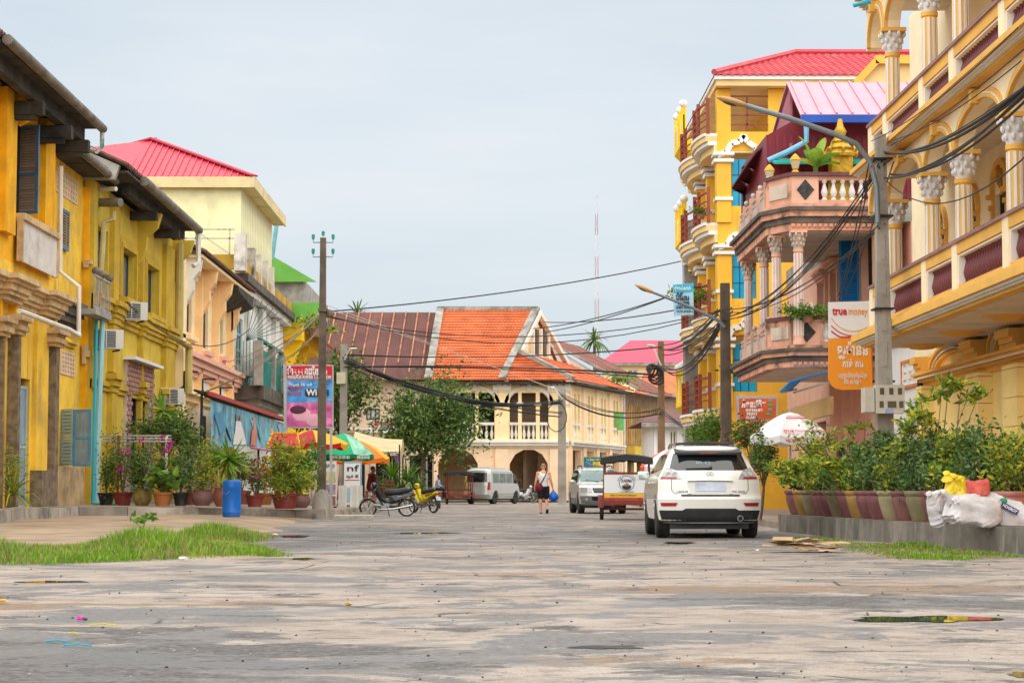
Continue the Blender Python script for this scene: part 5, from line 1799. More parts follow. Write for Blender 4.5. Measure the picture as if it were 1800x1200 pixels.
# dormer gable with cream soffit at the right
part('porch_roof',MB().prism([at(1505,146,71),at(1542,108,71),at(1660,108,71),at(1660,146,71)],(0,2.0,0)),mat_rcream,h)
part('porch_trim',MB().bar(at(1503,148,70.9),at(1540,108,70.9),0.3,0.25).bar(at(1538,106,70.9),at(1660,106,70.9),0.3,0.3),M('yellow_fascia','e0b44c',0.7),h)
part('grey_pier',MB().box(RX0 - 0.25,RY1 + 0.05,0.16,RX0 + 1.0,RY1 + 0.9,ztop - 3.5),mat_concrete,h)

# ---- yellow and white house beyond, only its sloped balcony edges show
h = thing('apartment_house','yellow and white house behind the wavy balconies with ball finials','house',(8.6,88,0.2))
F4 = F((8.9,0),(0,1),(-1,0))
part('wall',MB().box(8.95,83.2,0.16,16,88,14.5),mat_by,h)
for k,yb in enumerate((752,462,410,295)):
 if k == 2:
  continue
 za = at(1200,yb,84).z
 part('balcony_slab',MB().prism([F4.pt(83.5,0,za),F4.pt(87,0,za),F4.pt(87,0.95,za + 0.9),F4.pt(83.5,0.95,za + 0.9),F4.pt(83.5,0.9,za + 1.15),F4.pt(83.5,0,za + 1.15)][:1] + [F4.pt(83.5,1.0,za + 0.95),F4.pt(83.5,1.0,za + 1.15),F4.pt(83.5,0,za + 1.15)],(0,3.3,0)),mat_by,h)
 part('balcony_panel',MB().fbox(F4,83.5,86.8,za + 1.15,za + 2.2,0.86,0.92),mat_stripe,h)
 for i in range(3):
  part('balcony_post',MB().fbox(F4,83.5 + i * 1.5,83.75 + i * 1.5,za + 1.15,za + 2.5,0.8,1.0),mat_by,h)
  part('finial',MB().ball(F4.pt(83.62 + i * 1.5,0.9,za + 2.68),0.18),mat_stripe,h,smooth=60)
# ------------------------------------------------------------------ houses closing the end of the street
EY = 128.0
FC = F((0,EY),(1,0),(0,-1))
WV = Vector((0.296,0.955,0)).normalized()
mat_corn = M('corner_yellow','f5dcaa',0.85,var=0.06,dirt=((0.6,0.4,0.2),0.3,0.4),streak=((0.5,0.35,0.2),0.35))
mat_corn2 = M('corner_pink','f3d4b2',0.85,var=0.06,dirt=((0.55,0.4,0.28),0.35,0.4))
mat_ctrim = M('corner_white',(0.74,0.7,0.62),0.8,var=0.08,streak=((0.35,0.3,0.25),0.4))
mat_otile = M('orange_tile','c6663a',0.75,var=0.22,vs=1.1,dirt=((0.42,0.12,0.06),0.5,0.8))
mat_rustroof = M('rusted_sheet',(0.13,0.047,0.038),0.7,var=0.2,vs=0.5,rnd=0.14,dirt=((0.1,0.04,0.035),0.6,0.4))
mat_seam = M('orange_rust_seam',(0.34,0.16,0.09),0.85,var=0.35,vs=1.5,peel=((0.2,0.07,0.05),0.56,0.8))
mat_ridge = M('grey_ridge',(0.3,0.28,0.25),0.9,var=0.3,dirt=((0.07,0.065,0.06),0.8,0.8))
bal_far = MB().lathe(((0.1,0),(0.1,0.1),(0.06,0.14),(0.13,0.38),(0.12,0.5),(0.05,0.8),(0.09,0.9),(0.09,1.0)),n=8).mesh('baluster',mat_ctrim,None,50)
def tiled_slope(parent,name,quad,rows,waves,mat,lift=0.06,nu=None,tri=False):
 """overlapping wavy tile courses over a sloping quad: (eave a, eave b, top b, top a)"""
 a,b,c,d = [Vector(q) for q in quad]
 nrm = (b - a).cross(d - a).normalized()
 if nrm.z < 0:
  nrm = -nrm
 mb = MB()
 for r in range(rows):
  v0,v1 = r / rows,(r + 1.1) / rows
  def fn(u,v,v0=v0,v1=v1):
   k = 0.0 if v < 0.6 else 1.0
   t = min(1.0,lerp(v0,v1,k))
   p = a.lerp(d,t).lerp(b.lerp(c,t),u)
   s = abs(math.sin(u * waves * math.pi))
   return p + nrm * ((lift * (1 - k) + lift * 0.7 * s + 0.01) if v > 0.1 else -0.01)
  mb.grid(fn,nu or waves * 4,2)
 o = part(name,mb,mat,parent,smooth=60)
 o['kind'] = 'stuff'
 return o

h = thing('corner_house','yellow corner house with arcades, white balustrades and orange tiled roof','house',(1,EY,0.15))
xa,xb = gx(762,EY),gx(1000,EY)
zE,zB,zT = at(900,672,EY).z,at(900,778,EY).z,at(900,742,EY).z
corner = Vector((xb,EY,0))
FWG = F((xb,EY),(WV.x,WV.y),(WV.y,-WV.x))
wl = 14.2
# openings
A1 = [(gx(800,EY),gx(835,EY)),(gx(841,EY),gx(869,EY))]
A2 = [(gx(896,EY),gx(911,EY)),(gx(917,EY),gx(942,EY)),(gx(949,EY),gx(964,EY))]
gA = [(gx(770,EY),gx(867,EY) - 1.0),(gx(896,EY),gx(963,EY))]
zA = at(900,690,EY).z
zg = at(900,790,EY).z
G0 = 0.12
holes = [(a,b,zB + 0.25,zA) for a,b in A1 + A2]
mb = MB()
wall_holes(mb,FC,xa,xb,zB,zE,holes,-0.4,0)
part('upper_wall',mb,mat_corn,h)
mb = MB()
wall_holes(mb,FC,xa,xb,G0,zB,[(a,b,G0,zg) for a,b in gA],-0.5,-0.02)
part('arcade_wall',mb,mat_corn2,h)
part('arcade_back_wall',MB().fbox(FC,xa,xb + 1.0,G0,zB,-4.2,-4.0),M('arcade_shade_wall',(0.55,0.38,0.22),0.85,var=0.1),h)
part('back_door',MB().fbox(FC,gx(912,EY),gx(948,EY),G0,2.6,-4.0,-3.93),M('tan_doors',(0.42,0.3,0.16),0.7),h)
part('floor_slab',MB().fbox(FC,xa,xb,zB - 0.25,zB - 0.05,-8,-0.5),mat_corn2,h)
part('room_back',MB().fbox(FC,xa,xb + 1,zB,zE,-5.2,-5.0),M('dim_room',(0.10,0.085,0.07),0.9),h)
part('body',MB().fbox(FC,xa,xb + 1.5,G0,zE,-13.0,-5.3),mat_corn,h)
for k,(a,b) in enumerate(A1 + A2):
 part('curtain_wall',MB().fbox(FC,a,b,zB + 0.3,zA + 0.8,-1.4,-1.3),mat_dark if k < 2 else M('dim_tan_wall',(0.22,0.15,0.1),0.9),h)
# segmental heads and white arch mouldings
for grp in (A1,A2):
 a,b = grp[0][0],grp[-1][1]
 mb = MB()
 arch_band(mb,FC,a - 0.15,b + 0.15,zA - 0.75,1.0,0.22,0.0,0.12,16)
 part('arch_moulding',mb,mat_ctrim,h)
 uc,r = (a + b) / 2,(b - a) / 2 + 0.1
 n = 14
 mb = MB()
 arch_fill(mb,FC,a - 0.05,b + 0.05,zA - 0.7,zA + 0.35,-0.39,-0.005,14,rise=0.95)
 part('arch_head',mb,mat_corn,h)
 part('keystone',MB().fbox(FC,uc - 0.15,uc + 0.15,zA + 0.12,zA + 0.6,0,0.18),mat_ctrim,h)
for x in (gx(838,EY),gx(914,EY),gx(945.5,EY)):
 part('colonnette',MB().fbox(FC,x - 0.12,x + 0.12,zB + 0.2,zA - 0.85,-0.3,0.04),mat_corn,h)
 part('colonnette_cap',MB().fbox(FC,x - 0.22,x + 0.22,zA - 0.85,zA - 0.62,-0.3,0.12),mat_ctrim,h)
for a,b in ((gx(869,EY),gx(895,EY)),(gx(965,EY),gx(1000,EY))):
 part('pier',MB().fbox(FC,a + 0.02,b - 0.02,zB,zE - 0.5,0,0.12),mat_corn,h)
 mb = MB()
 cornice(mb,FC,a - 0.1,b + 0.1,zE - 0.62,((0.12,0.2),(0.25,0.3),(0.14,0.42)))
 part('pier_capital',mb,mat_ctrim,h)
 mb = MB()
 for z in (zA - 0.9,):
  cornice(mb,FC,a + 0.02,b - 0.02,z,((0.12,0.16),(0.1,0.22)))
 part('pier_band',mb,mat_ctrim,h)
 part('lower_pier',MB().fbox(FC,a + 0.05,b - 0.05,G0,zB - 0.4,-0.02,0.14),mat_corn2,h)
# chamfered arcade heads
for a,b in gA:
 for s,x in ((1,a),(-1,b)):
  mb = MB().prism([FC.pt(x,-0.02,zg),FC.pt(x + s * 0.9,-0.02,zg),FC.pt(x + s * 0.35,-0.02,zg - 0.3),FC.pt(x,-0.02,zg - 0.9)],(0,0.46,0))
  part('arcade_corner',mb,mat_corn2,h)
mb = MB()
cornice(mb,FC,xa,xb,zB - 0.3,((0.12,0.1),(0.18,0.3),(0.12,0.42),(0.1,0.36)))
part('string_course',mb,mat_ctrim,h)
# balustrades
for grp in (A1,A2):
 for a,b in grp:
  z0,z1 = zB + 0.12,zT - 0.18
  mb = MB().fbox(FC,a,b,zB + 0.02,z0,-0.3,0.06)
  mb.fbox(FC,a,b,z1,zT,-0.32,0.1)
  part('balustrade_rail',mb,mat_ctrim,h)
  n = max(2,int((b - a) / 0.3))
  for i in range(n):
   obj('baluster',bal_far,h,TR(FC.pt(lerp(a,b,(i + 0.5) / n),-0.12,z0)) @ Matrix.Diagonal((0.9,0.9,z1 - z0,1)))
# right wing running away along the side street
nb = 4
bw = wl / nb
mb = MB()
hw = []
for i in range(nb):
 for j in range(3):
  a = i * bw + 0.55 + j * (bw - 1.0) / 3
  hw.append((a,a + (bw - 1.0) / 3 - 0.3,zB + 0.25,zA))
gw = [(i * bw + 0.7,(i + 1) * bw - 0.5,G0,zg) for i in range(nb)]
wall_holes(mb,FWG,0.003,wl,zB,zE,hw,-0.4,0)
part('wing_upper_wall',mb,mat_corn,h)
mb = MB()
wall_holes(mb,FWG,0.003,wl,G0,zB,gw,-0.4,0)
part('wing_arcade_wall',mb,mat_corn2,h)
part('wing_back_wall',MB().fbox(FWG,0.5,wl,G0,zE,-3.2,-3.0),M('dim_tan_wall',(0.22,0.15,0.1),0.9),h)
mb = MB()
cornice(mb,FWG,0,wl,zB - 0.3,((0.12,0.1),(0.18,0.3),(0.12,0.42)))
part('string_course',mb,mat_ctrim,h)
for i in range(nb + 1):
 part('pier',MB().fbox(FWG,max(0,i * bw - 0.3),min(wl,i * bw + 0.4),G0,zE - 0.3,0,0.16),mat_corn2,h)
for w in hw:
 z0,z1 = zB + 0.12,zT - 0.18
 mb = MB().fbox(FWG,w[0],w[1],z1,zT,-0.3,0.1)
 part('balustrade_rail',mb,mat_ctrim,h)
 part('shutter_panel',MB().fbox(FWG,w[0],w[1],zT,zA,-0.36,-0.3),M('ochre_shutters',(0.5,0.34,0.14),0.7,var=0.15),h)
 part('shutter_bar',MB().fbox(FWG,(w[0] + w[1]) / 2 - 0.05,(w[0] + w[1]) / 2 + 0.05,zT,zA,-0.3,-0.24),mat_ctrim,h)
 for i in range(3):
  obj('baluster',bal_far,h,TR(FWG.pt(lerp(w[0],w[1],(i + 0.5) / 3),-0.12,z0)) @ Matrix.Diagonal((0.9,0.9,z1 - z0,1)))
# roofs: main gable with ridge across, skirt roof round the corner
apex = at(943,545,134.5)
zr = apex.z
ridge_l = Vector((gx(776,134.5),134.5,zr))
el = Vector((gx(755,127.2),127.2,zE + 0.1))
er = Vector((gx(882,127.2),127.2,zE + 0.1))
back_r = apex + (apex - er)
back_r.z = zE + 0.5
mb = MB()
mb.quad(el,er,apex,ridge_l)
mb.quad(Vector((ridge_l.x * 2 - el.x,141,zE)),back_r,apex,ridge_l)
rf = part('roof',mb,mat_otile,h)
tiled_slope(h,'roof_tiles',(el,er,apex,ridge_l),26,26,mat_otile,0.07)
part('gable_wall',MB().prism([er + Vector((0.25,0.3,0)),Vector((back_r.x + 0.0,back_r.y,zE)),apex + Vector((-0.15,0,-0.3))],(-0.3,0.02,0)),mat_corn,h)
gf = (back_r - er)
gf.z = 0
gfn = F((er.x + 0.28,er.y + 0.3),(gf.x,gf.y),(gf.y,-gf.x))
gl = gf.length
for t in (0.44,0.56):
 part('gable_window',MB().fbox(gfn,gl * t - 0.3,gl * t + 0.3,zE + 2.2,zE + 3.9,-0.02,0.08),M('slot_dark',(0.1,0.08,0.06),0.8),h)
mb = MB()
for t in (0.38,0.5,0.62):
 mb.fbox(gfn,gl * t - 0.12,gl * t + 0.12,zE + 1.2,zE + 4.0,-0.02,0.12)
part('gable_pilaster',mb,mat_ctrim,h)
mb = MB()
mb.bar(er + Vector((0,0,0.12)),apex + Vector((0,0,0.12)),0.5,0.22)
mb.bar(el + Vector((-0.1,0,0.12)),ridge_l + Vector((-0.1,0,0.12)),0.5,0.22)
mb.bar(ridge_l + Vector((-0.3,0,0.12)),apex + Vector((0.1,0,0.12)),0.35,0.25)
part('ridge',mb,mat_ridge,h)
mb = MB()
mb.bar(apex + Vector((0.1,0,-0.05)),back_r + Vector((0.6,0,0.4)),0.35,0.3)
part('verge_board',mb,mat_ctrim,h)
part('verge_trim',MB().bar(er + Vector((0.3,0.1,-0.1)),apex + Vector((0.25,0,-0.15)),0.25,0.3),mat_ctrim,h)
# skirt
hp = at(913,620,129.5)
ec = at(1008,671,126.9)
ec.z = zE + 0.1
wend = FWG.pt(wl + 0.3,0.9,zE + 0.1)
hb = hp + WV * (wl - 2.5)
mb = MB()
mb.tri(er,ec,hp)
mb.quad(ec,wend,hb,hp)
part('skirt_roof',mb,mat_otile,h)
tiled_slope(h,'skirt_tiles',(er,ec,hp + Vector((0.04,0,0)),hp),10,24,mat_otile,0.06)
tiled_slope(h,'skirt_tiles',(ec,wend,hb,hp),10,44,mat_otile,0.06)
part('hip_ridge',MB().bar(ec + Vector((0,0,0.12)),hp + Vector((0,0,0.15)),0.35,0.25),mat_ridge,h)
mb = MB()
mb.fbox(FC,xa - 0.2,xb + 0.2,zE - 0.12,zE + 0.02,-0.5,0.75)
mb.fbox(FWG,0,wl,zE - 0.121,zE + 0.02,-0.5,0.8)
part('eave_boards',mb,mat_wood_dark,h)
for i in range(22):
 x = lerp(xa,xb,i / 22)
 part('rafter_end',MB().fbox(FC,x,x + 0.1,zE - 0.22,zE - 0.121,-0.1,0.85),mat_wood_dark,h)

# ---- long house with rusted sheet roof on the left of it
h = thing('long_house','pale pink house with wide rusted metal roof behind the street trees','house',(gx(660,EY),EY,0.15))
xl,xr2 = gx(530,EY) - 8,xa - 0.05
zEl = at(700,670,EY).z
mat_lh = M('faded_pink_wall',(0.64,0.5,0.4),0.85,var=0.08,streak=((0.35,0.28,0.22),0.5),dirt=((0.5,0.4,0.32),0.4,0.4))
lw = [(gx(643,EY),gx(667,EY),at(650,738,EY).z,at(650,718,EY).z),(gx(700,EY),gx(724,EY),at(650,738,EY).z,at(650,712,EY).z)]
lg = [(gx(600 + 60 * i,EY),gx(640 + 60 * i,EY),G0,3.0) for i in range(3)]
mb = MB()
wall_holes(mb,FC,xl,xr2,G0,zEl,lw + lg,-0.3,0)
mb.fbox(FC,xl,xr2,G0,zEl,-12,-1.2)
part('wall',mb,mat_lh,h)
for w in lw:
 window_unit(h,FC,w[0],w[1],w[2],w[3],-0.15,mat_dark_metal,M('pale_pane',(0.5,0.52,0.52),0.3),3,1,0.08)
for w in lg:
 part('doorway',MB().fbox(FC,w[0],w[1],G0,w[3],-0.9,-0.8),mat_dark,h)
for px in (655,715):
 mb = MB()
 arch_band(mb,FC,gx(px - 28,EY),gx(px + 26,EY),at(650,706,EY).z,0.9,0.16,0,0.1)
 part('arch_moulding',mb,mat_lh,h)
mb = MB()
cornice(mb,FC,xl,xr2,at(700,760,EY).z,((0.15,0.2),(0.15,0.35)))
part('string_course',mb,mat_ctrim,h)
# sheets: four courses of narrow corrugated sheets, each a piece
zR = at(700,550,135).z
e0,e1 = Vector((gx(520,127.2) - 8,127.2,zEl)),Vector((gx(760,127.2),127.2,zEl))
r0,r1 = Vector((gx(548,135) - 8,135,zR)),Vector((gx(775,135),135,zR))
mb = MB().quad(e0,e1,r1,r0).quad(e0 + Vector((4,15.6,0)),e1 + Vector((4,15.6,0)),r1,r0)
rf = part('roof',mb,mat_rustroof,h)
rr = random.Random(8)
ncol,nrow = 21,3
for c_ in range(ncol):
 for r_ in range(nrow):
  u0_,u1_ = c_ / ncol,(c_ + 1.04) / ncol
  v0_,v1_ = r_ / nrow,(r_ + 1.05) / nrow
  lift = 0.03 + 0.012 * (nrow - r_) + rr.uniform(0,0.012) + (0.006 if c_ % 2 else 0)
  def fn(u,v):
   uu,vv = lerp(u0_,min(1,u1_),u),lerp(v0_,min(1,v1_),v)
   p = e0.lerp(r0,vv).lerp(e1.lerp(r1,vv),uu)
   return p + Vector((0,-0.5,0.85)) * (lift + 0.022 * math.sin(u * 7 * 2 * math.pi))
  part('roof_sheet',MB().grid(fn,28,1),mat_rustroof,rf,smooth=60)
for c_ in range(1,ncol):
 u = c_ / ncol
 v0_ = 0.0 if rr.random() < 0.6 else rr.uniform(0.1,0.5)
 if c_ < 8 and rr.random() < 0.7:
  v0_ = rr.uniform(0.55,0.8)
 v1_ = 1.0 if c_ > 9 else rr.uniform(0.86,1.0)
 a = e0.lerp(r0,v0_).lerp(e1.lerp(r1,v0_),u)
 b = e0.lerp(r0,v1_).lerp(e1.lerp(r1,v1_),u)
 n_ = Vector((0,-0.5,0.85)) * 0.1
 part('rust_seam',MB().bar(a + n_,b + n_,0.085,0.03,up=(0,-0.5,0.85)),mat_seam,rf)

# ---- second side street house: stained gable, rust roof falling to the street
mat_stain = M('black_stained_wall',(0.6,0.57,0.52),0.9,var=0.1,streak=((0.05,0.045,0.04),0.95,0.9),dirt=((0.09,0.08,0.075),0.8,0.35))
h = thing('side_house','old house with black stained gable wall and rust brown roof sheets','house',FWG.pt(wl + 6,0,0.15))
s0,s1 = wl + 0.25,wl + 13.0
zE2 = 7.9
rid = at(972,590,143).z
part('gable_wall',MB().prism([FWG.pt(s0,0.2,G0),FWG.pt(s0,-13,G0),FWG.pt(s0,-13,8.0),FWG.pt(s0,-6.5,rid),FWG.pt(s0,0.2,zE2)],WV * 0.35),mat_stain,h)
gws = [(s0 + 0.8 + i * 3.0,s0 + 2.9 + i * 3.0,zB + 0.2,zE2 - 1.0) for i in range(4)]
ggs = [(s0 + 0.8 + i * 3.0,s0 + 2.9 + i * 3.0,G0,3.0) for i in range(4)]
mb = MB()
wall_holes(mb,FWG,s0 + 0.36,s1,G0,zE2,gws + ggs,-0.3,0.0)
part('front_wall',mb,M('brown_board_wall',(0.3,0.2,0.12),0.85,var=0.25,streak=((0.1,0.08,0.06),0.6)),h)
for i,w in enumerate(gws):
 part('shutter_panel',MB().fbox(FWG,w[0],w[1],w[2],w[3],-0.2,-0.12),M('green_door',(0.02,0.12,0.06),0.7) if i % 2 else M('ochre_panel',(0.5,0.3,0.1),0.8,var=0.2),h)
 for j in range(4):
  part('shutter_bar',MB().fbox(FWG,lerp(w[0],w[1],j / 3) - 0.08,lerp(w[0],w[1],j / 3) + 0.08,w[2],w[3],-0.12,0.05),MATS['ochre_panel'],h)
part('balcony_board',MB().fbox(FWG,s0 + 0.6,s1,zB - 0.9,zB + 0.1,0,0.8),M('yellow_board',(0.62,0.42,0.05),0.8),h)
part('room_back',MB().fbox(FWG,s0 + 0.4,s1,G0,zE2,-3,-2.8),mat_dark,h)
q = [FWG.pt(s0 - 0.1,1.3,zE2 - 0.1),FWG.pt(s1,1.3,zE2 - 0.1),FWG.pt(s1,-6.5,rid + 0.1),FWG.pt(s0 - 0.1,-6.5,rid + 0.1)]
rf = part('roof',MB().quad(*q),mat_rustroof,h)
for c_ in range(14):
 lift = 0.05 + (0.02 if c_ % 2 else 0)
 def fn(u,v):
  p = q[0].lerp(q[3],v).lerp(q[1].lerp(q[2],v),(c_ + u * 1.04) / 14)
  return p + Vector((0.4,-0.2,0.85)) * (lift + 0.02 * math.sin(u * 12 * math.pi))
 part('roof_sheet',MB().grid(fn,16,1),M('rust_sheet_dark',(0.2,0.075,0.055),0.75,var=0.3,vs=0.8,rnd=0.22),rf,smooth=60)
part('verge',MB().bar(q[0] + Vector((0,0,0.1)),q[3] + Vector((0,0,0.1)),0.4,0.15),mat_ridge,h)
t = thing('sign_board','green hanging board reading OPEN on the side street','sign',FWG.pt(s0 + 0.6,1.2,zB + 0.5))
p0 = at(1079,741,140)
part('board',MB().box(p0.x - 0.68,139.98,p0.z - 0.6,p0.x + 0.68,140.06,p0.z + 0.6),M('green_board',(0.1,0.5,0.13),0.6,var=0.1),t)
lt = M('sign_orange',(0.6,0.25,0.06),0.6)
lettering('OPEN',0.42,lt,t,face_cam_mat((p0.x,139.96,p0.z + 0.3)),0.9,0.01)
lettering('FOR',0.2,lt,t,face_cam_mat((p0.x,139.96,p0.z)),0.3,0.005)
lettering('BORED',0.42,lt,t,face_cam_mat((p0.x,139.96,p0.z - 0.3)),0.95,0.01)

# ---- far houses glimpsed down the side street
def far_house(label,px0,px1,ytop,yeave,Y,wallm,roofm,hip=20,nwin=4,wy=(0.35,0.7),px2=None):
 t = thing('far_house',label,'house',at(px0,HOR,Y))
 t.location.z = 0
 x0,x1 = gx(px0,Y),gx(px1,Y)
 ze,zt = at(px0,yeave,Y).z,at(px0,ytop,Y + 6).z
 f = F((0,Y),(1,0),(0,-1))
 ws_ = []
 for i in range(nwin):
  c = lerp(x0,x1,(i + 0.5) / nwin)
  ww = (x1 - x0) / nwin * 0.28
  ws_.append((c - ww,c + ww,ze * wy[0],ze * wy[1]))
 mb = MB()
 wall_holes(mb,f,x0,x1,0,ze,ws_,-0.3,0)
 mb.fbox(f,x0,x1,0,ze,-10,-0.5)
 part('wall',mb,wallm,t)
 for w in ws_:
  window_unit(t,f,w[0],w[1],w[2],w[3],-0.2,mat_ctrim,mat_glass,2,1,0.1)
 dx = hip * Y / FPX
 c4 = [Vector((x0 - 0.8,Y - 0.8,ze)),Vector((x1 + 0.8,Y - 0.8,ze)),Vector((x1 + 0.8,Y + 12.8,ze)),Vector((x0 - 0.8,Y + 12.8,ze))]
 a,b = Vector((x0 + dx,Y + 6,zt)),Vector((x1 - dx * 0.2,Y + 6,zt))
 mb = MB().quad(c4[0],c4[1],b,a).tri(c4[0],a,c4[3]).tri(c4[1],c4[2],b).quad(c4[2],c4[3],a,b)
 part('roof',mb,roofm,t)
 part('eave_board',MB().box(x0 - 0.8,Y - 0.8,ze - 0.3,x1 + 0.8,Y - 0.7,ze - 0.02),mat_ridge,t)
 return t
far_house('far pale house with a broad crimson metal roof',1068,1250,598,638,205,mat_corn,M('far_red_roof','ae3450',0.5,var=0.05),48,6,(0.86,0.95))
far_house('far house with a bright orange roof beside the concrete pole',1140,1260,652,692,178,M('far_brown_wall',(0.3,0.2,0.15),0.85),mat_otile,5,4)
far_house('white side street house with two tall windows near the yellow balconies',1150,1240,728,742,120,mat_bw,mat_rustroof,3,4,(0.4,0.9))
# ---- telecom mast far behind the roofs
t = thing('telecom_mast','thin red and white lattice mast far behind the roofs','mast',(gx(1050,420),420,0))
base,topz = Vector((gx(1050,420),420,0)),at(1050,338,420).z
mat_mast = [M('mast_red',(0.4,0.24,0.24),0.6),M('mast_white',(0.6,0.6,0.62),0.6)]
nseg = 14
for i in range(nseg):
 z0,z1 = topz * i / nseg,topz * (i + 1) / nseg
 w0,w1 = lerp(0.6,0.2,i / nseg),lerp(0.6,0.2,(i + 1) / nseg)
 mb = MB()
 cs = ((-1,-1),(1,-1),(1,1),(-1,1))
 for k in range(4):
  a,b = cs[k],cs[(k + 1) % 4]
  mb.bar(base + Vector((a[0] * w0,a[1] * w0,z0)),base + Vector((a[0] * w1,a[1] * w1,z1)),0.07)
  mb.bar(base + Vector((a[0] * w0,a[1] * w0,z0)),base + Vector((b[0] * w1,b[1] * w1,z1)),0.04)
  mb.bar(base + Vector((a[0] * w0,a[1] * w0,z0)),base + Vector((b[0] * w0,b[1] * w0,z0)),0.04)
 part('mast_section',mb,mat_mast[i % 2],t)
# ------------------------------------------------------------------ vehicles
mat_tyre = M('tyre_rubber',(0.022,0.021,0.02),0.85,var=0.3,dirt=((0.14,0.12,0.1),0.5,4))
mat_alloy = M('alloy_wheel',(0.45,0.45,0.45),0.35,0.8,var=0.1)
mat_pearl = M('pearl_white_paint',(0.74,0.72,0.66),0.22,var=0.03,spec=0.5,coat=0.6,dirt=((0.5,0.44,0.36),0.3,1.2))
mat_silver = M('silver_paint',(0.5,0.51,0.5),0.3,0.35,var=0.04,coat=0.4,dirt=((0.38,0.34,0.29),0.3,1.5))
mat_tint = M('tinted_glass',(0.012,0.014,0.016),0.04,var=0,spec=0.9)
mat_clearg = M('greenish_glass',(0.06,0.13,0.12),0.05,var=0,spec=0.9)
mat_blackpl = M('black_plastic',(0.025,0.025,0.026),0.55,var=0.1,dirt=((0.1,0.09,0.08),0.4,3))
mat_chrome = M('chrome',(0.38,0.38,0.38),0.25,1.0,var=0)
mat_redlens = M('red_lens',(0.35,0.01,0.015),0.15,var=0.05,spec=0.7)
mat_clearlens = M('clear_lens',(0.42,0.42,0.42),0.1,0.3,var=0.25,vs=14)
mat_plate = M('pale_number_plate',(0.5,0.55,0.65),0.4,var=0.2,vs=4)

def interp(tab,z):
 if z <= tab[0][0]:
  return tab[0][1:]
 for a,b in zip(tab,tab[1:]):
  if z <= b[0]:
   t = (z - a[0]) / (b[0] - a[0])
   return tuple(lerp(a[i],b[i],t) for i in range(1,len(a)))
 return tab[-1][1:]
class Car:
 """body made of stacked plan outlines; tab rows: z, half width, rear y, front y"""
 def __init__(s,tab,cr=0.3,cf=0.45,wheels=(),wr=0.37,p=4.0):
  s.tab,s.cr,s.cf,s.wheels,s.wr,s.p = tab,cr,cf,wheels,wr,p
 def row(s,z):
  return interp(s.tab,z)
 def rear(s,x,z,e=0.0):
  w,yr,yf = s.row(z)
  c = min(s.cr,(yf - yr) * 0.4)
  return Vector((x,yr + c * min(1.0,abs(x) / w) ** s.p - e,z))
 def front(s,x,z,e=0.0):
  w,yr,yf = s.row(z)
  c = min(s.cf,(yf - yr) * 0.4)
  return Vector((x,yf - c * min(1.0,abs(x) / w) ** s.p + e,z))
 def side(s,y,z,sg,e=0.0):
  w,yr,yf = s.row(z)
  return Vector((sg * (w + e),y,z))
 def ring(s,z):
  w,yr,yf = s.row(z)
  ns,nl = 20,70
  pts = [s.rear(lerp(-w,w,i / ns),z) for i in range(ns)]
  c,c2 = min(s.cr,(yf - yr) * 0.4),min(s.cf,(yf - yr) * 0.4)
  def sd(sg,y):
   x = w
   for yc in s.wheels:
    if (y - yc) ** 2 + (z - s.wr) ** 2 < (s.wr + 0.06) ** 2:
     x = max(0.1,w - 0.25)
   return Vector((sg * x,y,z))
  pts += [sd(1,lerp(yr + c,yf - c2,i / nl)) for i in range(nl)]
  pts += [s.front(lerp(w,-w,i / ns),z) for i in range(ns)]
  pts += [sd(-1,lerp(yf - c2,yr + c,i / nl)) for i in range(nl)]
  return pts
 def body(s,zs):
  mb = MB()
  rings = [s.ring(z) for z in zs]
  n = len(rings[0])
  vs = [p for r in rings for p in r]
  fs = [(j * n + i,j * n + (i + 1) % n,(j + 1) * n + (i + 1) % n,(j + 1) * n + i) for j in range(len(rings) - 1) for i in range(n)]
  fs.append(tuple(range(n)))
  fs.append(tuple((len(rings) - 1) * n + i for i in range(n)))
  mb.add(vs,fs)
  return mb
 def patch(s,fn,q,e=0.008,nu=10,nv=6):
  """q: four (a, z) corners bottom-left, bottom-right, top-right, top-left on the surface fn"""
  mb = MB()
  def g(u,v):
   a = lerp(lerp(q[0][0],q[1][0],u),lerp(q[3][0],q[2][0],u),v)
   z = lerp(lerp(q[0][1],q[1][1],u),lerp(q[3][1],q[2][1],u),v)
   return fn(a,z,e)
  mb.grid(g,nu,nv)
  return mb
def rounded_box(c,sx,sy,sz,k=3.0):
 mb = MB().ball((0,0,0),1.0,n=16,m=10)
 f = lambda a: math.copysign(abs(a) ** (1 / k),a)
 mb.v = [(c[0] + f(x) * sx / 2,c[1] + f(y) * sy / 2,c[2] + f(z) * sz / 2) for x,y,z in mb.v]
 return mb
def zsteps(tab,step=0.035):
 z,out = tab[0][0],[]
 while z < tab[-1][0] - 1e-6:
  out.append(z)
  nxt = min([t[0] for t in tab if t[0] > z + 1e-6] + [1e9])
  z = min(z + step,nxt)
 return out + [tab[-1][0]]
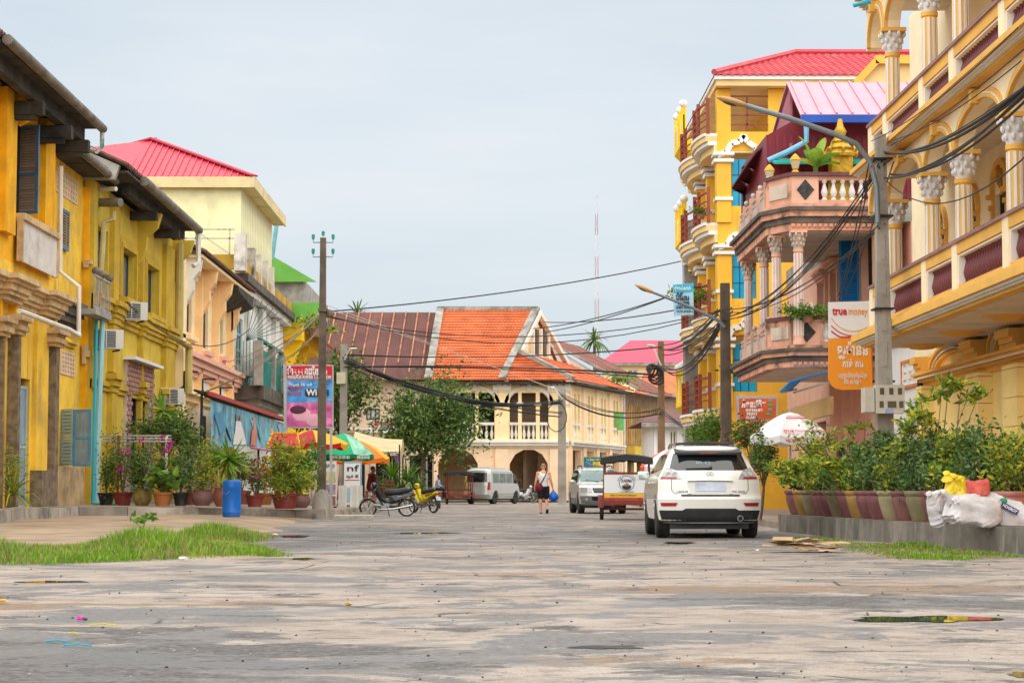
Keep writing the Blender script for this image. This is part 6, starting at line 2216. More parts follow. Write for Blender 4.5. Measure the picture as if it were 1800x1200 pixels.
def wheel(parent,p,r,w,spokes=5,rimm=None,sg=1):
 """road wheel, axle along x; sg: side that faces out"""
 prof = [(r * 0.62,-w / 2),(r * 0.92,-w / 2),(r,-w * 0.36),(r,w * 0.36),(r * 0.92,w / 2),(r * 0.62,w / 2)]
 mx = TR(Vector(p)) @ RY(math.pi / 2)
 ty = obj('wheel',MB().lathe(prof,n=28).mesh('tyre',mat_tyre,None,40),parent,wm(parent) @ mx)
 rm = MB()
 rm.lathe([(r * 0.64,-w * 0.42),(r * 0.64,w * 0.46 * sg if sg > 0 else w * 0.42),(r * 0.56,w * 0.47),(r * 0.54,w * 0.3),(r * 0.1,w * 0.28)] if sg > 0 else [(r * 0.1,-w * 0.28),(r * 0.54,-w * 0.3),(r * 0.56,-w * 0.47),(r * 0.64,-w * 0.46),(r * 0.64,w * 0.42)],n=20)
 for k in range(spokes):
  a = 2 * math.pi * k / spokes
  rm.bar((math.cos(a) * r * 0.08,math.sin(a) * r * 0.08,sg * w * 0.38),(math.cos(a) * r * 0.58,math.sin(a) * r * 0.58,sg * w * 0.42),r * 0.16,w * 0.12)
 obj('rim',rm.mesh('rim',rimm or mat_alloy,None,40),ty)
 return ty
def local(name,mb,mat,t,smooth=None,label=None):
 return part(name,mb,mat,t,smooth,local=True,label=label)

# ---- the white sport utility car, seen from behind
tab = [(0.27,0.80,0.14,4.60),(0.33,0.89,0.06,4.68),(0.48,0.915,0.02,4.73),(0.70,0.925,0.0,4.75),(0.745,0.92,0.03,4.74),(0.78,0.915,0.055,4.72),
       (1.02,0.905,0.10,4.45),(1.07,0.895,0.115,3.75),(1.13,0.87,0.14,3.55),(1.2,0.825,0.185,3.42),(1.28,0.785,0.26,3.2),(1.42,0.725,0.40,2.85),(1.53,0.672,0.5,2.55),
       (1.6,0.62,0.52,2.4),(1.635,0.56,0.58,2.3),(1.655,0.45,0.75,2.15),(1.665,0.25,1.0,1.9)]
SUVX,SUVY = 3.82,35.3
suv = thing('suv','pearl white sport utility car with dark rear window parked before the flower pots','car',(SUVX,SUVY,0.012),math.radians(-0.6))
car = Car(tab,0.28,0.5,(0.98,3.70),0.36)
local('body',car.body(zsteps(tab)),mat_pearl,suv,35)
local('underbody',MB().box(-0.7,0.3,0.17,0.7,4.4,0.5),mat_blackpl,suv)  # set low so its black also fills the shade under the car
R_,S_ = car.rear,car.side
P_ = car.patch
local('rear_window',P_(R_,((-0.71,1.215),(0.71,1.215),(0.615,1.51),(-0.615,1.51)),0.012,16,8),mat_tint,suv,40)
local('lower_bumper',P_(R_,((-0.84,0.29),(0.84,0.29),(0.9,0.5),(-0.9,0.5)),0.012,20,4),mat_blackpl,suv,40)
mbp = P_(R_,((-0.5,0.5),(0.5,0.5),(0.44,0.535),(-0.44,0.535)),0.011,12,2)
local('bumper_insert',mbp,mat_blackpl,suv,40)
local('bumper_strip',P_(R_,((-0.52,0.752),(0.52,0.752),(0.52,0.782),(-0.52,0.782)),0.014,12,2),mat_blackpl,suv)
mb = MB().grid(lambda u,v: Vector((lerp(-0.6,0.6,u),lerp(0.45,0.78,v) - 0.11 * math.cos((u - 0.5) * 2.6),lerp(1.52,1.6,v) + 0.012)),14,3)
mb.grid(lambda u,v: Vector((lerp(-0.6,0.6,u),0.45 - 0.11 * math.cos((u - 0.5) * 2.6),lerp(1.49,1.532,v))),14,1)
local('spoiler',mb,mat_blackpl,suv,50)
local('brake_light',MB().box(-0.15,0.335,1.508,0.15,0.35,1.526),mat_redlens,suv)
for s in (-1,1):
 q = ((0.5 * s,1.055),(0.875 * s,1.06),(0.755 * s,1.265),(0.6 * s,1.215)) if s > 0 else ((-0.875,1.06),(-0.5,1.055),(-0.6,1.215),(-0.755,1.265))
 lampp = local('tail_light',P_(R_,q,0.012,10,6),mat_clearlens,suv,40)
 q2 = ((0.6 * s,1.06),(0.87 * s,1.06),(0.85 * s,1.095),(0.59 * s,1.09)) if s > 0 else ((-0.87,1.06),(-0.6,1.06),(-0.59,1.09),(-0.85,1.095))
 local('red_lens',P_(R_,q2,0.018,8,2),mat_redlens,lampp)
 for cx in (0.62,0.72):
  c = R_(cx * s,1.14,0.0)
  local('bulb_ring',MB().tube([c + Vector((0,-0.02,0)),c + Vector((0,0.02,0))],0.045,12),mat_chrome,lampp,40)
 q3 = ((0.62 * s,0.575),(0.86 * s,0.575),(0.88 * s,0.635),(0.58 * s,0.635)) if s > 0 else ((-0.86,0.575),(-0.62,0.575),(-0.58,0.635),(-0.88,0.635))
 local('reflector',P_(R_,q3,0.012,8,3),mat_redlens,suv,40)
 # side windows and door lines
 mb = MB().add([S_(y,z,s,0.006) for y,z in ((0.75,1.25),(2.0,1.19),(3.25,1.16),(2.62,1.5),(2.0,1.52),(1.0,1.5))],[(0,1,4,5),(1,2,3,4)])
 local('side_window',mb,mat_tint,suv)
 for y in (1.35,2.35):
  local('door_seam',MB().add([S_(y,0.42,s,0.003),S_(y + 0.012,0.42,s,0.003),S_(y + 0.012,1.17,s,0.003),S_(y,1.17,s,0.003)],[(0,1,2,3)]),mat_blackpl,suv)
 for y in (1.55,2.5):
  local('door_handle',MB().bar(S_(y,1.0,s,0.02),S_(y + 0.18,1.0,s,0.02),0.03),mat_pearl,suv)
 mir = local('mirror',rounded_box((s * 1.0,3.05,1.13),0.22,0.12,0.17),mat_pearl,suv,60)
 local('mirror_glass',rounded_box((s * 1.0,2.992,1.13),0.18,0.02,0.13),M('mirror_face',(0.45,0.5,0.48),0.08,0.6,var=0),mir,60)
 local('mirror_arm',MB().bar((s * 0.88,3.1,1.08),(s * 0.95,3.07,1.1),0.05),mat_blackpl,mir)
 local('roof_rail',MB().tube([(s * 0.56,0.95,1.61),(s * 0.55,1.05,1.69),(s * 0.55,2.2,1.71),(s * 0.56,2.35,1.63)],0.022,6),mat_gutter,suv,40)
for y in (1.15,1.95):
 local('roof_bar',MB().tube([(-0.55,y,1.70),(0,y,1.735),(0.55,y,1.70)],0.02,6),mat_blackpl,suv,40)
local('plate',P_(R_,((-0.27,0.84),(0.27,0.84),(0.27,0.99),(-0.27,0.99)),0.014,6,2),mat_plate,suv)
mb = P_(R_,((-0.34,0.8),(0.34,0.8),(0.42,1.0),(-0.42,1.0)),0.004,8,3)
local('plate_recess',mb,M('recess_white',(0.66,0.64,0.6),0.35,var=0.02),suv)
local('chrome_strip',MB().tube([R_(-0.4,1.02,0.02),R_(0,1.03,0.025),R_(0.4,1.02,0.02)],0.014,6),mat_chrome,suv,40)
ring = [R_(0,1.14,0.012) + Vector((0.062 * math.cos(a),0,0.042 * math.sin(a))) for a in [2 * math.pi * i / 16 for i in range(17)]]
local('emblem',MB().tube(ring,0.006,5).tube([R_(0.025,1.165,0.016),R_(-0.03,1.125,0.016),R_(0.04,1.125,0.016)],0.005,5),mat_chrome,suv,40)
local('wiper',MB().bar(R_(-0.42,1.235,0.03),R_(0.02,1.25,0.03),0.03,0.022).ball(R_(0.02,1.25,0.02),0.035,0.03,0.03,8,5),mat_blackpl,suv)
mwr = wm(suv)
for body_,x,sz,wd in (('LEXUS',-0.5,0.05,0.2),('RX 400h',0.5,0.05,0.24)):
 p = R_(x,0.83,0.016)
 lettering(body_,sz,M('badge_grey',(0.16,0.15,0.14),0.3,0.7),suv,mwr @ TR(p) @ RX(math.pi / 2),wd,0.001)
for s,pth in ((-1,-0.68),(1,0.68)):
 local('hatch_seam',MB().tube([R_(pth * 1.0,0.86,0.004),R_(pth * 1.0,1.05,0.004)],0.005,4).tube([R_(pth,0.86,0.004),R_(pth * 0.93,0.8,0.004),R_(pth * 0.5,0.79,0.004)],0.005,4),mat_blackpl,suv)
local('exhaust',MB().tube([(0.52,-0.012,0.36),(0.52,0.35,0.38)],[0.052,0.05],14),MATS['alloy_wheel'],suv,40)
local('exhaust_mouth',MB().tube([(0.52,-0.016,0.36),(0.52,-0.0125,0.36)],0.043,12),mat_dark,suv)
lettering('05 12',0.09,M('sticker_cyan',(0.3,0.45,0.5),0.5),suv,mwr @ TR(R_(-0.1,1.34,0.02)) @ RX(math.pi / 2 - 0.7),0.26,0.001)
for s in (-1,1):
 for y in (0.98,3.70):
  wheel(suv,(s * 0.79,y,0.36),0.36,0.24,6,None,s)

# ---- silver and grey four-wheel drive car facing the viewer
tab = [(0.30,0.76,0.1,4.1),(0.36,0.84,0.04,4.18),(0.62,0.86,0.0,4.22),(0.68,0.85,0.02,4.2),(0.92,0.845,0.04,4.12),(1.0,0.84,0.05,3.95),(1.06,0.82,0.06,3.05),(1.12,0.80,0.07,2.92),
       (1.4,0.72,0.14,2.5),(1.56,0.66,0.2,2.2),(1.62,0.6,0.3,2.05),(1.65,0.45,0.5,1.9),(1.66,0.3,0.7,1.7)]
rav = thing('taxi_car','silver and grey taxi car with roof sign facing the street junction','car',(gx(1037,74.5),74.1,0.012),math.pi + math.radians(4))
car = Car(tab,0.3,0.35,(0.8,3.3),0.35)
local('body',car.body(zsteps(tab)),mat_silver,rav,35)
local('underbody',MB().box(-0.7,0.3,0.2,0.7,3.9,0.5),mat_blackpl,rav)
Fr = car.front
local('windscreen',car.patch(Fr,((-0.70,1.12),(0.70,1.12),(0.6,1.55),(-0.6,1.55)),0.015,16,8),mat_clearg,rav,40)
local('bumper',car.patch(Fr,((-0.78,0.33),(0.78,0.33),(0.84,0.62),(-0.84,0.62)),0.03,20,4),M('grey_bumper',(0.17,0.17,0.17),0.6,var=0.1),rav,40)
local('air_intake',car.patch(Fr,((-0.42,0.46),(0.42,0.46),(0.46,0.6),(-0.46,0.6)),0.035,10,2),mat_dark,rav)
g = local('grille',car.patch(Fr,((-0.36,0.74),(0.36,0.74),(0.42,0.9),(-0.42,0.9)),0.01,10,3),mat_dark,rav)
for z in (0.78,0.82,0.86):
 local('grille_slat',MB().tube([Fr(-0.38,z,0.02),Fr(0,z,0.025),Fr(0.38,z,0.02)],0.008,5),mat_silver,g)
ring = [Fr(0,0.82,0.035) + Vector((0.07 * math.cos(a),0,0.045 * math.sin(a))) for a in [2 * math.pi * i / 16 for i in range(17)]]
local('emblem',MB().tube(ring,0.009,5).tube([p * 0.5 + Fr(0,0.82,0.035) * 0.5 for p in ring],0.007,5),mat_chrome,rav,40)
for s in (-1,1):
 q = ((0.44,0.74),(0.82,0.78),(0.8,0.93),(0.46,0.9)) if s > 0 else ((-0.82,0.78),(-0.44,0.74),(-0.46,0.9),(-0.8,0.93))
 local('headlight',car.patch(Fr,q,0.012,8,5),mat_clearlens,rav,40)
 mb = MB().add([car.side(y,z,s,0.006) for y,z in ((0.45,1.12),(1.4,1.1),(2.7,1.1),(2.3,1.5),(1.4,1.55),(0.6,1.53))],[(0,1,4,5),(1,2,3,4)])
 local('side_window',mb,mat_tint,rav)
 local('mirror',MB().ball((s * 0.97,2.75,1.12),0.12,0.06,0.08,10,6),mat_silver,rav,60)
 local('side_cladding',MB().add([car.side(y,z,s,0.012) for y,z in ((1.25,0.36),(2.85,0.36),(2.85,0.56),(1.25,0.56))],[(0,1,2,3)]),MATS['grey_bumper'],rav)
 for y in (0.8,3.3):
  wheel(rav,(s * 0.73,y,0.35),0.35,0.22,5,None,s)
 local('wiper',MB().bar(Fr(-0.5 if s < 0 else 0.05,1.14,0.03),Fr(-0.05 if s < 0 else 0.5,1.18,0.03),0.02),mat_blackpl,rav)
 local('roof_rail',MB().tube([(s * 0.55,0.6,1.63),(s * 0.54,0.7,1.7),(s * 0.54,1.9,1.7),(s * 0.55,2.0,1.62)],0.02,6),mat_blackpl,rav)
local('plate',car.patch(Fr,((-0.22,0.5),(0.22,0.5),(0.22,0.62),(-0.22,0.62)),0.045,4,2),mat_plate,rav)
local('bonnet_seam',MB().tube([Fr(-0.75,0.955,0.004),Fr(0,0.955,0.004),Fr(0.75,0.955,0.004)],0.006,4),mat_blackpl,rav)
for s in (-1,1):
 local('fog_light',MB().tube([Fr(s * 0.62,0.5,0.02),Fr(s * 0.62,0.5,0.05)],0.055,10),mat_clearlens,rav)
sign = local('roof_sign',MB().box(-0.43,1.6,1.66,0.43,1.7,2.02),M('teal_sign',(0.0,0.2,0.14),0.4,var=0.03),rav)
mwr = wm(rav)
pp = lambda x,z: mwr @ TR((x,1.72,z)) @ RZ(math.pi) @ RX(math.pi / 2)
lettering('ត្រៀមរួច តាក់ ស៊ីមេត្រ',0.1,M('letter_white',(0.8,0.8,0.78),0.5),rav,pp(0,1.93),0.7,0.002)
for i,c_ in enumerate(((0.12,0.2,0.4),(0.75,0.5,0.05),(0.7,0.45,0.35))):
 local('sign_picture',MB().box(0.12 - i * 0.27,1.70,1.7,0.38 - i * 0.27,1.712,1.86),M('sign_picture_%d' % i,c_,0.5,var=0.4,vs=12),sign)

# ---- silver van parked at the end, seen from the rear quarter
tab = [(0.3,0.8,0.08,4.7),(0.5,0.84,0.0,4.8),(0.62,0.845,0.02,4.8),(1.05,0.845,0.06,4.6),(1.15,0.84,0.08,4.45),(1.75,0.79,0.2,3.9),(1.9,0.75,0.26,3.75),(1.98,0.66,0.36,3.6),(2.02,0.5,0.5,3.4)]
van = thing('van','silver passenger van parked in front of the corner house arcade','van',(gx(836,114),113.6,0.012),math.radians(-24))
car = Car(tab,0.22,0.4,(0.95,3.9),0.34)
local('body',car.body(zsteps(tab,0.05)),mat_silver,van,35)
local('underbody',MB().box(-0.7,0.3,0.2,0.7,4.4,0.45),mat_blackpl,van)
local('rear_window',car.patch(car.rear,((-0.66,1.25),(0.66,1.25),(0.6,1.78),(-0.6,1.78)),0.012,10,4),mat_tint,van,40)
local('rear_bumper',car.patch(car.rear,((-0.78,0.36),(0.78,0.36),(0.8,0.55),(-0.8,0.55)),0.05,10,2),M('van_bumper',(0.33,0.31,0.28),0.5),van,40)
for s in (-1,1):
 q = ((0.68,0.8),(0.83,0.8),(0.82,1.25),(0.7,1.25)) if s > 0 else ((-0.83,0.8),(-0.68,0.8),(-0.7,1.25),(-0.82,1.25))
 local('tail_light',car.patch(car.rear,q,0.012,4,4),mat_redlens,van,40)
 for i in range(3):
  y0 = 0.6 + i * 0.95
  mb = MB().add([car.side(y,z,s,0.006) for y,z in ((y0,1.2),(y0 + 0.88,1.2),(y0 + 0.86,1.74),(y0 + 0.04,1.74))],[(0,1,2,3)])
  local('side_window',mb,M('van_glass',(0.1,0.14,0.13),0.05,var=0.4,vs=3,spec=0.9),van)
 mb = MB().add([car.side(y,z,s,0.006) for y,z in ((3.45,1.2),(4.2,1.16),(3.82,1.7),(3.5,1.74))],[(0,1,2,3)])
 local('front_side_window',mb,mat_tint,van)
 local('mirror',MB().ball((s * 0.98,4.1,1.3),0.08,0.06,0.13,8,6),mat_blackpl,van,60)
 local('side_band',MB().add([car.side(y,z,s,0.008) for y,z in ((1.4,0.34),(3.45,0.34),(3.45,0.6),(1.4,0.6))],[(0,1,2,3)]),MATS['van_bumper'],van)
 for y in (0.95,3.9):
  wheel(van,(s * 0.73,y,0.34),0.34,0.2,5,None,s)
local('plate',car.patch(car.rear,((-0.2,0.72),(0.2,0.72),(0.2,0.84),(-0.2,0.84)),0.015,2,2),mat_plate,van)
for y in (0.8,1.8,2.8):
 local('roof_bar',MB().bar((-0.62,y,2.07),(0.62,y,2.07),0.04),mat_ac,van)
for s in (-1,1):
 local('roof_rail',MB().bar((s * 0.6,0.6,2.05),(s * 0.6,3.2,2.05),0.035),mat_ac,van)

# ---- motor rickshaw trailers
mat_maroon = M('maroon_frame',(0.2,0.03,0.02),0.5,var=0.15)
mat_canvas = M('black_canvas',(0.03,0.03,0.032),0.7,var=0.15)
def rickshaw(label,loc,rz,back=True):
 """two-wheeled passenger trailer: y=0 is the rear face, body runs to +y"""
 t = thing('rickshaw',label,'rickshaw',loc,rz)
 w,L,zf,zt = 0.66,1.9,0.55,1.72
 local('floor',MB().box(-w,0.05,zf - 0.06,w,L,zf),mat_maroon,t)
 for sx in (-1,1):
  for y in (0.06,0.9,L - 0.05):
   local('post',MB().bar((sx * w,y,zf),(sx * w * 0.96,y,zt),0.05),mat_maroon,t)
  for z in (0.85,1.08):
   local('side_rail',MB().bar((sx * w,0.06,z),(sx * w,L - 0.05,z),0.035),mat_maroon,t)
  local('mudguard',MB().grid(lambda u,v: Vector((sx * (w + lerp(0.0,0.16,v)),0.6 + 0.38 * math.cos(math.pi * u),0.34 + 0.36 * math.sin(math.pi * u))),10,1),mat_maroon,t,50)
  wheel(t,(sx * (w + 0.06),0.6,0.3),0.3,0.11,8,mat_chrome,sx)
  local('tail_light',MB().box(sx * 0.42 - 0.08,-0.03,0.46,sx * 0.42 + 0.08,0.0,0.6),mat_redlens,t)
 local('chassis',MB().bar((-w,0.0,0.5),(w,0.0,0.5),0.1).bar((-w * 0.6,0.0,0.4),(-w * 0.6,L + 0.4,0.42),0.06).bar((w * 0.6,0,0.4),(w * 0.6,L + 0.4,0.42),0.06).bar((-w - 0.04,0.6,0.3),(w + 0.04,0.6,0.3),0.06),mat_maroon,t)
 for y0,z in ((0.1,0.86),(L - 0.5,0.86)):
  local('seat',MB().box(-w + 0.06,y0,z - 0.12,w - 0.06,y0 + 0.42,z),M('seat_vinyl',(0.12,0.03,0.03),0.5),t)
 # canopy: domed cloth roof with a hanging valance
 mb = MB().grid(lambda u,v: Vector((lerp(-0.74,0.74,u),lerp(-0.12,L + 0.12,v),zt + 0.14 * math.cos((u - 0.5) * 2.6) + 0.05 * math.cos((v - 0.5) * 3.0) - 0.03)),12,8)
 local('canopy',mb,mat_canvas,t,50)
 mb = MB()
 def val(u,v):
  k = u * 4
  sd = int(min(3,k))
  f = k - sd
  c = [(-0.74,-0.12),(0.74,-0.12),(0.74,L + 0.12),(-0.74,L + 0.12)]
  a,b = c[sd],c[(sd + 1) % 4]
  x,y = lerp(a[0],b[0],f),lerp(a[1],b[1],f)
  return Vector((x * (1 + 0.02 * v),y,zt + 0.03 + 0.1 * (1 - abs(f - 0.5) * 2) * (1 if sd % 2 == 0 else 0.3) - v * 0.17 - 0.012 * math.sin(u * 120) * v))
 mb.grid(val,64,2)
 local('valance',mb,mat_canvas,t,50)
 return t
tk = rickshaw('red framed rickshaw trailer with white advertising panel behind the white car',(gx(1100,57),56.6,0.012),math.radians(-4))
wp = M('advert_white',(0.72,0.74,0.78),0.4,var=0.03)
bp = local('back_panel',MB().box(-0.64,-0.02,0.76,0.64,0.03,1.28),wp,tk)
local('yellow_panel',MB().box(-0.64,-0.025,0.63,0.64,0.03,0.755),M('advert_yellow',(0.75,0.42,0.03),0.5),tk)
local('top_bar',MB().box(-0.66,-0.03,1.285,0.66,0.04,1.35),mat_maroon,tk)
local('bottom_bar',MB().box(-0.66,-0.026,0.42,0.66,0.02,0.625),M('red_tail_bar',(0.4,0.05,0.03),0.5,var=0.2,vs=5),tk)
mwr = wm(tk)
ink = M('ink_dark',(0.03,0.035,0.05),0.6)
ring = [Vector((0.21 * math.cos(a),-0.024,1.03 + 0.21 * math.sin(a))) for a in [2 * math.pi * i / 24 for i in range(25)]]
local('emblem',MB().tube(ring,0.008,4),ink,bp)
local('emblem_hill',MB().prism([(-0.14,-0.021,0.95),(-0.06,-0.021,0.99),(0.0,-0.021,1.04),(0.07,-0.021,0.99),(0.14,-0.021,0.95),(0.1,-0.021,0.87),(0,-0.021,0.84),(-0.1,-0.021,0.87)],(0,-0.004,0)),ink,bp)
local('emblem_sun',MB().prism([(-0.08,-0.026,0.96),(0.0,-0.026,1.02),(0.08,-0.026,0.96)],(0,-0.003,0)),M('ink_gold',(0.6,0.25,0.08),0.6),bp)
lettering('KARMA',0.13,ink,tk,mwr @ TR((0,-0.026,1.1)) @ RX(math.pi / 2),0.3,0.003)
for k,s_ in enumerate('ភោជនីយដ្ឋាន KARMA'):
 a = math.radians(160 - 140 * k / 16)
 lettering(s_,0.05,ink,tk,mwr @ TR((0.26 * math.cos(a),-0.026,1.03 + 0.26 * math.sin(a))) @ RX(math.pi / 2) @ RZ(a - math.pi / 2))
lettering('COCKTAIL BAR RESTAURANT',0.05,ink,tk,mwr @ TR((0,-0.026,0.79)) @ RX(math.pi / 2),0.4)
lettering('+855 KARMA RIVERSIDE',0.06,ink,tk,mwr @ TR((-0.1,-0.03,0.69)) @ RX(math.pi / 2),0.75)
tk2 = rickshaw('small dark rickshaw parked beside the silver van',(gx(811,112),111.0,0.012),math.radians(8))

# ---- motorbikes
def motorbike(label,loc,rz,body_mat,accent,carrier=True,group='motorbikes by the kerb'):
 """small street motorbike, front towards +x, wheels on z=0"""
 t = thing('motorbike',label,'motorbike',loc,rz,group)
 r,wb = 0.285,1.22
 for x in (-wb / 2,wb / 2):
  ty = obj('wheel',MB().lathe([(r * 0.8,-0.035),(r * 0.95,-0.04),(r,-0.015),(r,0.015),(r * 0.95,0.04),(r * 0.8,0.035),(r * 0.8,-0.035)],n=26,cap=False).mesh('tyre',mat_tyre,None,50),t,wm(t) @ TR((x,0,r)) @ RX(math.pi / 2))
  rm = MB().lathe([(r * 0.76,-0.025),(r * 0.82,-0.03),(r * 0.82,0.03),(r * 0.76,0.025),(r * 0.76,-0.025)],n=24,cap=False)
  rm.lathe([(0.045,-0.05),(0.045,0.05)],n=10)
  for k in range(14):
   a = 2 * math.pi * k / 14
   rm.bar((0.04 * math.cos(a + 0.3),0.04 * math.sin(a + 0.3),0.02 if k % 2 else -0.02),(r * 0.78 * math.cos(a),r * 0.78 * math.sin(a),0),0.006)
  obj('rim',rm.mesh('rim',mat_chrome,None,40),ty)
 x0,x1 = -wb / 2,wb / 2
 hd = Vector((x1 - 0.26,0,0.93))
 for y in (-0.075,0.075):
  local('fork',MB().tube([(x1,y,r),(x1 - 0.12,y,0.62),(hd.x + 0.02,y * 0.7,0.88)],0.02,8),mat_chrome,t,40)
 def guard(xc,a0,a1,w,rr):
  return MB().grid(lambda u,v: Vector((xc + rr * math.cos(lerp(a0,a1,u)),lerp(-w,w,v),r + rr * math.sin(lerp(a0,a1,u)) - 0.02 * abs(v - 0.5) * 2)),10,4)
 local('front_mudguard',guard(x1,math.radians(20),math.radians(150),0.06,0.32),body_mat,t,50)
 local('rear_mudguard',guard(x0,math.radians(40),math.radians(200),0.07,0.33),mat_blackpl,t,50)
 # underbone body: lofted tube from headstock down to the seat tail, leg shields
 local('frame_body',MB().tube([(hd.x - 0.02,0,0.85),(0.18,0,0.56),(0.0,0,0.46),(-0.22,0,0.52),(-0.5,0,0.68),(-0.82,0,0.74)],[0.09,0.085,0.09,0.12,0.11,0.05],10),body_mat,t,50)
 for y in (-1,1):
  local('leg_shield',MB().grid(lambda u,v: Vector((lerp(hd.x + 0.08,0.12,v) + 0.05 * math.sin(u * math.pi),y * (0.08 + 0.1 * u),lerp(0.84,0.36,v))),5,6),body_mat,t,50)
  local('side_panel',MB().prism([(-0.05,y * 0.1,0.52),(-0.25,y * 0.13,0.5),(-0.72,y * 0.1,0.66),(-0.82,y * 0.06,0.74),(-0.4,y * 0.12,0.72),(-0.1,y * 0.11,0.66)],(0,y * 0.02,0)),body_mat,t)
  local('side_stripe',MB().prism([(-0.3,y * 0.152,0.6),(-0.7,y * 0.124,0.69),(-0.72,y * 0.124,0.71),(-0.3,y * 0.152,0.645)],(0,y * 0.004,0)),accent,t)
  local('shock',MB().tube([(x0 + 0.02,y * 0.11,r + 0.02),(x0 + 0.1,y * 0.12,0.62)],0.024,8),mat_chrome,t,40)
  local('handlebar',MB().tube([(hd.x,0,0.98),(hd.x - 0.03,y * 0.18,1.02),(hd.x - 0.1,y * 0.33,0.99)],[0.018,0.016,0.02],8),mat_blackpl,t,40)
  local('mirror',MB().tube([(hd.x - 0.05,y * 0.22,1.02),(hd.x + 0.0,y * 0.3,1.2)],0.008,5).ball((hd.x + 0.0,y * 0.32,1.24),0.02,0.06,0.04,8,6),mat_blackpl,t,60)
  local('footrest',MB().bar((0.0,0,0.3),(0.0,y * 0.22,0.3),0.03),mat_blackpl,t)
 local('seat',MB().tube([(0.1,0,0.72),(0.02,0,0.76),(-0.3,0,0.76),(-0.6,0,0.82),(-0.72,0,0.82)],[0.06,0.11,0.12,0.115,0.05],10),M('seat_black',(0.02,0.02,0.022),0.5),t,50)
 local('engine',MB().box(-0.06,-0.1,0.26,0.2,0.1,0.42).tube([(0.15,0,0.34),(0.42,0,0.36)],[0.085,0.07],12),M('engine_alloy',(0.32,0.32,0.32),0.45,0.7,var=0.2),t,40)
 local('exhaust',MB().tube([(0.38,0.06,0.33),(0.3,0.12,0.22),(-0.2,0.14,0.24),(-0.8,0.15,0.36)],[0.02,0.022,0.04,0.045],10),mat_chrome,t,40)
 local('chain_case',MB().box(x0 - 0.02,-0.11,0.26,0.0,-0.08,0.34),mat_blackpl,t)
 local('headlight',MB().ball((hd.x + 0.07,0,0.98),0.1,0.12,0.1,12,8),body_mat,t,60)
 local('headlight_glass',MB().ball((hd.x + 0.12,0,0.97),0.06,0.085,0.07,10,7),mat_clearlens,t,60)
 if carrier:
  bk = MB()
  for z in (0.66,0.76,0.86):
   k = 0.14 + 0.05 * (z - 0.66) / 0.2
   bk.tube([(hd.x + 0.14,-k,z),(hd.x + 0.4,-k,z),(hd.x + 0.4,k,z),(hd.x + 0.14,k,z),(hd.x + 0.14,-k,z)],0.008,4)
  for i in range(7):
   y = lerp(-0.15,0.15,i / 6)
   bk.bar((hd.x + 0.4,y * 0.95,0.64),(hd.x + 0.4,y * 1.25,0.86),0.006).bar((hd.x + 0.14,y * 0.95,0.64),(hd.x + 0.4,y * 0.95,0.64),0.006)
  local('basket',bk,mat_dark_metal,t)
 local('tail_light',MB().ball((-0.86,0,0.7),0.04,0.07,0.05,8,6),mat_redlens,t,60)
 local('plate',MB().cbox((-0.9,0,0.52),0.012,0.2,0.14,RY(0.35).to_3x3()),mat_plate,t)
 local('stand',MB().bar((0.0,0.06,0.28),(-0.06,0.2,0.0),0.02),mat_dark_metal,t)
 return t
mat_bikeblk = M('bike_dark_blue',(0.015,0.02,0.026),0.25,var=0.1,coat=0.5)
motorbike('dark motorbike standing side-on at the broken kerb',(gx(681,63.4),63.4,0.012),math.pi + math.radians(6),mat_bikeblk,mat_chrome)
motorbike('yellow and black motorbike parked behind the dark one',(gx(744,72),72.5,0.012),math.radians(128),M('bike_yellow',(0.6,0.46,0.01),0.3,var=0.08),mat_blackpl,False)
motorbike('small white and blue motorbike near the arcade',(gx(921,121),121.5,0.012),math.radians(12),M('bike_white',(0.6,0.62,0.62),0.35),M('bike_blue',(0.02,0.1,0.3),0.4))
# ------------------------------------------------------------------ people
mat_skin = M('tanned_skin','d79a78',0.55,var=0.06)
mat_skin2 = M('brown_skin',(0.22,0.11,0.065),0.55,var=0.06)
mat_hair_d = M('black_hair',(0.012,0.01,0.01),0.5,var=0.2)
def remeshed(mb,voxel,smooth_n=3):
 me = mb.mesh('tmp',[])
 o = bpy.data.objects.new('tmp',me)
 COL.objects.link(o)
 m = o.modifiers.new('r','REMESH')
 m.mode = 'VOXEL'
 m.voxel_size = voxel
 s = o.modifiers.new('s','SMOOTH')
 s.factor = 0.5
 s.iterations = smooth_n
 dg = bpy.context.evaluated_depsgraph_get()
 out = bpy.data.meshes.new_from_object(o.evaluated_get(dg))
 bpy.data.objects.remove(o)
 bpy.data.meshes.remove(me)
 out.polygons.foreach_set('use_smooth',[True] * len(out.polygons))
 return out
def limb(mb,pts,rs,n=12):
 pts = [Vector(p) for p in pts]
 mb.tube(pts,rs,n)
 for p,r in zip(pts,rs):
  mb.ball(p,r,n=12,m=8)
def hand(mb,wrist,dirv,side,curl=0.5,s=1.0):
 """palm and five fingers; dirv from wrist to fingertips, side towards the thumb"""
 d,t = Vector(dirv).normalized(),Vector(side).normalized()
 nrm = d.cross(t).normalized()
 w = Vector(wrist)
 for k in range(4):
  o = t * (0.03 - 0.02 * k) * s
  mb.tube([w + o * 0.6,w + d * 0.09 * s + o],[0.016 * s,0.014 * s],8)
  ln = (0.075,0.085,0.08,0.06)[k] * s
  a = w + d * 0.09 * s + o
  b = a + (d * (1 - curl * 0.4) + nrm * curl * 0.5).normalized() * ln * 0.5
  c = b + (d * (1 - curl) + nrm * curl).normalized() * ln * 0.5
  mb.tube([a,b,c],[0.0105 * s,0.0095 * s,0.0075 * s],8)
 a = w + d * 0.03 * s + t * 0.03 * s
 mb.tube([a,a + (d + t * 0.8).normalized() * 0.05 * s,a + (d + t * 0.35).normalized() * 0.085 * s],[0.014 * s,0.011 * s,0.008 * s],8)
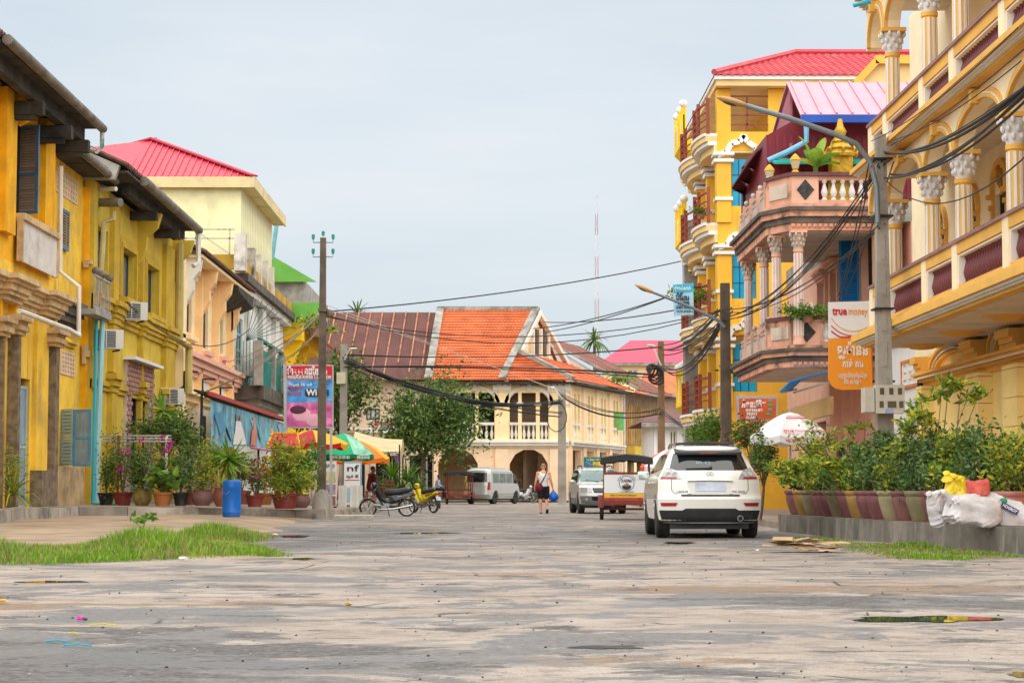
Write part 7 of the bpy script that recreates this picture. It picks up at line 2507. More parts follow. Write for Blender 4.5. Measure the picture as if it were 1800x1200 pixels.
def head(mb,c,fwd,s=1.0):
 """skull, jaw, nose, ears; c = head centre, fwd = facing direction"""
 f = Vector(fwd).normalized()
 r = f.cross(Vector((0,0,1))).normalized()
 c = Vector(c)
 rot = Matrix((r,f,Vector((0,0,1)))).transposed()
 mb.ball(c + Vector((0,0,0.02 * s)) - f * 0.012,0.076 * s,0.096 * s,0.1 * s,16,12,rot)
 mb.ball(c + f * 0.03 * s - Vector((0,0,0.055 * s)),0.056 * s,0.06 * s,0.065 * s,12,8,rot)
 mb.ball(c + f * 0.098 * s - Vector((0,0,0.012 * s)),0.013 * s,0.018 * s,0.024 * s,8,6,rot)
 for k in (-1,1):
  mb.ball(c + r * 0.08 * s * k - f * 0.01 * s,0.012 * s,0.024 * s,0.034 * s,8,6,rot)
def face_bits(t,c,fwd,s,lip):
 f = Vector(fwd).normalized()
 r = f.cross(Vector((0,0,1))).normalized()
 c = Vector(c)
 for k in (-1,1):
  local('eye',MB().ball(c + f * 0.083 * s + r * 0.032 * s * k + Vector((0,0,0.012 * s)),0.013 * s,n=8,m=6),M('eye_dark',(0.03,0.025,0.02),0.2),t,60)
 local('mouth',MB().ball(c + f * 0.084 * s - Vector((0,0,0.058 * s)),0.022 * s,0.01 * s,0.008 * s,8,6),lip,t,60)

# ---- man walking away in a white vest
man = thing('person','person in white sleeveless vest and black shorts walking away with blue bag','person',(gx(955,71.8),71.6,0.012),0.0)
mb = MB()
pel = Vector((0,0,0.95))
hipL,hipR = Vector((-0.1,0,0.9)),Vector((0.1,0,0.9))
kneeL,ankL = Vector((-0.11,-0.0,0.5)),Vector((-0.09,-0.02,0.1))
kneeR,ankR = Vector((0.11,0.06,0.5)),Vector((0.13,-0.14,0.17))
limb(mb,[hipL,hipL.lerp(kneeL,0.45),kneeL,kneeL.lerp(ankL,0.3) + Vector((0,-0.02,0)),ankL],[0.095,0.082,0.058,0.062,0.038])
limb(mb,[hipR,hipR.lerp(kneeR,0.45),kneeR,kneeR.lerp(ankR,0.3) + Vector((0,-0.02,0)),ankR],[0.095,0.082,0.058,0.062,0.038])
limb(mb,[ankL + Vector((0,0.0,-0.05)),ankL + Vector((0,0.13,-0.065))],[0.045,0.035])
limb(mb,[ankR + Vector((0,-0.03,-0.04)),ankR + Vector((0.01,0.06,-0.12))],[0.042,0.032])
limb(mb,[(0,0,0.93),(0,0.0,1.1),(0,0.0,1.3),(0,0,1.42)],[0.14,0.135,0.155,0.12])
mb.ball((0,0,1.3),0.2,0.12,0.16,14,10)
mb.ball((0,0,0.95),0.175,0.12,0.12,14,10)
shL,shR = Vector((-0.19,0,1.43)),Vector((0.19,0,1.43))
elL,wrL = Vector((-0.27,-0.02,1.14)),Vector((-0.31,0.06,0.9))
elR,wrR = Vector((0.27,-0.04,1.15)),Vector((0.33,0.02,0.92))
for a,b,c in ((shL,elL,wrL),(shR,elR,wrR)):
 limb(mb,[a,a.lerp(b,0.5),b,b.lerp(c,0.35),c],[0.07,0.054,0.042,0.044,0.028])
hand(mb,wrL,(-0.05,0.05,-1),(0,1,0),0.5)
hand(mb,wrR,(0.02,0.05,-1),(0,1,0),1.0)
limb(mb,[(0,0,1.44),(0,0.02,1.56)],[0.068,0.06])
head(mb,(0.0,0.035,1.65),(0,1,0),1.06)
body = remeshed(mb,0.009)
body.materials.append(mat_skin)
obj('body',body,man)
mb = MB()
limb(mb,[(0,0,0.93),(0,0,1.1),(0,0,1.3)],[0.165,0.158,0.17])
mb.ball((0,0,1.29),0.215,0.14,0.165,14,10)
mb.ball((0,0,0.97),0.19,0.142,0.1,14,10)
for s in (-1,1):
 limb(mb,[(s * 0.11,0.06,1.34),(s * 0.105,0.0,1.475),(s * 0.1,-0.08,1.38)],[0.05,0.032,0.05])
vest = remeshed(mb,0.014)
vest.materials.append(M('white_vest',(0.74,0.74,0.74),0.85,var=0.05))
obj('vest',vest,man)
mb = MB()
limb(mb,[(0,0,0.93),(0,0,0.9)],[0.17,0.165])
limb(mb,[hipL,hipL.lerp(kneeL,0.72)],[0.125,0.115])
limb(mb,[hipR,hipR.lerp(kneeR,0.72)],[0.125,0.115])
sh = remeshed(mb,0.014)
sh.materials.append(M('black_shorts',(0.012,0.012,0.014),0.85,var=0.1))
obj('shorts',sh,man)
local('hair',MB().ball((0,0.015,1.705),0.084,0.1,0.078,14,8),M('cropped_hair',(0.3,0.19,0.13),0.8,var=0.15),man,60)
face_bits(man,(0.0,0.035,1.65),(0,1,0),1.06,mat_skin)
for a,ang in ((ankL + Vector((0,0.05,-0.095)),0.0),(ankR + Vector((0,0.0,-0.115)),-0.7)):
 local('sandal',MB().cbox(a,0.095,0.27,0.022,RX(ang).to_3x3()),M('dark_sandal',(0.03,0.025,0.022),0.7),man)
bag = thing('shoulder_bag','dark red shoulder bag slung across the back of the walking person','bag',man.location)
bm_ = MB().ball((-0.15,-0.12,0.93),0.15,0.08,0.15,14,10)
local('pouch',bm_,M('maroon_cloth',(0.16,0.012,0.03),0.8,var=0.2,vs=6),bag,60)
local('strap',MB().tube([(-0.14,-0.16,1.02),(0.0,-0.175,1.22),(0.1,-0.13,1.42),(0.12,-0.02,1.495),(0.1,0.1,1.42)],0.019,6),M('strap_cloth',(0.06,0.02,0.025),0.8),bag,50)
pb = thing('plastic_bag','bright blue plastic bag held in the walking person\'s hand','bag',man.location)
prof = [(0.05,0.0),(0.15,0.03),(0.18,0.12),(0.15,0.22),(0.09,0.3),(0.035,0.36),(0.03,0.4)]
mb = MB().lathe(prof,(0.36,0.04,0.44),14)
rr = random.Random(2)
mb.v = [(x + rr.uniform(-0.012,0.012),y * 1.0 + rr.uniform(-0.012,0.012),z) for x,y,z in mb.v]
local('sack',mb,M('blue_plastic',(0.01,0.12,0.55),0.35,var=0.25,vs=9),pb,50)
local('handle',MB().tube([(0.36,0.04,0.83),(0.345,0.035,0.87)],0.014,6),MATS['blue_plastic'],pb)

def simple_person(label,loc,rz,shirt,legs,pose,hairlen=0.0,skin=None):
 """sitting figure looking along +x"""
 skin = skin or mat_skin2
 t = thing('person',label,'person',loc,rz)
 mb = MB()
 zs_ = 0.46
 for s in (-1,1):
  hp,kn,an = Vector((0,0.09 * s,zs_ + 0.1)),Vector((0.42,0.12 * s,zs_ + 0.08)),Vector((0.4 if pose != 'lean' else 0.5,0.12 * s,0.09))
  limb(mb,[hp,hp.lerp(kn,0.5),kn,kn.lerp(an,0.35),an],[0.09,0.08,0.058,0.055,0.036],10)
  limb(mb,[an + Vector((0,0,-0.045)),an + Vector((0.14,0,-0.055))],[0.04,0.03],10)
  shd = Vector((0.06,0.18 * s,zs_ + 0.6))
  el = Vector((0.12,0.24 * s,zs_ + 0.33))
  wr = Vector((0.34,0.14 * s,zs_ + 0.26))
  limb(mb,[shd,el,wr],[0.06,0.043,0.028],10)
  hand(mb,wr,(1,-0.2 * s,-0.1),(0,-s,0.3),0.6)
 limb(mb,[(0,0,zs_ + 0.1),(0.02,0,zs_ + 0.3),(0.06,0,zs_ + 0.5)],[0.14,0.13,0.13])
 limb(mb,[(0.07,0,zs_ + 0.6),(0.09,0,zs_ + 0.72)],[0.06,0.052],10)
 head(mb,(0.12,0,zs_ + 0.81),(1,0,-0.1),1.0)
 b = remeshed(mb,0.01)
 b.materials.append(skin)
 obj('body',b,t)
 mb = MB()
 limb(mb,[(0,0,zs_ + 0.12),(0.02,0,zs_ + 0.3),(0.06,0,zs_ + 0.5)],[0.165,0.155,0.15])
 for s in (-1,1):
  limb(mb,[(0.06,0.1 * s,zs_ + 0.58),(0.06,0.18 * s,zs_ + 0.6),(0.12,0.24 * s,zs_ + 0.34),(0.26,0.18 * s,zs_ + 0.28)],[0.09,0.08,0.06,0.05],10)
 c = remeshed(mb,0.015)
 c.materials.append(shirt)
 obj('shirt',c,t)
 mb = MB()
 for s in (-1,1):
  hp,kn,an = Vector((0,0.09 * s,zs_ + 0.1)),Vector((0.42,0.12 * s,zs_ + 0.08)),Vector((0.4 if pose != 'lean' else 0.5,0.12 * s,0.14))
  limb(mb,[hp,hp.lerp(kn,0.5),kn,an],[0.115,0.1,0.08,0.062],10)
 c = remeshed(mb,0.015)
 c.materials.append(legs)
 obj('trousers',c,t)
 mb = MB().ball((0.1,0,zs_ + 0.87),0.098,0.09,0.08,12,8)
 if hairlen:
  mb.ball((0.03,0,zs_ + 0.75),0.07,0.1,0.18 + hairlen,12,8)
 local('hair',mb,mat_hair_d,t,60)
 face_bits(t,(0.12,0,zs_ + 0.81),(1,0,-0.1),1.0,M('lip',(0.3,0.1,0.08),0.5))
 return t
bz = 0.29
bench = thing('bench','pale stone bench with orange legs under the street tree','bench',(gx(757,116),116,bz))
local('seat',MB().box(-0.85,-0.2,0.4,0.95,0.2,0.47),mat_ctrim,bench)
for x in (-0.55,0.6):
 local('leg',MB().box(x - 0.1,-0.17,0,x + 0.1,0.17,0.4),M('bench_leg',(0.45,0.16,0.06),0.8),bench)
simple_person('person in pale blue shirt and dark trousers sitting on the bench',(gx(768,116),116,bz),-0.2,M('pale_blue_shirt',(0.42,0.5,0.68),0.85),M('navy_trousers',(0.02,0.025,0.05),0.85),'sit')
simple_person('person in dark red top sitting at the food stall under the parasols',(gx(651,78),78,0.36),0.5,M('dark_red_shirt',(0.12,0.015,0.02),0.85),M('brown_trousers',(0.1,0.04,0.03),0.85),'lean')
woman = simple_person('person with long black hair and red top behind the potted shrubs',(gx(1481,46),46,0.5),math.radians(120),M('red_top',(0.55,0.02,0.04),0.8),M('dark_skirt',(0.03,0.03,0.05),0.85),'sit',0.08)

struct('shop_step',MB().box(8.3,44.6,0.161,10.28,52.4,0.5),mat_pave)
for lb,px,Y,z in (('low plastic stool under the person with long black hair',1481,46,0.5),('low plastic stool under the person at the food stall',651,78,0.36)):
 t = thing('stool',lb,'stool',(gx(px,Y),Y,z),0.3)
 mst = M('stool_red',(0.4,0.03,0.03),0.5)
 local('seat',MB().box(-0.17,-0.17,0.41,0.17,0.17,0.455),mst,t)
 for a in (-0.13,0.13):
  for b in (-0.13,0.13):
   local('leg',MB().bar((a,b,0.41),(a * 1.25,b * 1.25,0),0.04),mst,t)
# ------------------------------------------------------------------ poles, lamps, cables
mat_pole = M('pole_concrete',(0.33,0.3,0.26),0.9,var=0.2,streak=((0.1,0.085,0.07),0.8,5),bump=0.35)
mat_pole_d = M('pole_dark',(0.13,0.1,0.075),0.9,var=0.3,streak=((0.04,0.03,0.025),0.8,5),bump=0.35)
mat_cable = M('black_cable',(0.018,0.018,0.02),0.6,var=0.1)
mat_wire_w = M('pale_wire',(0.55,0.5,0.42),0.6,var=0.1)
mat_lampgrey = M('lamp_arm_grey',(0.22,0.26,0.3),0.45,0.4,var=0.1)
mat_lamphead = M('lamp_head_tan',(0.5,0.3,0.12),0.5,var=0.12)
mat_insul = M('green_insulator',(0.0,0.28,0.2),0.15,var=0.05)
def pole(label,px,Y,ytop,w0,w1,mat,z0=0.1,lean=0.0,slots=True):
 x = gx(px,Y)
 zt = at(px,ytop,Y).z
 t = thing('utility_pole',label,'pole',(x,Y,z0))
 def sq(z,w):
  return [Vector((x + lean * (z / zt) + a * w / 2,Y + b * w / 2,z)) for a,b in ((-1,-1),(1,-1),(1,1),(-1,1))]
 mb = MB()
 mb.hexa(sq(z0,w1) + sq(zt,w0))
 part('shaft',mb,mat,t)
 if slots:
  mb = MB()
  n = 9
  for i in range(n):
   a,b = lerp(z0 + 0.8,zt - 0.4,i / n),lerp(z0 + 0.8,zt - 0.4,(i + 0.72) / n)
   w = lerp(w1,w0,(a - z0) / (zt - z0))
   mb.box(x - w * 0.17,Y - w / 2 - 0.012,a,x + w * 0.17,Y - w / 2 + 0.03,b)
  part('recess_strip',mb,mat,t)
 return t,x,zt
def lamp_head(t,p,d,s=1.0,m=None):
 d = Vector(d).normalized()
 ang = math.atan2(d.y,d.x)
 rot = (RZ(ang) @ RY(-math.asin(max(-1,min(1,d.z))))).to_3x3()
 part('lamp_head',MB().ball(Vector(p) + d * 0.35 * s,0.42 * s,0.14 * s,0.085 * s,14,8,rot),m or mat_lamphead,t,60)
 part('lamp_glass',MB().ball(Vector(p) + d * 0.42 * s - Vector((0,0,0.05 * s)),0.22 * s,0.1 * s,0.06 * s,10,6,rot),M('lamp_diffuser',(0.08,0.07,0.06),0.3),t,60)

pa,xA,zA_ = pole('tall dark concrete pole with green insulators at the pavement corner',565,60,418,0.17,0.27,mat_pole_d,0.27,0.0)
part('pole_foot',MB().lathe(((0.28,0),(0.26,0.35),(0.17,0.6)),(xA,60,0.27),10),mat_pole,pa,50)
for z,n in ((zA_ - 0.14,1),(zA_ - 0.58,0)):
 part('crossarm',MB().tube([(xA - 0.3,60,z + 0.1),(xA - 0.3,60,z),(xA + 0.3,60,z),(xA + 0.3,60,z + 0.1)],0.018,6),mat_lampgrey,pa)
 for dx in ((-0.3,0.3,0.0) if n else (-0.3,0.3)):
  zz = z + (0.1 if dx else 0.2)
  part('insulator',MB().lathe(((0.03,0),(0.055,0.03),(0.04,0.06),(0.055,0.09),(0.035,0.15)),(xA + dx,60,zz),10),mat_insul,pa,50)
part('cable_clamp',MB().box(xA - 0.13,59.83,zA_ - 2.25,xA + 0.15,60.15,zA_ - 2.15).ball((xA + 0.2,60,zA_ - 2.3),0.12,0.1,0.13,8,6),mat_pole_d,pa)
pb_,xB,zB_ = pole('shorter grey pole with meter box among the trees',603,92,605,0.3,0.36,mat_pole,0.3)
part('meter_box',MB().box(xB - 0.3,91.6,at(600,675,92).z,xB + 0.1,91.83,at(600,655,92).z),M('box_cream',(0.58,0.54,0.4),0.6),pb_)
part('lamp_arm',MB().tube([(xB,91.8,zB_ - 0.8),(xB + 0.25,91.5,zB_ - 0.35),(xB + 0.45,91.3,zB_ - 0.25)],0.03,6),mat_stripe,pb_)
lamp_head(pb_,(xB + 0.3,91.3,zB_ - 0.25),(1,-0.3,0),0.5,mat_stripe)
pc_,xC,zC_ = pole('concrete pole with bundled cables in front of the corner house',988,109,682,0.4,0.46,mat_pole,0.0)
part('lamp_arm',MB().tube([(xC,108.7,zC_ - 0.6),(xC - 0.4,108.5,zC_ - 0.1),(xC - 0.5,108.4,zC_)],0.03,6),mat_stripe,pc_)
lamp_head(pc_,(xC - 0.4,108.4,zC_),(-1,-0.2,0),0.5,mat_stripe)
part('cable_loop',MB().tube([(xC + 0.55 * math.cos(a) - 0.3,108.6,zC_ - 1.6 + 0.8 * math.sin(a)) for a in [i * 0.5 for i in range(14)]],0.025,5),mat_cable,pc_)
pd_,xD,zD_ = pole('brown pole carrying a black cable coil near the far crossing',1163,93,600,0.28,0.34,M('pole_brown',(0.26,0.17,0.11),0.9,var=0.25,streak=((0.5,0.42,0.34),0.5,5)),0.0)
mb = MB()
for k in range(5):
 r_ = 0.24 + 0.05 * k
 mb.tube([(xD - 0.5 + 0.06 * k + r_ * math.cos(a) * (0.75 + 0.1 * math.sin(3 * a + k)),92.6 - 0.05 * k + 0.1 * math.sin(a),at(1140,650 + 3 * k,93).z + r_ * math.sin(a) * (1 + 0.12 * math.sin(2 * a + 2 * k))) for a in [i * math.pi / 8 for i in range(17)]],0.05,5)
part('cable_coil',mb,mat_cable,pd_)
part('lamp_arm',MB().tube([(xD,92.7,zD_ - 1.2),(xD - 0.35,92.5,zD_ - 0.4)],0.04,6),mat_stripe,pd_)
lamp_head(pd_,(xD - 0.3,92.5,zD_ - 0.25),(-1,-0.3,0.1),0.55,mat_stripe)
pe_,xE,zE_ = pole('dark wooden pole with street lamp arm before the yellow balconies',1277,62,498,0.28,0.34,mat_pole_d,0.1)
arm = [at(1274,575,61.7),at(1262,563,61.7),at(1215,540,61.6),at(1148,514,61.5)]
part('lamp_arm',MB().tube(arm,[0.06,0.055,0.045,0.04],8),mat_lampgrey,pe_,50)
lamp_head(pe_,arm[-1],at(1123,503,61.5) - arm[-1],0.8)
pf_,xF,zF_ = pole('tall grey concrete lamp pole beside the orange sign',1556,40.5,237,0.2,0.36,mat_pole,PZ)
arm = [at(1543,392,40.2),at(1541,330,40.2),at(1530,285,40.2),at(1505,253,40.1),at(1465,235,40.0),at(1390,209,39.9),at(1312,186,39.8)]
part('lamp_arm',MB().tube(arm,0.055,10),mat_lampgrey,pf_,50)
lamp_head(pf_,arm[-1],at(1264,172,39.8) - arm[-1],0.82)
for y in (283,383,545):
 part('pole_band',MB().box(xF - 0.2,40.25,at(1556,y,40.5).z,xF + 0.2,40.75,at(1556,y,40.5).z + 0.035),mat_dark_metal,pf_)
mbx = thing('meter_box','cream electricity meter cabinet with small dials on the lamp pole','meter box',(xF,40.2,2.4))
z0,z1 = at(1556,727,40.2).z,at(1556,677,40.2).z
x0,x1 = gx(1541,40),gx(1592,40)
part('cabinet',MB().box(x0,39.95,z0,x1,40.25,z1),M('cabinet_cream',(0.56,0.52,0.43),0.6,var=0.1,dirt=((0.3,0.25,0.18),0.5,3)),mbx)
part('side_cabinet',MB().box(x0 - 0.2,40.0,z0 + 0.03,x0 - 0.02,40.5,z1 - 0.05),MATS['cabinet_cream'],mbx)
for i,(fx,fz) in enumerate(((0.14,0.66),(0.46,0.66),(0.76,0.66),(0.12,0.2),(0.4,0.2),(0.8,0.2))):
 w_ = 0.3 if i == 4 else 0.14
 part('dial_window',MB().box(lerp(x0,x1,fx),39.94,lerp(z0,z1,fz),lerp(x0,x1,fx) + w_ * 0.58,39.951,lerp(z0,z1,fz) + 0.13),M('dial_dark',(0.1,0.09,0.05),0.3),mbx)
part('paper_label',MB().box(x0 + 0.18,39.942,z0 + 0.01,x0 + 0.34,39.951,z0 + 0.1),M('label_blue',(0.3,0.36,0.6),0.6),mbx)

def cable(label,pts,r=0.02,sag=0.0,n=1,spread=0.12,mat=None,group='overhead cables'):
 """strands hung through the given points, each span with its own sag"""
 rr_ = random.Random(hash(label) % 1000 if False else len(label) * 7 + int(pts[0][0] * 10))
 t = thing('overhead_cable',label,'cable',pts[0],0,group)
 for k in range(n):
  path = []
  off = [Vector((rr_.uniform(-1,1),rr_.uniform(-1,1),rr_.uniform(-1,1))) * spread * (0 if n == 1 else 1) for _ in pts]
  sg = sag * rr_.uniform(0.8,1.25)
  for (a,oa),(b,ob) in zip(zip(pts,off),list(zip(pts,off))[1:]):
   a,b = Vector(a) + oa,Vector(b) + ob
   for i in range(12):
    u = i / 12
    path.append(a.lerp(b,u) - Vector((0,0,4 * sg * u * (1 - u))))
  path.append(Vector(pts[-1]) + off[-1])
  part('strand',MB().tube(path,r,5),mat or mat_cable,t,60)
 return t
A_ = Vector((xA,60,0))
cable('thin wire rising across the sky from the tall dark pole to the yellow house',[at(572,548,60),at(1215,455,84)],0.022,0.25)
cable('slack cables from the tall dark pole past the orange roof to the wooden pole',[at(572,556,60),at(1272,545,62)],0.015,0.8,2,0.1)
cable('pale cables from the tall dark pole towards the rusted roof and corner house pole',[at(572,545,60),at(986,690,108.6)],0.011,-0.0,2,0.25,mat_wire_w)
cable('heavy black bundle hanging between the meter pole and the corner house pole',[at(606,630,91.7),at(985,705,108.6)],0.026,0.8,6,0.14)
cable('second black bundle between the meter pole and the corner house pole',[at(606,640,91.7),at(985,730,108.6)],0.022,0.35,4,0.2)
cable('taut lines from the meter pole over the orange roof to the coil pole',[at(606,625,91.7),at(1162,612,92.7)],0.022,0.25,2,0.1)
cable('taut thick line crossing the orange roof above the eave to the coil pole',[at(606,645,91.7),at(1162,662,92.7)],0.026,-0.15,3,0.12)
cable('drooping lines from the corner house pole to the coil pole',[at(988,694,108.6),at(1162,722,92.7)],0.022,0.5,5,0.2)
cable('lines from the coil pole up to the wooden lamp pole',[at(1164,615,92.7),at(1274,545,61.8)],0.025,0.35,5,0.25)
cable('thick drooping loop from the coil pole to the wooden lamp pole',[at(1164,645,92.7),at(1274,560,61.8)],0.03,0.9,4,0.1)
cable('low wires from the coil pole to the yellow house base',[at(1166,722,92.7),at(1225,760,80)],0.025,0.1,3,0.2)
cable('black bundle from the wooden pole up past the pink columns to the lamp pole',[at(1275,560,61.8),at(1549,285,40.3)],0.014,0.75,5,0.09)
cable('second bundle from the wooden pole across the pink balcony to the lamp pole',[at(1275,545,61.8),at(1549,392,40.3)],0.013,0.55,3,0.1)
cable('loose wires dropping from the lamp pole to the pink house wall',[at(1550,300,40.3),at(1470,520,53)],0.014,0.2,3,0.25)
cable('thick twisted cable from the lamp pole up across the striped columns',[at(1556,268,40.3),at(1830,132,24.5)],0.026,0.32,2,0.025)
cable('dark cable pair from the lamp pole just under the twisted cable',[at(1556,312,40.3),at(1830,150,24.5)],0.02,0.3,3,0.08)
cable('thin wires fanning from the lamp pole over the arches',[at(1556,262,40.3),at(1830,80,24.5)],0.009,0.15,4,0.3)
cable('single lower wire from the lamp pole in front of the striped columns',[at(1558,318,40.3),at(1830,248,24.5)],0.012,0.55)
cable('thin lines crossing the sky between the orange gable and the yellow house',[at(945,575,128),at(1190,545,88)],0.03,0.2,3,0.7)
for k,(lb,a,b,s_) in enumerate((('white house wire running down to the red awning from the tall pole',(560,548),(345,690),0.3),('white house wire reaching the peach house from the tall pole',(560,560),(405,640),0.2),('white house wire ending at the teal balcony from the tall pole',(560,575),(470,640),0.25))):
 cable(lb,[at(a[0],a[1],60),at(b[0],b[1],(66,80,92)[k])],0.018,s_,2,0.1,mat_wire_w)
cable('thin dark wire sagging along the olive and peach upper walls',[FW.pt(60,0.5,FW.Z(210,540)),FW.pt(90,0.5,FW.Z(415,575))],0.02,0.9,1)

# ------------------------------------------------------------------ signs
W_ = M('print_white',(0.78,0.78,0.78),0.5,var=0.03)
RED = M('print_red',(0.62,0.01,0.03),0.5,var=0.03)
ORG = M('print_orange',(0.85,0.3,0.02),0.5,var=0.04)
mat_alu = M('sign_frame',(0.42,0.42,0.42),0.4,0.5)
def board(t,name,pxs,Y,mat,th=0.06,dy=0.0):
 """flat panel with the photo outline pxs, standing at depth Y"""
 return part(name,MB().prism([at(px,py,Y) + Vector((0,dy,0)) for px,py in pxs],(0,th,0)),mat,t)
def write(t,body,px,py,Y,hpx,wpx,mat,bold=0.004):
 return lettering(body,hpx * Y / FPX * 1.35,mat,t,face_cam_mat(at(px,py,Y)),wpx * Y / FPX,bold)
def rowpx(px,py,r,a0,a1,n=14,sx=1.0):
 return [(px + sx * r * math.cos(lerp(a0,a1,i / n)),py + r * math.sin(lerp(a0,a1,i / n))) for i in range(n + 1)]
Y = 47.2
t = thing('hanging_sign','tall white and orange hanging sign on the lamp pole','sign',at(1495,685,Y))
c1 = rowpx(1478,662,22,math.pi / 2,math.pi,8)
board(t,'orange_panel',[(1457,596),(1512,590),(1528,600),(1531,612),(1534,684)] + [(1480,685)] + c1[1:] ,Y,ORG)
board(t,'white_panel',[(1456,531),(1529,529),(1530,560),(1529,598),(1514,590),(1457,595)],Y,W_,0.05,0.004)
for r_,m_,w_ in ((47,ORG,0.014),(55,RED,0.02),(62,RED,0.028)):
 pts_ = [q for q in rowpx(1500,535,r_,math.radians(25),math.radians(150),20,0.95) if 1458 < q[0] < 1528 and q[1] < 593]
 if len(pts_) > 2:
  part('printed_arc',MB().tube([at(px,py,Y - 0.004) for px,py in pts_],w_ * 0.6,4),m_,t)
write(t,'true',1476,547,Y - 0.012,15,26,RED,0.008)
write(t,'money',1508,547,Y - 0.012,14,34,ORG,0.002)
write(t,'ទ្រូម៉ាន់នី',1499,616,Y - 0.012,20,54,W_,0.008)
write(t,'កាន់ គារ',1499,640,Y - 0.012,12,36,W_,0.005)
write(t,'បញ្ចូលនិងប្រាក់ទូរស័ព្ទ',1499,660,Y - 0.012,8,50,W_,0.002)
write(t,'និង លក់ឡូត',1499,671,Y - 0.012,8,30,W_,0.002)
for py in (545,610,670):
 part('bracket',MB().bar(at(1529,py,Y + 0.04),at(1572,py,Y + 0.5),0.05),mat_dark_metal,t)
part('side_band',MB().box(gx(1533,Y),Y + 0.3,at(1536,684,Y).z,gx(1541,Y),Y + 0.36,at(1536,590,Y).z),ORG,t)
Y = 52.6
t = thing('shop_sign','red orange internet shop sign in grey frame above the parasol','sign',at(1330,738,Y))
board(t,'frame',[(1294,695),(1367,696),(1367,739),(1296,741)],Y,mat_alu,0.1)
board(t,'panel',[(1299,700),(1364,700),(1364,736),(1300,738)],Y - 0.012,M('print_redorange',(0.6,0.1,0.02),0.5,var=0.25,vs=1.2),0.01)
write(t,'អ៊ិនធើណិត',1325,711,Y - 0.03,11,42,W_,0.008)
for i,s_ in enumerate(('INTERNET','PRINT','SCAN')):
 write(t,s_,1326 - (4 if i else 0) - (2 if i == 2 else 0),721 + 6.3 * i,Y - 0.03,5,(30,19,17)[i],W_,0.003)
for i in range(4):
 part('printed_icon',MB().ball(at(1354 - (3 if i > 2 else 0),704 + 8 * i,Y - 0.02),0.06,0.01,0.05,8,5),M('print_icon_%d' % (i % 2),((0.2,0.25,0.25),(0.1,0.3,0.08))[i % 2],0.5),t)
Y = 71.0
t = thing('guest_house_sign','light blue guest house sign hanging off the wavy yellow balconies','sign',at(1200,553,Y))
board(t,'panel',[(1183,500),(1219,498),(1219,553),(1185,555)],Y,M('print_sky',(0.34,0.58,0.72),0.5,var=0.2,vs=0.7),0.08)
board(t,'panel_top',[(1183.5,500.5),(1219,498.5),(1219,513),(1184,515)],Y - 0.01,M('print_cyan',(0.03,0.42,0.6),0.5),0.008)
write(t,'ផ្ទះសំណាក់',1200,507,Y - 0.03,6,28,W_,0.004)
write(t,'ប៉ារីស',1200,523,Y - 0.03,11,24,ink,0.015)
write(t,'PARIS',1202,533,Y - 0.03,6,20,ink,0.01)
write(t,'GUEST HOUSE',1202,540,Y - 0.03,5,28,ink,0.006)
write(t,'Tel: 012 48 98 82',1202,547,Y - 0.03,3,26,ink)
part('arm',MB().bar(at(1216,505,Y),at(1232,505,Y + 1),0.06).bar(at(1216,548,Y),at(1232,548,Y + 1),0.06),mat_dark_metal,t)
Y = 64.0
t = thing('massage_sign','red, blue and pink massage sign behind the tall dark pole','sign',at(530,752,Y))
board(t,'frame',[(498,640),(586,641),(586,753),(499,752)],Y,mat_alu,0.12)
board(t,'red_panel',[(504,643),(584,643),(584,667),(504,667)],Y - 0.01,RED,0.01)
board(t,'blue_panel',[(504,667.5),(584,667.5),(584,707),(504,707)],Y - 0.01,M('print_blue',(0.06,0.3,0.68),0.5,var=0.45,vs=2.2,dirt=((0.45,0.6,0.75),0.8,3)),0.01)
board(t,'pink_panel',[(504,707.5),(584,707.5),(584,750),(504,750)],Y - 0.01,M('print_pink',(0.7,0.14,0.4),0.5,var=0.4,vs=2.5,dirt=((0.8,0.5,0.62),0.8,2.5)),0.01)
write(t,'ម៉ាស្សាដៃខ្មែរ',540,653,Y - 0.03,13,70,W_,0.012)
write(t,'MASSAGE KHMER TRADITION',544,663,Y - 0.03,6,76,M('print_pale',(0.6,0.75,0.75),0.5),0.006)
write(t,'ម៉ាស្សា  និង  សក់',528,676,Y - 0.03,5,40,W_)
for i in range(2):
 write(t,'ម៉ាស្សាដៃ',518,682 + 10 * i,Y - 0.03,5,24,RED,0.003)
board(t,'wifi_badge',[(536,685),(541,683),(562,683),(562,697),(541,697),(536,695)],Y - 0.025,ink,0.01)
write(t,'Wi',548,690,Y - 0.045,11,19,W_,0.01)
write(t,'Fi',571,690,Y - 0.045,11,14,ink,0.01)
part('printed_face',MB().ball(at(530,728,Y - 0.012),0.3,0.012,0.22,14,8).ball(at(552,738,Y - 0.012),0.28,0.012,0.2,14,8),M('print_skin',(0.8,0.42,0.5),0.5,var=0.2),t)
part('printed_hair',MB().ball(at(524,720,Y - 0.02),0.26,0.012,0.14,14,8),M('print_hair',(0.1,0.02,0.05),0.5),t)
part('post',MB().bar(at(502,752,Y + 0.06),Vector((gx(502,Y),Y + 0.06,0.3)),0.08).bar(at(582,752,Y + 0.06),Vector((gx(582,Y),Y + 0.06,0.3)),0.08),mat_alu,t)
Y = 121
t = thing('hospital_banner','white banner with red cross emblem between the street trees','banner',at(700,760,Y))
board(t,'cloth',[(648,738),(752,738),(752,762),(648,760)],Y,W_,0.03)
part('emblem',MB().tube([at(659 + 6 * math.cos(a),745 + 6 * math.sin(a),Y - 0.02) for a in [i * math.pi / 8 for i in range(17)]],0.035,5),RED,t)
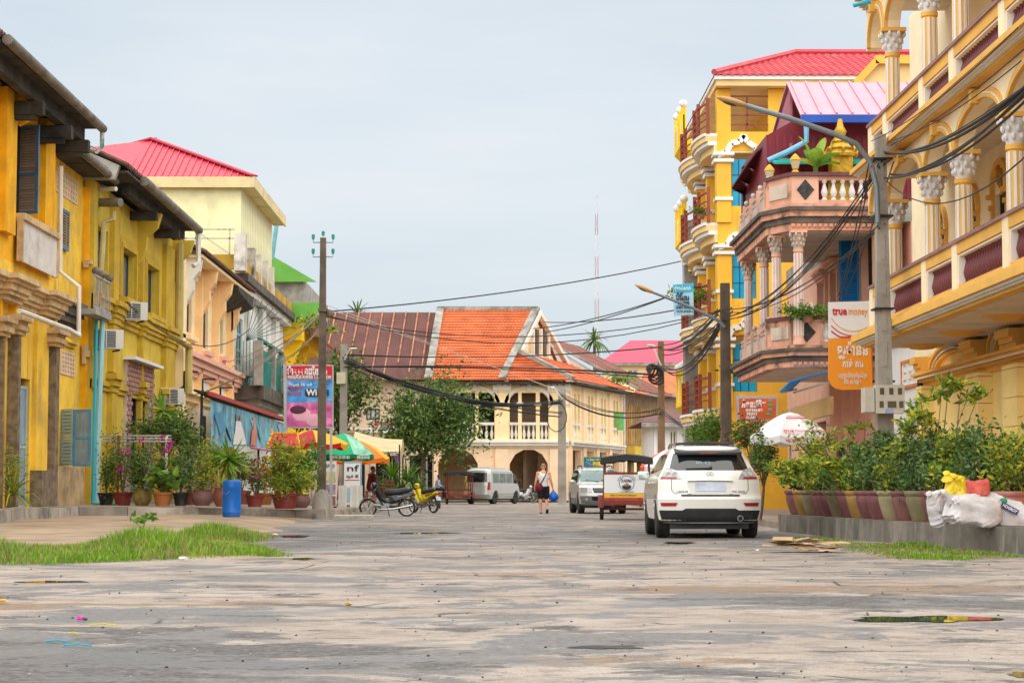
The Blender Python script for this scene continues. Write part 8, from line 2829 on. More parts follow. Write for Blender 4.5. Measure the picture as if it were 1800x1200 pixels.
part('cross',MB().box(gx(658,Y),Y - 0.03,at(659,748,Y).z,gx(660,Y),Y - 0.01,at(659,742,Y).z).box(gx(656,Y),Y - 0.031,at(659,746,Y).z,gx(662,Y),Y - 0.012,at(659,744,Y).z),RED,t)
write(t,'ផ្ទះពេទ្យកុមារ',690,744,Y - 0.03,7,44,RED,0.015)
write(t,'KANHA BOPHA',692,751,Y - 0.03,5,46,M('print_navy',(0.03,0.06,0.3),0.5),0.01)
part('banner_post',MB().bar(at(650,760,Y + 0.1),Vector((gx(650,Y),Y + 0.1,0.2)),0.1).bar(at(750,760,Y + 0.1),Vector((gx(750,Y),Y + 0.1,0.2)),0.1),mat_alu,t)

# ------------------------------------------------------------------ parasols and the stall
def parasol(label,px,Y,ytop,R,drop,mats,z0,valm=None,rot=0.2,n=8,tilt=0.0):
 x = gx(px,Y)
 zt = at(px,ytop,Y).z
 t = thing('parasol',label,'parasol',(x,Y,z0))
 ap_ = Vector((x,Y,zt))
 def rim(k,f=1.0,dz=0.0):
  a = rot + 2 * math.pi * k / n
  return Vector((x + R * f * math.cos(a),Y + R * f * math.sin(a),zt - drop * f ** 1.5 + dz + tilt * math.cos(a) * f))
 for k in range(n):
  def fn(u,v,k=k):
   p = rim(k,v).lerp(rim(k + 1,v),u) if v > 0 else ap_.copy()
   return p + Vector((0,0,-0.05 * R * math.sin(math.pi * u) * v))
  part('canopy_panel',MB().grid(fn,5,5),mats[k % len(mats)],t,50)
  def vf(u,v,k=k):
   p = rim(k).lerp(rim(k + 1),u)
   return p + Vector((0,0,-0.05 * R * math.sin(math.pi * u) - v * (0.15 + 0.03 * math.sin(u * math.pi))))
  part('valance_panel',MB().grid(vf,6,1),(valm or mats)[k % len(valm or mats)],t)
  part('rib',MB().tube([ap_ + Vector((0,0,-0.03)),rim(k,0.55,-0.03),rim(k,1.0,-0.02)],0.008,4),mat_dark_metal,t)
 part('pole',MB().tube([(x,Y,z0),(x,Y,zt + 0.08)],0.022,8),mat_alu,t,40)
 part('foot',MB().lathe(((0.22,0),(0.22,0.08),(0.05,0.12)),(x,Y,z0),12),mat_concrete,t,40)
 return t,rim
cW = M('parasol_white',(0.76,0.74,0.75),0.7,trans=0.15,var=0.03)
cG = M('parasol_green',(0.0,0.42,0.17),0.6,trans=0.2,var=0.06)
cGp = M('parasol_green_print',(0.3,0.62,0.45),0.6,trans=0.2,var=0.3,vs=3)
cY = M('parasol_yellow',(0.85,0.48,0.01),0.6,trans=0.25,var=0.06)
cO = M('parasol_orange',(0.85,0.22,0.01),0.6,trans=0.25,var=0.06)
cR = M('parasol_red',(0.5,0.01,0.015),0.6,trans=0.2,var=0.06)
Y = 47.5
t,rim = parasol('white phone-credit parasol with red lettering behind the bushes',1390,Y,724,0.99,0.58,[cW],0.16,rot=math.radians(-112.5))
for k in (0,1):
 a,b,c_,d = rim(k,0.75),rim(k + 1,0.75),rim(k + 1),rim(k)
 m_ = (a + b + c_ + d) / 4
 ux = (b - a).normalized()
 uy = ((a + b) / 2 - (c_ + d) / 2).normalized()
 nz_ = ux.cross(uy)
 mw = Matrix((ux,uy,nz_)).transposed().to_4x4()
 lettering('true',0.16,RED,t,TR(m_ + nz_ * 0.035 - ux * 0.16 - uy * 0.02) @ mw,0.25,0.004)
 lettering('money',0.15,RED,t,TR(m_ + nz_ * 0.035 + ux * 0.16 - uy * 0.02) @ mw,0.33,0.001)
 q_ = (rim(k) + rim(k + 1)) / 2
 lettering('បញ្ចូលនិងប្រាក់',0.09,RED,t,TR(q_ + Vector((0,0,-0.11)) + nz_.cross(ux).cross(ux) * 0 + Vector((nz_.x,nz_.y,0)).normalized() * 0.02) @ Matrix((ux,Vector((0,0,1)),ux.cross(Vector((0,0,1))))).transposed().to_4x4(),0.5,0.002)
 part('printed_arc',MB().tube([rim(k,0.42).lerp(rim(k + 1,0.42),u / 8) + nz_ * 0.015 for u in range(9)],0.012,4).tube([rim(k,0.34).lerp(rim(k + 1,0.34),u / 8) + nz_ * 0.02 for u in range(9)],0.007,4),RED,t)
parasol('yellow and red parasol over the spirit house side of the stall',548,71,755,1.3,0.48,[cY,cY,cR],0.28,[cR,cY,cR])
t,rim = parasol('green parasol with phone numbers over the stall crate',603,73.5,761,1.2,0.78,[cG,cGp,cG,cG],0.28,[M('parasol_dkgreen',(0.0,0.2,0.07),0.6)],rot=math.radians(-112.5))
for k,s_ in ((0,'070 20 09 82'),(1,'098 20 09 82')):
 q_ = (rim(k) + rim(k + 1)) / 2
 ux = (rim(k + 1) - rim(k)).normalized()
 lettering(s_,0.14,W_,t,TR(q_ + Vector((0.01,-0.03,-0.13))) @ Matrix((ux,Vector((0,0,1)),ux.cross(Vector((0,0,1))))).transposed().to_4x4(),0.62,0.004)
parasol('wide orange parasol lowest at the stall end',626,77,773,1.3,0.68,[cO,cY],0.28,[cO])
parasol('red and white drink parasol between the rickshaw and white car',1178,62,788,0.95,0.55,[M('parasol_redorange',(0.7,0.08,0.03),0.6),cW,MATS['parasol_redorange']],0.16,rot=0.5)
# cream fabric awning beyond
t = thing('awning','cream fabric awning with hanging flaps past the parasols','awning',at(660,775,86))
a = [at(618,783,84),at(704,793,84),at(708,772,88),at(624,758,88)]
mb = MB().grid(lambda u,v: a[0].lerp(a[1],u).lerp(a[3].lerp(a[2],u),v) + Vector((0,0,-0.1 * math.sin(u * math.pi))),8,4)
part('cloth',mb,M('cream_cloth',(0.75,0.62,0.36),0.8,trans=0.3,var=0.1),t,50)
mb = MB().grid(lambda u,v: a[1].lerp(a[2],u) + Vector((0.05 * math.sin(u * 9),0,-v * (0.75 - 0.25 * abs(math.sin(u * 5))))),12,3)
part('hanging_flap',mb,MATS['cream_cloth'],t,50)
part('purple_flap',MB().prism([at(690,800,85),at(703,800,85),at(698,816,85)],(0,0.02,0)),M('purple_cloth',(0.28,0.17,0.5),0.8),t)
for px,yy in ((640,84),(702,84),(708,92)):
 part('awning_pole',MB().tube([(gx(px,yy),yy,0.28),(gx(px,yy),yy,at(px,781,yy).z)],0.03,6),mat_dark_metal,t)
# blue banner hung under a red-edged sheet roof
XB = -8.5
FB = F((XB,0),(0,1),(1,0))
t = thing('stall_canopy','sheet metal stall roof with red edge and blue wedding banner below','stall',(XB,68,0.4))
u0,u1 = FB.U(358),FB.U(528)
zt0,zt1 = FB.Z(358,692),FB.Z(528,748)
mb = MB().hexa([FB.pt(u0,0.1,zt0),FB.pt(u1,0.1,zt1),FB.pt(u1,-2.8,zt1 + 0.6),FB.pt(u0 + 0.3,-0.35,zt0 + 0.1),FB.pt(u0,0.1,zt0 + 0.06),FB.pt(u1,0.1,zt1 + 0.06),FB.pt(u1,-2.8,zt1 + 0.66),FB.pt(u0 + 0.3,-0.35,zt0 + 0.16)])
part('roof_sheet',mb,mat_wood_dark,t)
part('red_edge',MB().bar(FB.pt(u0,0.14,zt0 + 0.02),FB.pt(u1,0.14,zt1 + 0.02),0.06,0.12),M('red_edge',(0.42,0.02,0.02),0.5),t)
b0,b1 = FB.U(368),FB.U(505)
def bn(u,v):
 uu = lerp(b0,b1,u)
 zt_ = lerp(zt0,zt1,(uu - u0) / (u1 - u0)) - 0.12
 zb_ = zt_ - lerp(1.5,1.0,u) + 0.12 * math.sin(u * 5)
 return FB.pt(uu,0.03 + 0.05 * math.sin(u * 16 + v * 3) * v,lerp(zt_,zb_,v))
part('banner',MB().grid(bn,40,6),M('banner_print',(0.1,0.42,0.6),0.45,var=0.5,vs=1.1,dirt=((0.55,0.68,0.72),0.9,0.9),streak=((0.02,0.16,0.3),0.8,1.2)),t,50)
part('banner_hem',MB().tube([bn(u / 20,1.0) + Vector((0.02,0,-0.02)) for u in range(9,21)],0.04,4),M('pink_hem',(0.7,0.12,0.25),0.5),t)
bg = M('print_bottle',(0.7,0.25,0.2),0.5,var=0.2)
def bshape(name,pts_,m_):
 part(name,MB().add([bn(u,v) + Vector((0.035,0,0)) for u,v in pts_],[tuple(range(len(pts_)))]),m_,t)
rgb_ = random.Random(9)
for k in range(6):
 uq,vq = rgb_.uniform(0.02,0.9),rgb_.uniform(0.1,0.5)
 bshape('printed_swirl',[(uq,vq),(uq + 0.05,vq - 0.08),(uq + 0.1,vq + 0.3),(uq + 0.07,vq + 0.42)],(M('print_pale_blue',(0.28,0.52,0.64),0.5),MATS['banner_print'],M('print_deep_blue',(0.05,0.3,0.5),0.5))[k % 3])
bshape('printed_bottle',[(0.46,0.12),(0.485,0.12),(0.49,0.4),(0.52,0.55),(0.52,0.95),(0.44,0.95),(0.44,0.55),(0.465,0.4)],bg)
bshape('printed_dress',[(0.26,0.35),(0.31,0.32),(0.34,0.6),(0.37,0.95),(0.22,0.95),(0.25,0.6)],W_)
for u in (0.27,0.31):
 bshape('printed_head',[(u + 0.013 * math.cos(a),0.25 + 0.09 * math.sin(a)) for a in [i * math.pi / 4 for i in range(8)]],M('print_brown',(0.35,0.2,0.14),0.6))
for uu in (u0 + 0.3,(u0 + u1) / 2,u1 - 0.4):
 part('post',MB().bar(FB.pt(uu,-0.1,0.35),FB.pt(uu,-0.1,lerp(zt0,zt1,(uu - u0) / (u1 - u0))),0.07),mat_dark_metal,t)
# white slatted crate stand
Y = 66
t = thing('crate','white slatted wooden crate under the green parasol','crate',(gx(616,Y),Y,0.28))
cw,ch = 0.78,0.72
mw_ = M('white_boards',(0.68,0.64,0.58),0.8,var=0.1,rnd=0.1,streak=((0.4,0.33,0.27),0.6,6))
for i in range(8):
 if i not in (3,):
  local('board',MB().box(-cw / 2 + i * cw / 8 + 0.006,-0.2,0,-cw / 2 + (i + 1) * cw / 8 - 0.006,-0.18,ch),mw_,t)
for i in range(4):
 local('board',MB().box(cw / 2 - 0.02,-0.17 + i * 0.1,0,cw / 2,-0.08 + i * 0.1,ch),mw_,t)
for z in (0.08,ch - 0.1):
 local('batten',MB().box(-cw / 2,-0.18,z,cw / 2 - 0.021,0.22,z + 0.05),mw_,t)
def standee(label,px0,px1,yt,Y,z0,colour_bands,words):
 t = thing('sign_board',label,'sign',(gx((px0 + px1) / 2,Y),Y,z0))
 w_,h_ = (px1 - px0) * Y / FPX,at(px0,yt,Y).z - z0
 local('panel',MB().box(-w_ / 2,0,0.05,w_ / 2,0.05,h_),W_,t)
 for a_,b_,m_ in colour_bands:
  local('print_band',MB().box(-w_ * 0.45,-0.006,h_ * a_,w_ * 0.45,0.002,h_ * b_),m_,t)
 for s_,f_,sz in words:
  lettering(s_,sz,ink,t,wm(t) @ TR((0,-0.012,h_ * f_)) @ RX(math.pi / 2),w_ * 0.75,0.004)
 for x in (-w_ * 0.4,w_ * 0.4):
  local('foot',MB().box(x - 0.04,-0.12,0,x + 0.04,0.2,0.05),mat_dark_metal,t)
 return t
pm = M('print_meat',(0.3,0.12,0.1),0.5,var=0.5,vs=5)
standee('upright menu board with pictures behind the foot of the dark pole',571,591,810,64.5,0.28,((0.05,0.25,pm),(0.28,0.5,M('print_purple',(0.35,0.25,0.35),0.5,var=0.4,vs=5)),(0.53,0.78,M('print_lemon',(0.65,0.6,0.3),0.5,var=0.3,vs=5))),(('មុខម្ហូប',0.9,0.16),))
t = standee('white drinks cooler with blue lettering behind the crate',605,633,814,69,0.28,((0.1,0.45,M('print_coolblue',(0.3,0.5,0.62),0.4)),(0.6,0.62,RED)),(('nf',0.88,0.3),('ស្រា iE',0.7,0.14)))
local('cabinet',MB().box(-0.27,0.06,0.0,0.3,0.55,1.55),M('cooler_side',(0.2,0.42,0.5),0.4),t)
t = thing('chair','brown wooden chair at the food stall','chair',(gx(688,80),80,0.28),0.5)
mch = M('brown_wood',(0.16,0.065,0.03),0.7,var=0.2)
for x in (-0.2,0.2):
 for y in (-0.2,0.2):
  local('leg',MB().box(x - 0.02,y - 0.02,0,x + 0.02,y + 0.02,0.45 if y < 0 else 1.0),mch,t)
local('seat',MB().box(-0.23,-0.23,0.45,0.23,0.19,0.48),mch,t)
for z in (0.6,0.74,0.88):
 local('back_slat',MB().box(-0.18,0.185,z,0.18,0.215,z + 0.08),mch,t)
# spirit house
Y = 60.5
xs_ = gx(500,Y)
t = thing('spirit_house','small red and gold spirit house on a post in the potted garden','shrine',(xs_,Y,0.4))
gold,rdl = M('shrine_gold',(0.75,0.36,0.01),0.4,var=0.15),M('shrine_red',(0.5,0.02,0.01),0.5,var=0.12)
zb_ = at(500,792,Y).z - 0.4
local('post',MB().box(-0.3,-0.12,0,-0.14,0.12,zb_ - 0.3).box(0.14,-0.12,0,0.3,0.12,zb_ - 0.3),rdl,t)
local('platform',MB().box(-0.62,-0.4,zb_ - 0.3,0.55,0.4,zb_ - 0.22),gold,t)
for x in (-0.35,0.35):
 for y in (-0.22,0.22):
  local('column',MB().cyl((x,y,zb_ - 0.22),(x,y,zb_ + 0.12),0.035),gold,t)
local('room',MB().box(-0.25,-0.15,zb_ - 0.22,0.25,0.15,zb_ + 0.12),rdl,t)
for s in (-1,1):
 local('roof_slope',MB().hexa([(-0.5,s * 0.42,zb_ + 0.1),(0.5,s * 0.42,zb_ + 0.1),(0.36,0,zb_ + 0.5),(-0.36,0,zb_ + 0.5),(-0.5,s * 0.42,zb_ + 0.13),(0.5,s * 0.42,zb_ + 0.13),(0.36,0,zb_ + 0.53),(-0.36,0,zb_ + 0.53)]),rdl,t)
 for x in (-1,1):
  local('gable_edge',MB().tube([(x * 0.54,s * 0.44,zb_ + 0.2),(x * 0.5,s * 0.42,zb_ + 0.12),(x * 0.4,s * 0.1,zb_ + 0.44),(x * 0.38,0,zb_ + 0.56),(x * 0.44,0,zb_ + 0.68)],0.03,5),gold,t)
 local('eave_trim',MB().bar((-0.52,s * 0.43,zb_ + 0.11),(0.52,s * 0.43,zb_ + 0.11),0.05),gold,t)
local('ridge_trim',MB().bar((-0.38,0,zb_ + 0.54),(0.38,0,zb_ + 0.54),0.05),gold,t)
local('lower_shelf',MB().box(-1.15,-0.5,zb_ - 0.72,-0.3,0.1,zb_ - 0.6),rdl,t)
local('shelf_trim',MB().box(-1.2,-0.54,zb_ - 0.6,-0.28,0.12,zb_ - 0.52).cyl((-1.0,-0.3,zb_ - 0.52),(-1.0,-0.3,zb_ - 0.3),0.08,0.02).cyl((-0.6,-0.3,zb_ - 0.52),(-0.6,-0.3,zb_ - 0.34),0.07,0.02),gold,t)
# blue drum
t = thing('drum','bright blue plastic drum standing on the earth before the pots','drum',(gx(412,50.5),50.0,0.19))
hD = 0.92
prof = [(0.2,0.0),(0.225,0.02),(0.232,0.1),(0.24,0.12),(0.232,0.14),(0.236,0.45),(0.232,hD - 0.2),(0.242,hD - 0.17),(0.232,hD - 0.14),(0.236,hD - 0.07),(0.22,hD - 0.02),(0.2,hD),(0.19,hD - 0.015)]
local('shell',MB().lathe(prof,n=28),M('drum_blue',(0.005,0.12,0.48),0.35,var=0.1,dirt=((0.1,0.16,0.3),0.4,3)),t,40)
local('lid',MB().lathe(((0.185,hD - 0.02),(0.17,hD - 0.005)),n=20),MATS['drum_blue'],t)
local('wire_handle',MB().tube([(-0.2,-0.12,hD - 0.2),(-0.22,-0.14,hD - 0.32),(-0.12,-0.22,hD - 0.36),(-0.02,-0.245,hD - 0.28)],0.006,5),mat_alu,t)
# metal pipe gate frame among the pots
t = thing('gate_railing','grey pipe frame with red posts behind the bougainvillea pots','railing',(gx(235,56.5),56.5,0.44))
for z in (2.22,2.3,2.38):
 part('rail',MB().tube([(gx(180,56.5),56.5,z),(gx(300,56.5),56.5,z)],0.025,6),mat_alu,t,40)
for px in (207,292):
 part('post',MB().bar((gx(px,56.5),56.5,0.44),(gx(px,56.5),56.5,2.4),0.06),M('post_red',(0.3,0.03,0.02),0.6) if px == 207 else mat_stripe,t)
# sacks
def sack(label,px,Y,w,hgt,dp,rz,mat,z0,tilt=0.0,seed=1,neck=False):
 rr_ = random.Random(seed)
 mb = rounded_box((0,0,hgt / 2),w,dp,hgt,2.2)
 ph = [rr_.uniform(0,6) for _ in range(6)]
 def warp(p):
  x,y,z = p
  k = 0.03 * math.sin(x * 17 + ph[0] + 3 * z) + 0.02 * math.sin(z * 26 + ph[1] + 4 * x) + 0.022 * abs(math.sin(x * 31 + z * 23 + ph[3])) + 0.016 * abs(math.sin(z * 43 - x * 29 + ph[4])) + 0.02 * math.sin(y * 19 + ph[2])
  f = 1 - 0.22 * max(0,z / hgt - 0.55)
  return (x * f + k,y * f + k * 0.8,max(0.0,z + k * 0.5))
 base = mb
 # denser surface for creases
 mb = MB()
 b2 = MB().ball((0,0,0),1.0,n=72,m=44)
 f = lambda a_: math.copysign(abs(a_) ** (1 / 2.2),a_)
 mb.v = [warp((f(x) * w / 2,f(y) * dp / 2,hgt / 2 + f(z) * hgt / 2)) for x,y,z in b2.v]
 mb.f,mb.mi = b2.f,b2.mi
 t = thing('sack',label,'sack',(gx(px,Y),Y,z0),rz,'filled sacks on the terrace edge')
 m3 = RY(tilt)
 mb.v = [tuple(m3 @ Vector(p)) for p in mb.v]
 local('bag_body',mb,mat,t,60)
 local('gathered_neck',MB().tube([m3 @ Vector((-w * 0.38,0,hgt * 0.8)),m3 @ Vector((-w * 0.5,-0.02,hgt * 0.95)),m3 @ Vector((-w * 0.55,-0.03,hgt * 1.02)),m3 @ Vector((-w * 0.6,-0.05,hgt * 1.06))],[0.1,0.03,0.05,0.012],10),mat,t,60)
 return t,m3
sw = M('woven_white',(0.6,0.57,0.58),0.75,var=0.15,vs=5,dirt=((0.42,0.33,0.3),0.5,3),bump=0.3,bs=40)
s1,_ = sack('crumpled white woven sack slumped at the end of the pots',1703,28.3,0.78,0.42,0.5,0.1,sw,PZ,0.12,3)
s2,m3 = sack('white sack printed with dark blue labels leaning at the platform end',1746,28.6,0.85,0.42,0.45,-0.15,M('printed_white_sack',(0.68,0.67,0.68),0.6,var=0.08,vs=5,bump=0.2,bs=30),PZ,0.36,5)
nav = M('label_navy',(0.02,0.03,0.16),0.5)
for k,(x,z) in enumerate(((-0.18,0.26),(0.1,0.3))):
 p = m3 @ Vector((x,-0.262,z))
 local('printed_label',MB().cbox(p,0.26,0.02,0.08,RY(0.5).to_3x3()),nav,s2)
 lettering('HOGROY',0.06,W_,s2,wm(s2) @ TR(p + Vector((0,-0.014,0))) @ RX(math.pi / 2) @ RZ(-0.5),0.22,0.002)
local('printed_leaf',MB().ball(m3 @ Vector((-0.02,-0.255,0.37)),0.06,0.012,0.045,10,6),M('label_green',(0.02,0.3,0.12),0.5),s2)
sack('red net sack lying on top of the white sacks',1707,28.5,0.5,0.22,0.34,0.1,M('red_net',(0.6,0.1,0.08),0.75,var=0.2,vs=8,dirt=((0.7,0.3,0.2),0.5,6),bump=0.5,bs=70),0.76,-0.12,9)
sack('bright yellow plastic bag perched on the sacks',1676,28.4,0.3,0.36,0.26,0.3,M('yellow_plastic',(0.75,0.55,0.02),0.3,var=0.2,vs=9),0.74,0.1,11)
sack('small torn white sack at the foot of the last pot',1660,28.9,0.4,0.5,0.3,0.5,sw,PZ,-0.2,14)
# gold shrine, lanterns on the pink roof
t = thing('spirit_house','ornate gold shrine with tall spire on the pink roof terrace','shrine',(gx(1480,56.0),55.6,8.6))
sg_ = M('stupa_gold',(0.5,0.3,0.02),0.35,0.3,var=0.25,vs=9)
hs = at(1480,208,55.6).z - 8.6
local('pedestal',MB().lathe(((0.5,0),(0.5,0.5),(0.36,0.56),(0.36,0.9)),n=4),sg_,t)
local('tray',MB().lathe(((0.75,0.9),(0.85,0.98),(0.7,1.05)),n=4),M('shrine_dark',(0.12,0.08,0.03),0.7),t)
local('cella',MB().box(-0.3,-0.3,1.05,0.3,0.3,1.6),sg_,t)
local('tiered_roof',MB().lathe([(0.48,1.6),(0.5,1.68),(0.34,1.8),(0.38,1.86),(0.24,2.0),(0.27,2.05),(0.14,2.2)],n=8),sg_,t)
local('spire',MB().lathe([(0.14,2.2),(0.19,2.35),(0.1,2.5),(0.06,2.7),(0.03,hs - 0.3),(0.005,hs)],n=10),sg_,t,50)
for k in range(8):
 a = math.pi * k / 4
 local('corner_flame',MB().tube([(0.42 * math.cos(a),0.42 * math.sin(a),1.66),(0.5 * math.cos(a),0.5 * math.sin(a),1.8),(0.42 * math.cos(a),0.42 * math.sin(a),1.98)],[0.06,0.04,0.006],5),sg_,t)
for k,(px,Y,lb) in enumerate(((1404,53.7,'gold lantern on the near corner of the pink roof parapet'),(1358,55.5,'gold lantern further along the pink roof parapet'))):
 t = thing('lantern',lb,'lantern',(gx(px,Y),Y,9.45),0,'lanterns on the pink parapet')
 local('base',MB().lathe(((0.1,0),(0.1,0.05),(0.04,0.12)),n=8),gold,t)
 local('glass_body',MB().lathe(((0.08,0.12),(0.14,0.34),(0.13,0.36)),n=8),M('lantern_glass',(0.6,0.5,0.3),0.3),t)
 local('cap',MB().lathe(((0.16,0.36),(0.1,0.46),(0.02,0.54)),n=8),gold,t)
# ------------------------------------------------------------------ plants
def LM(name,col,tr=0.3,rough=0.5):
 return M(name,col,rough,var=0.25,vs=2.5,trans=tr,spec=0.3)
G_DK = [LM('leaf_dark',(0.045,0.095,0.02)),LM('leaf_mid',(0.09,0.17,0.03)),LM('leaf_light',(0.17,0.25,0.05))]
G_LT = [LM('leaf_fresh',(0.11,0.24,0.02)),LM('leaf_bright',(0.2,0.34,0.04)),LM('leaf_mid',(0.09,0.17,0.03))]
G_YL = [LM('leaf_yellow',(0.5,0.46,0.04)),LM('leaf_lime',(0.25,0.36,0.04)),LM('leaf_mid',(0.09,0.17,0.03))]
G_GY = [LM('leaf_grey',(0.1,0.18,0.06)),LM('leaf_dark',(0.045,0.095,0.02)),LM('leaf_sage',(0.17,0.27,0.09))]
mat_bark = M('bark',(0.13,0.09,0.06),0.95,var=0.35,bump=0.8)
mat_stem = M('stem',(0.16,0.13,0.07),0.9,var=0.2)
def leaves(mb,c,rad,n,size,rg,asp=0.42,clumps=10,spread=0.36,up=0.25):
 """leaf-sized folded blades gathered in clumps through an uneven crown"""
 c = Vector(c)
 cs = []
 for _ in range(clumps):
  d = Vector((rg.gauss(0,1),rg.gauss(0,1),rg.gauss(0,1))).normalized() * (rg.random() ** 0.5)
  cs.append((Vector((d.x * rad[0],d.y * rad[1],d.z * rad[2])),rg.uniform(0.6,1.25)))
 for i in range(n):
  o,k = cs[i % clumps]
  q = c + o + Vector((rg.gauss(0,rad[0]),rg.gauss(0,rad[1]),rg.gauss(0,rad[2]))) * spread * k
  d = Vector((rg.gauss(0,1),rg.gauss(0,1),rg.gauss(up,0.7))).normalized()
  s = d.cross(Vector((rg.gauss(0,1),rg.gauss(0,1),rg.gauss(0,1)))).normalized()
  L = size * rg.uniform(0.6,1.3)
  w = L * asp * 0.5
  b = q + d * L * 0.45 + d.cross(s) * L * 0.08
  mb.cur = min(2,int(rg.random() * 3))
  mb.add([q,b + s * w,q + d * L,b - s * w],[(0,1,2,3)])
 mb.cur = 0
def blades(mb,c,n,L,w,rg,lo=0.3,hi=1.4,droop=0.5,seg=3):
 """long arching straps from one point"""
 c = Vector(c)
 for i in range(n):
  a,e = rg.uniform(0,6.283),rg.uniform(lo,hi)
  d = Vector((math.cos(a) * math.cos(e),math.sin(a) * math.cos(e),math.sin(e)))
  s = Vector((-math.sin(a),math.cos(a),0))
  l = L * rg.uniform(0.7,1.1)
  vs = []
  for k in range(seg + 1):
   u = k / seg
   p = c + d * l * u - Vector((0,0,droop * l * u * u * math.cos(e)))
   ww = w * (1 - u) ** 0.6 * (0.6 + u) + 0.002
   vs += [p - s * ww / 2,p + s * ww / 2]
  mb.cur = min(2,int(rg.random() * 3))
  mb.add(vs,[(2 * k,2 * k + 1,2 * k + 3,2 * k + 2) for k in range(seg)])
 mb.cur = 0
def leafpart(t,mb,mats,name='foliage'):
 return part(name,mb,mats,t)
def tree(label,px,Y,z0,cpx,cpy,rad,n,size,mats,seed,tr=0.16,name='street_tree',clumps=26):
 rg = random.Random(seed)
 x = gx(px,Y)
 c = at(cpx,cpy,Y)
 t = thing(name,label,'tree',(x,Y,z0))
 fork = Vector((x + 0.1,Y,lerp(z0,c.z,0.55)))
 mb = MB().tube([(x,Y,z0),(x + 0.06,Y,lerp(z0,fork.z,0.5)),fork],[tr,tr * 0.8,tr * 0.65],9)
 part('trunk',mb,mat_bark,t,60)
 for k in range(7):
  d = Vector((rg.uniform(-1,1) * rad[0],rg.uniform(-1,1) * rad[1],rg.uniform(-0.3,0.8) * rad[2])) * 0.8
  e = c + d
  part('limb',MB().tube([fork,fork.lerp(e,0.5) + Vector((0,0,0.2)),e],[tr * 0.45,tr * 0.25,0.02],6),mat_bark,t,60)
 mb = MB()
 leaves(mb,c,rad,n,size,rg,0.42,clumps,0.26)
 leafpart(t,mb,mats,'crown')
 return t
tree('round green street tree in front of the corner house',741,112,0.28,760,744,(2.7,2.2,2.5),7000,0.3,G_DK,3,0.2,clumps=48)
tree('leafy street tree behind the meter pole',598,97,0.3,588,690,(1.9,1.8,1.9),3600,0.28,G_DK,5,clumps=34)
tree('small light green tree below the yellow balconies',1240,66,0.16,1248,752,(0.85,0.8,0.65),1500,0.16,G_LT,7,0.07,clumps=18)
tree('dark rounded shrub tree right of the white car',1335,47,0.16,1340,812,(0.42,0.5,0.62),1500,0.1,G_DK,9,0.05,clumps=16)
tree('red tinged shrub under the internet sign',1318,52,0.16,1318,765,(0.6,0.5,0.4),700,0.14,[LM('leaf_red',(0.16,0.04,0.03)),G_DK[0],G_LT[0]],10,0.05)
tree('feathery yellow green shrub under the phone-credit parasol',1430,44,0.16,1432,785,(0.42,0.5,0.55),900,0.11,G_YL,12,0.04)
tree('dark clipped shrub behind the pipe frame',285,58.5,0.45,285,752,(1.05,0.6,0.28),1700,0.13,G_DK,14,0.06)
tree('dark bush below the peach house awning',330,62,0.45,318,762,(0.6,0.6,0.65),1100,0.15,G_DK,16,0.06)
t = thing('palm_bush','bright green palm bush behind the food stall chair','bush',(gx(705,92),92,0.28))
mb = MB()
rg = random.Random(31)
for dx,dz in ((-0.8,0.2),(0,0.3),(0.8,0.2),(0.3,0.9),(-0.4,1.0)):
 blades(mb,(gx(705,92) + dx,92,0.3 + dz),70,1.5,0.09,rg,0.2,1.4,0.7)
leafpart(t,mb,G_LT,'fronds')
# tufts growing high on the roofs and balconies
for lb,px,py,Y,r_,n,mt in (('green tuft growing on the stained gable corner',1078,668,140,0.8,220,G_LT),('trailing plants over the pink balcony rail',1420,548,53.3,0.32,900,G_LT),('pot plant on the near wavy balcony',1240,520,73,0.35,220,G_LT),('yellow green fern on the wavy balcony by the blue sign',1212,513,74,0.4,320,G_YL),('pot plant on the third wavy balcony',1232,372,73,0.3,200,G_LT),('small plant at the end of the cream balcony rail',1590,532,42.5,0.16,260,G_LT),('green tuft on the ledge of the bright yellow house',510,555,112,0.7,300,G_DK),('leafy creeper under the lime roof sheets',555,570,100,0.7,260,G_YL),('vine leaves on the lowest wavy balcony',1312,650,66,0.4,240,G_DK)):
 p = at(px,py,Y)
 t = thing('balcony_plant',lb,'plant',p - Vector((0,0,r_)))
 mb = MB()
 leaves(mb,p,(r_ * 1.6,r_,r_ * 0.6),n,0.4 * r_ ** 0.5 * (0.9 if r_ > 0.35 else 0.55),random.Random(int(px)),clumps=10)
 leafpart(t,mb,mt)
 part('planter',MB().lathe(((r_ * 0.4,-r_ * 0.9),(r_ * 0.5,-r_ * 0.3)),p,10),mat_redpave,t)
# banana plant on the pink roof: every leaf a piece
t = thing('banana_plant','broad leaved banana plant on the pink roof terrace','plant',(gx(1440,55),55,9.45))
rg = random.Random(5)
for k,(a,e,l) in enumerate(((2.7,1.25,1.5),(0.6,1.3,1.4),(1.8,1.0,1.2),(4.6,0.9,1.0),(3.4,0.6,0.9),(5.6,0.7,1.0),(0.1,0.5,0.8))):
 def fn(u,v):
  w = 0.2 * math.sin(math.pi * min(1,0.06 + 0.94 * u)) ** 0.7
  d = Vector((math.cos(a) * math.cos(e),math.sin(a) * math.cos(e),math.sin(e)))
  s = Vector((-math.sin(a),math.cos(a),0))
  return d * l * u - Vector((0,0,0.35 * l * u * u)) + s * (v - 0.5) * 2 * w + Vector((0,0,abs(v - 0.5) * 0.1 + 0.35))
 local('leaf',MB().grid(fn,10,4),LM('banana_leaf_%d' % (k % 3),((0.2,0.34,0.03),(0.32,0.4,0.04),(0.12,0.28,0.03))[k % 3],0.35),t,60)
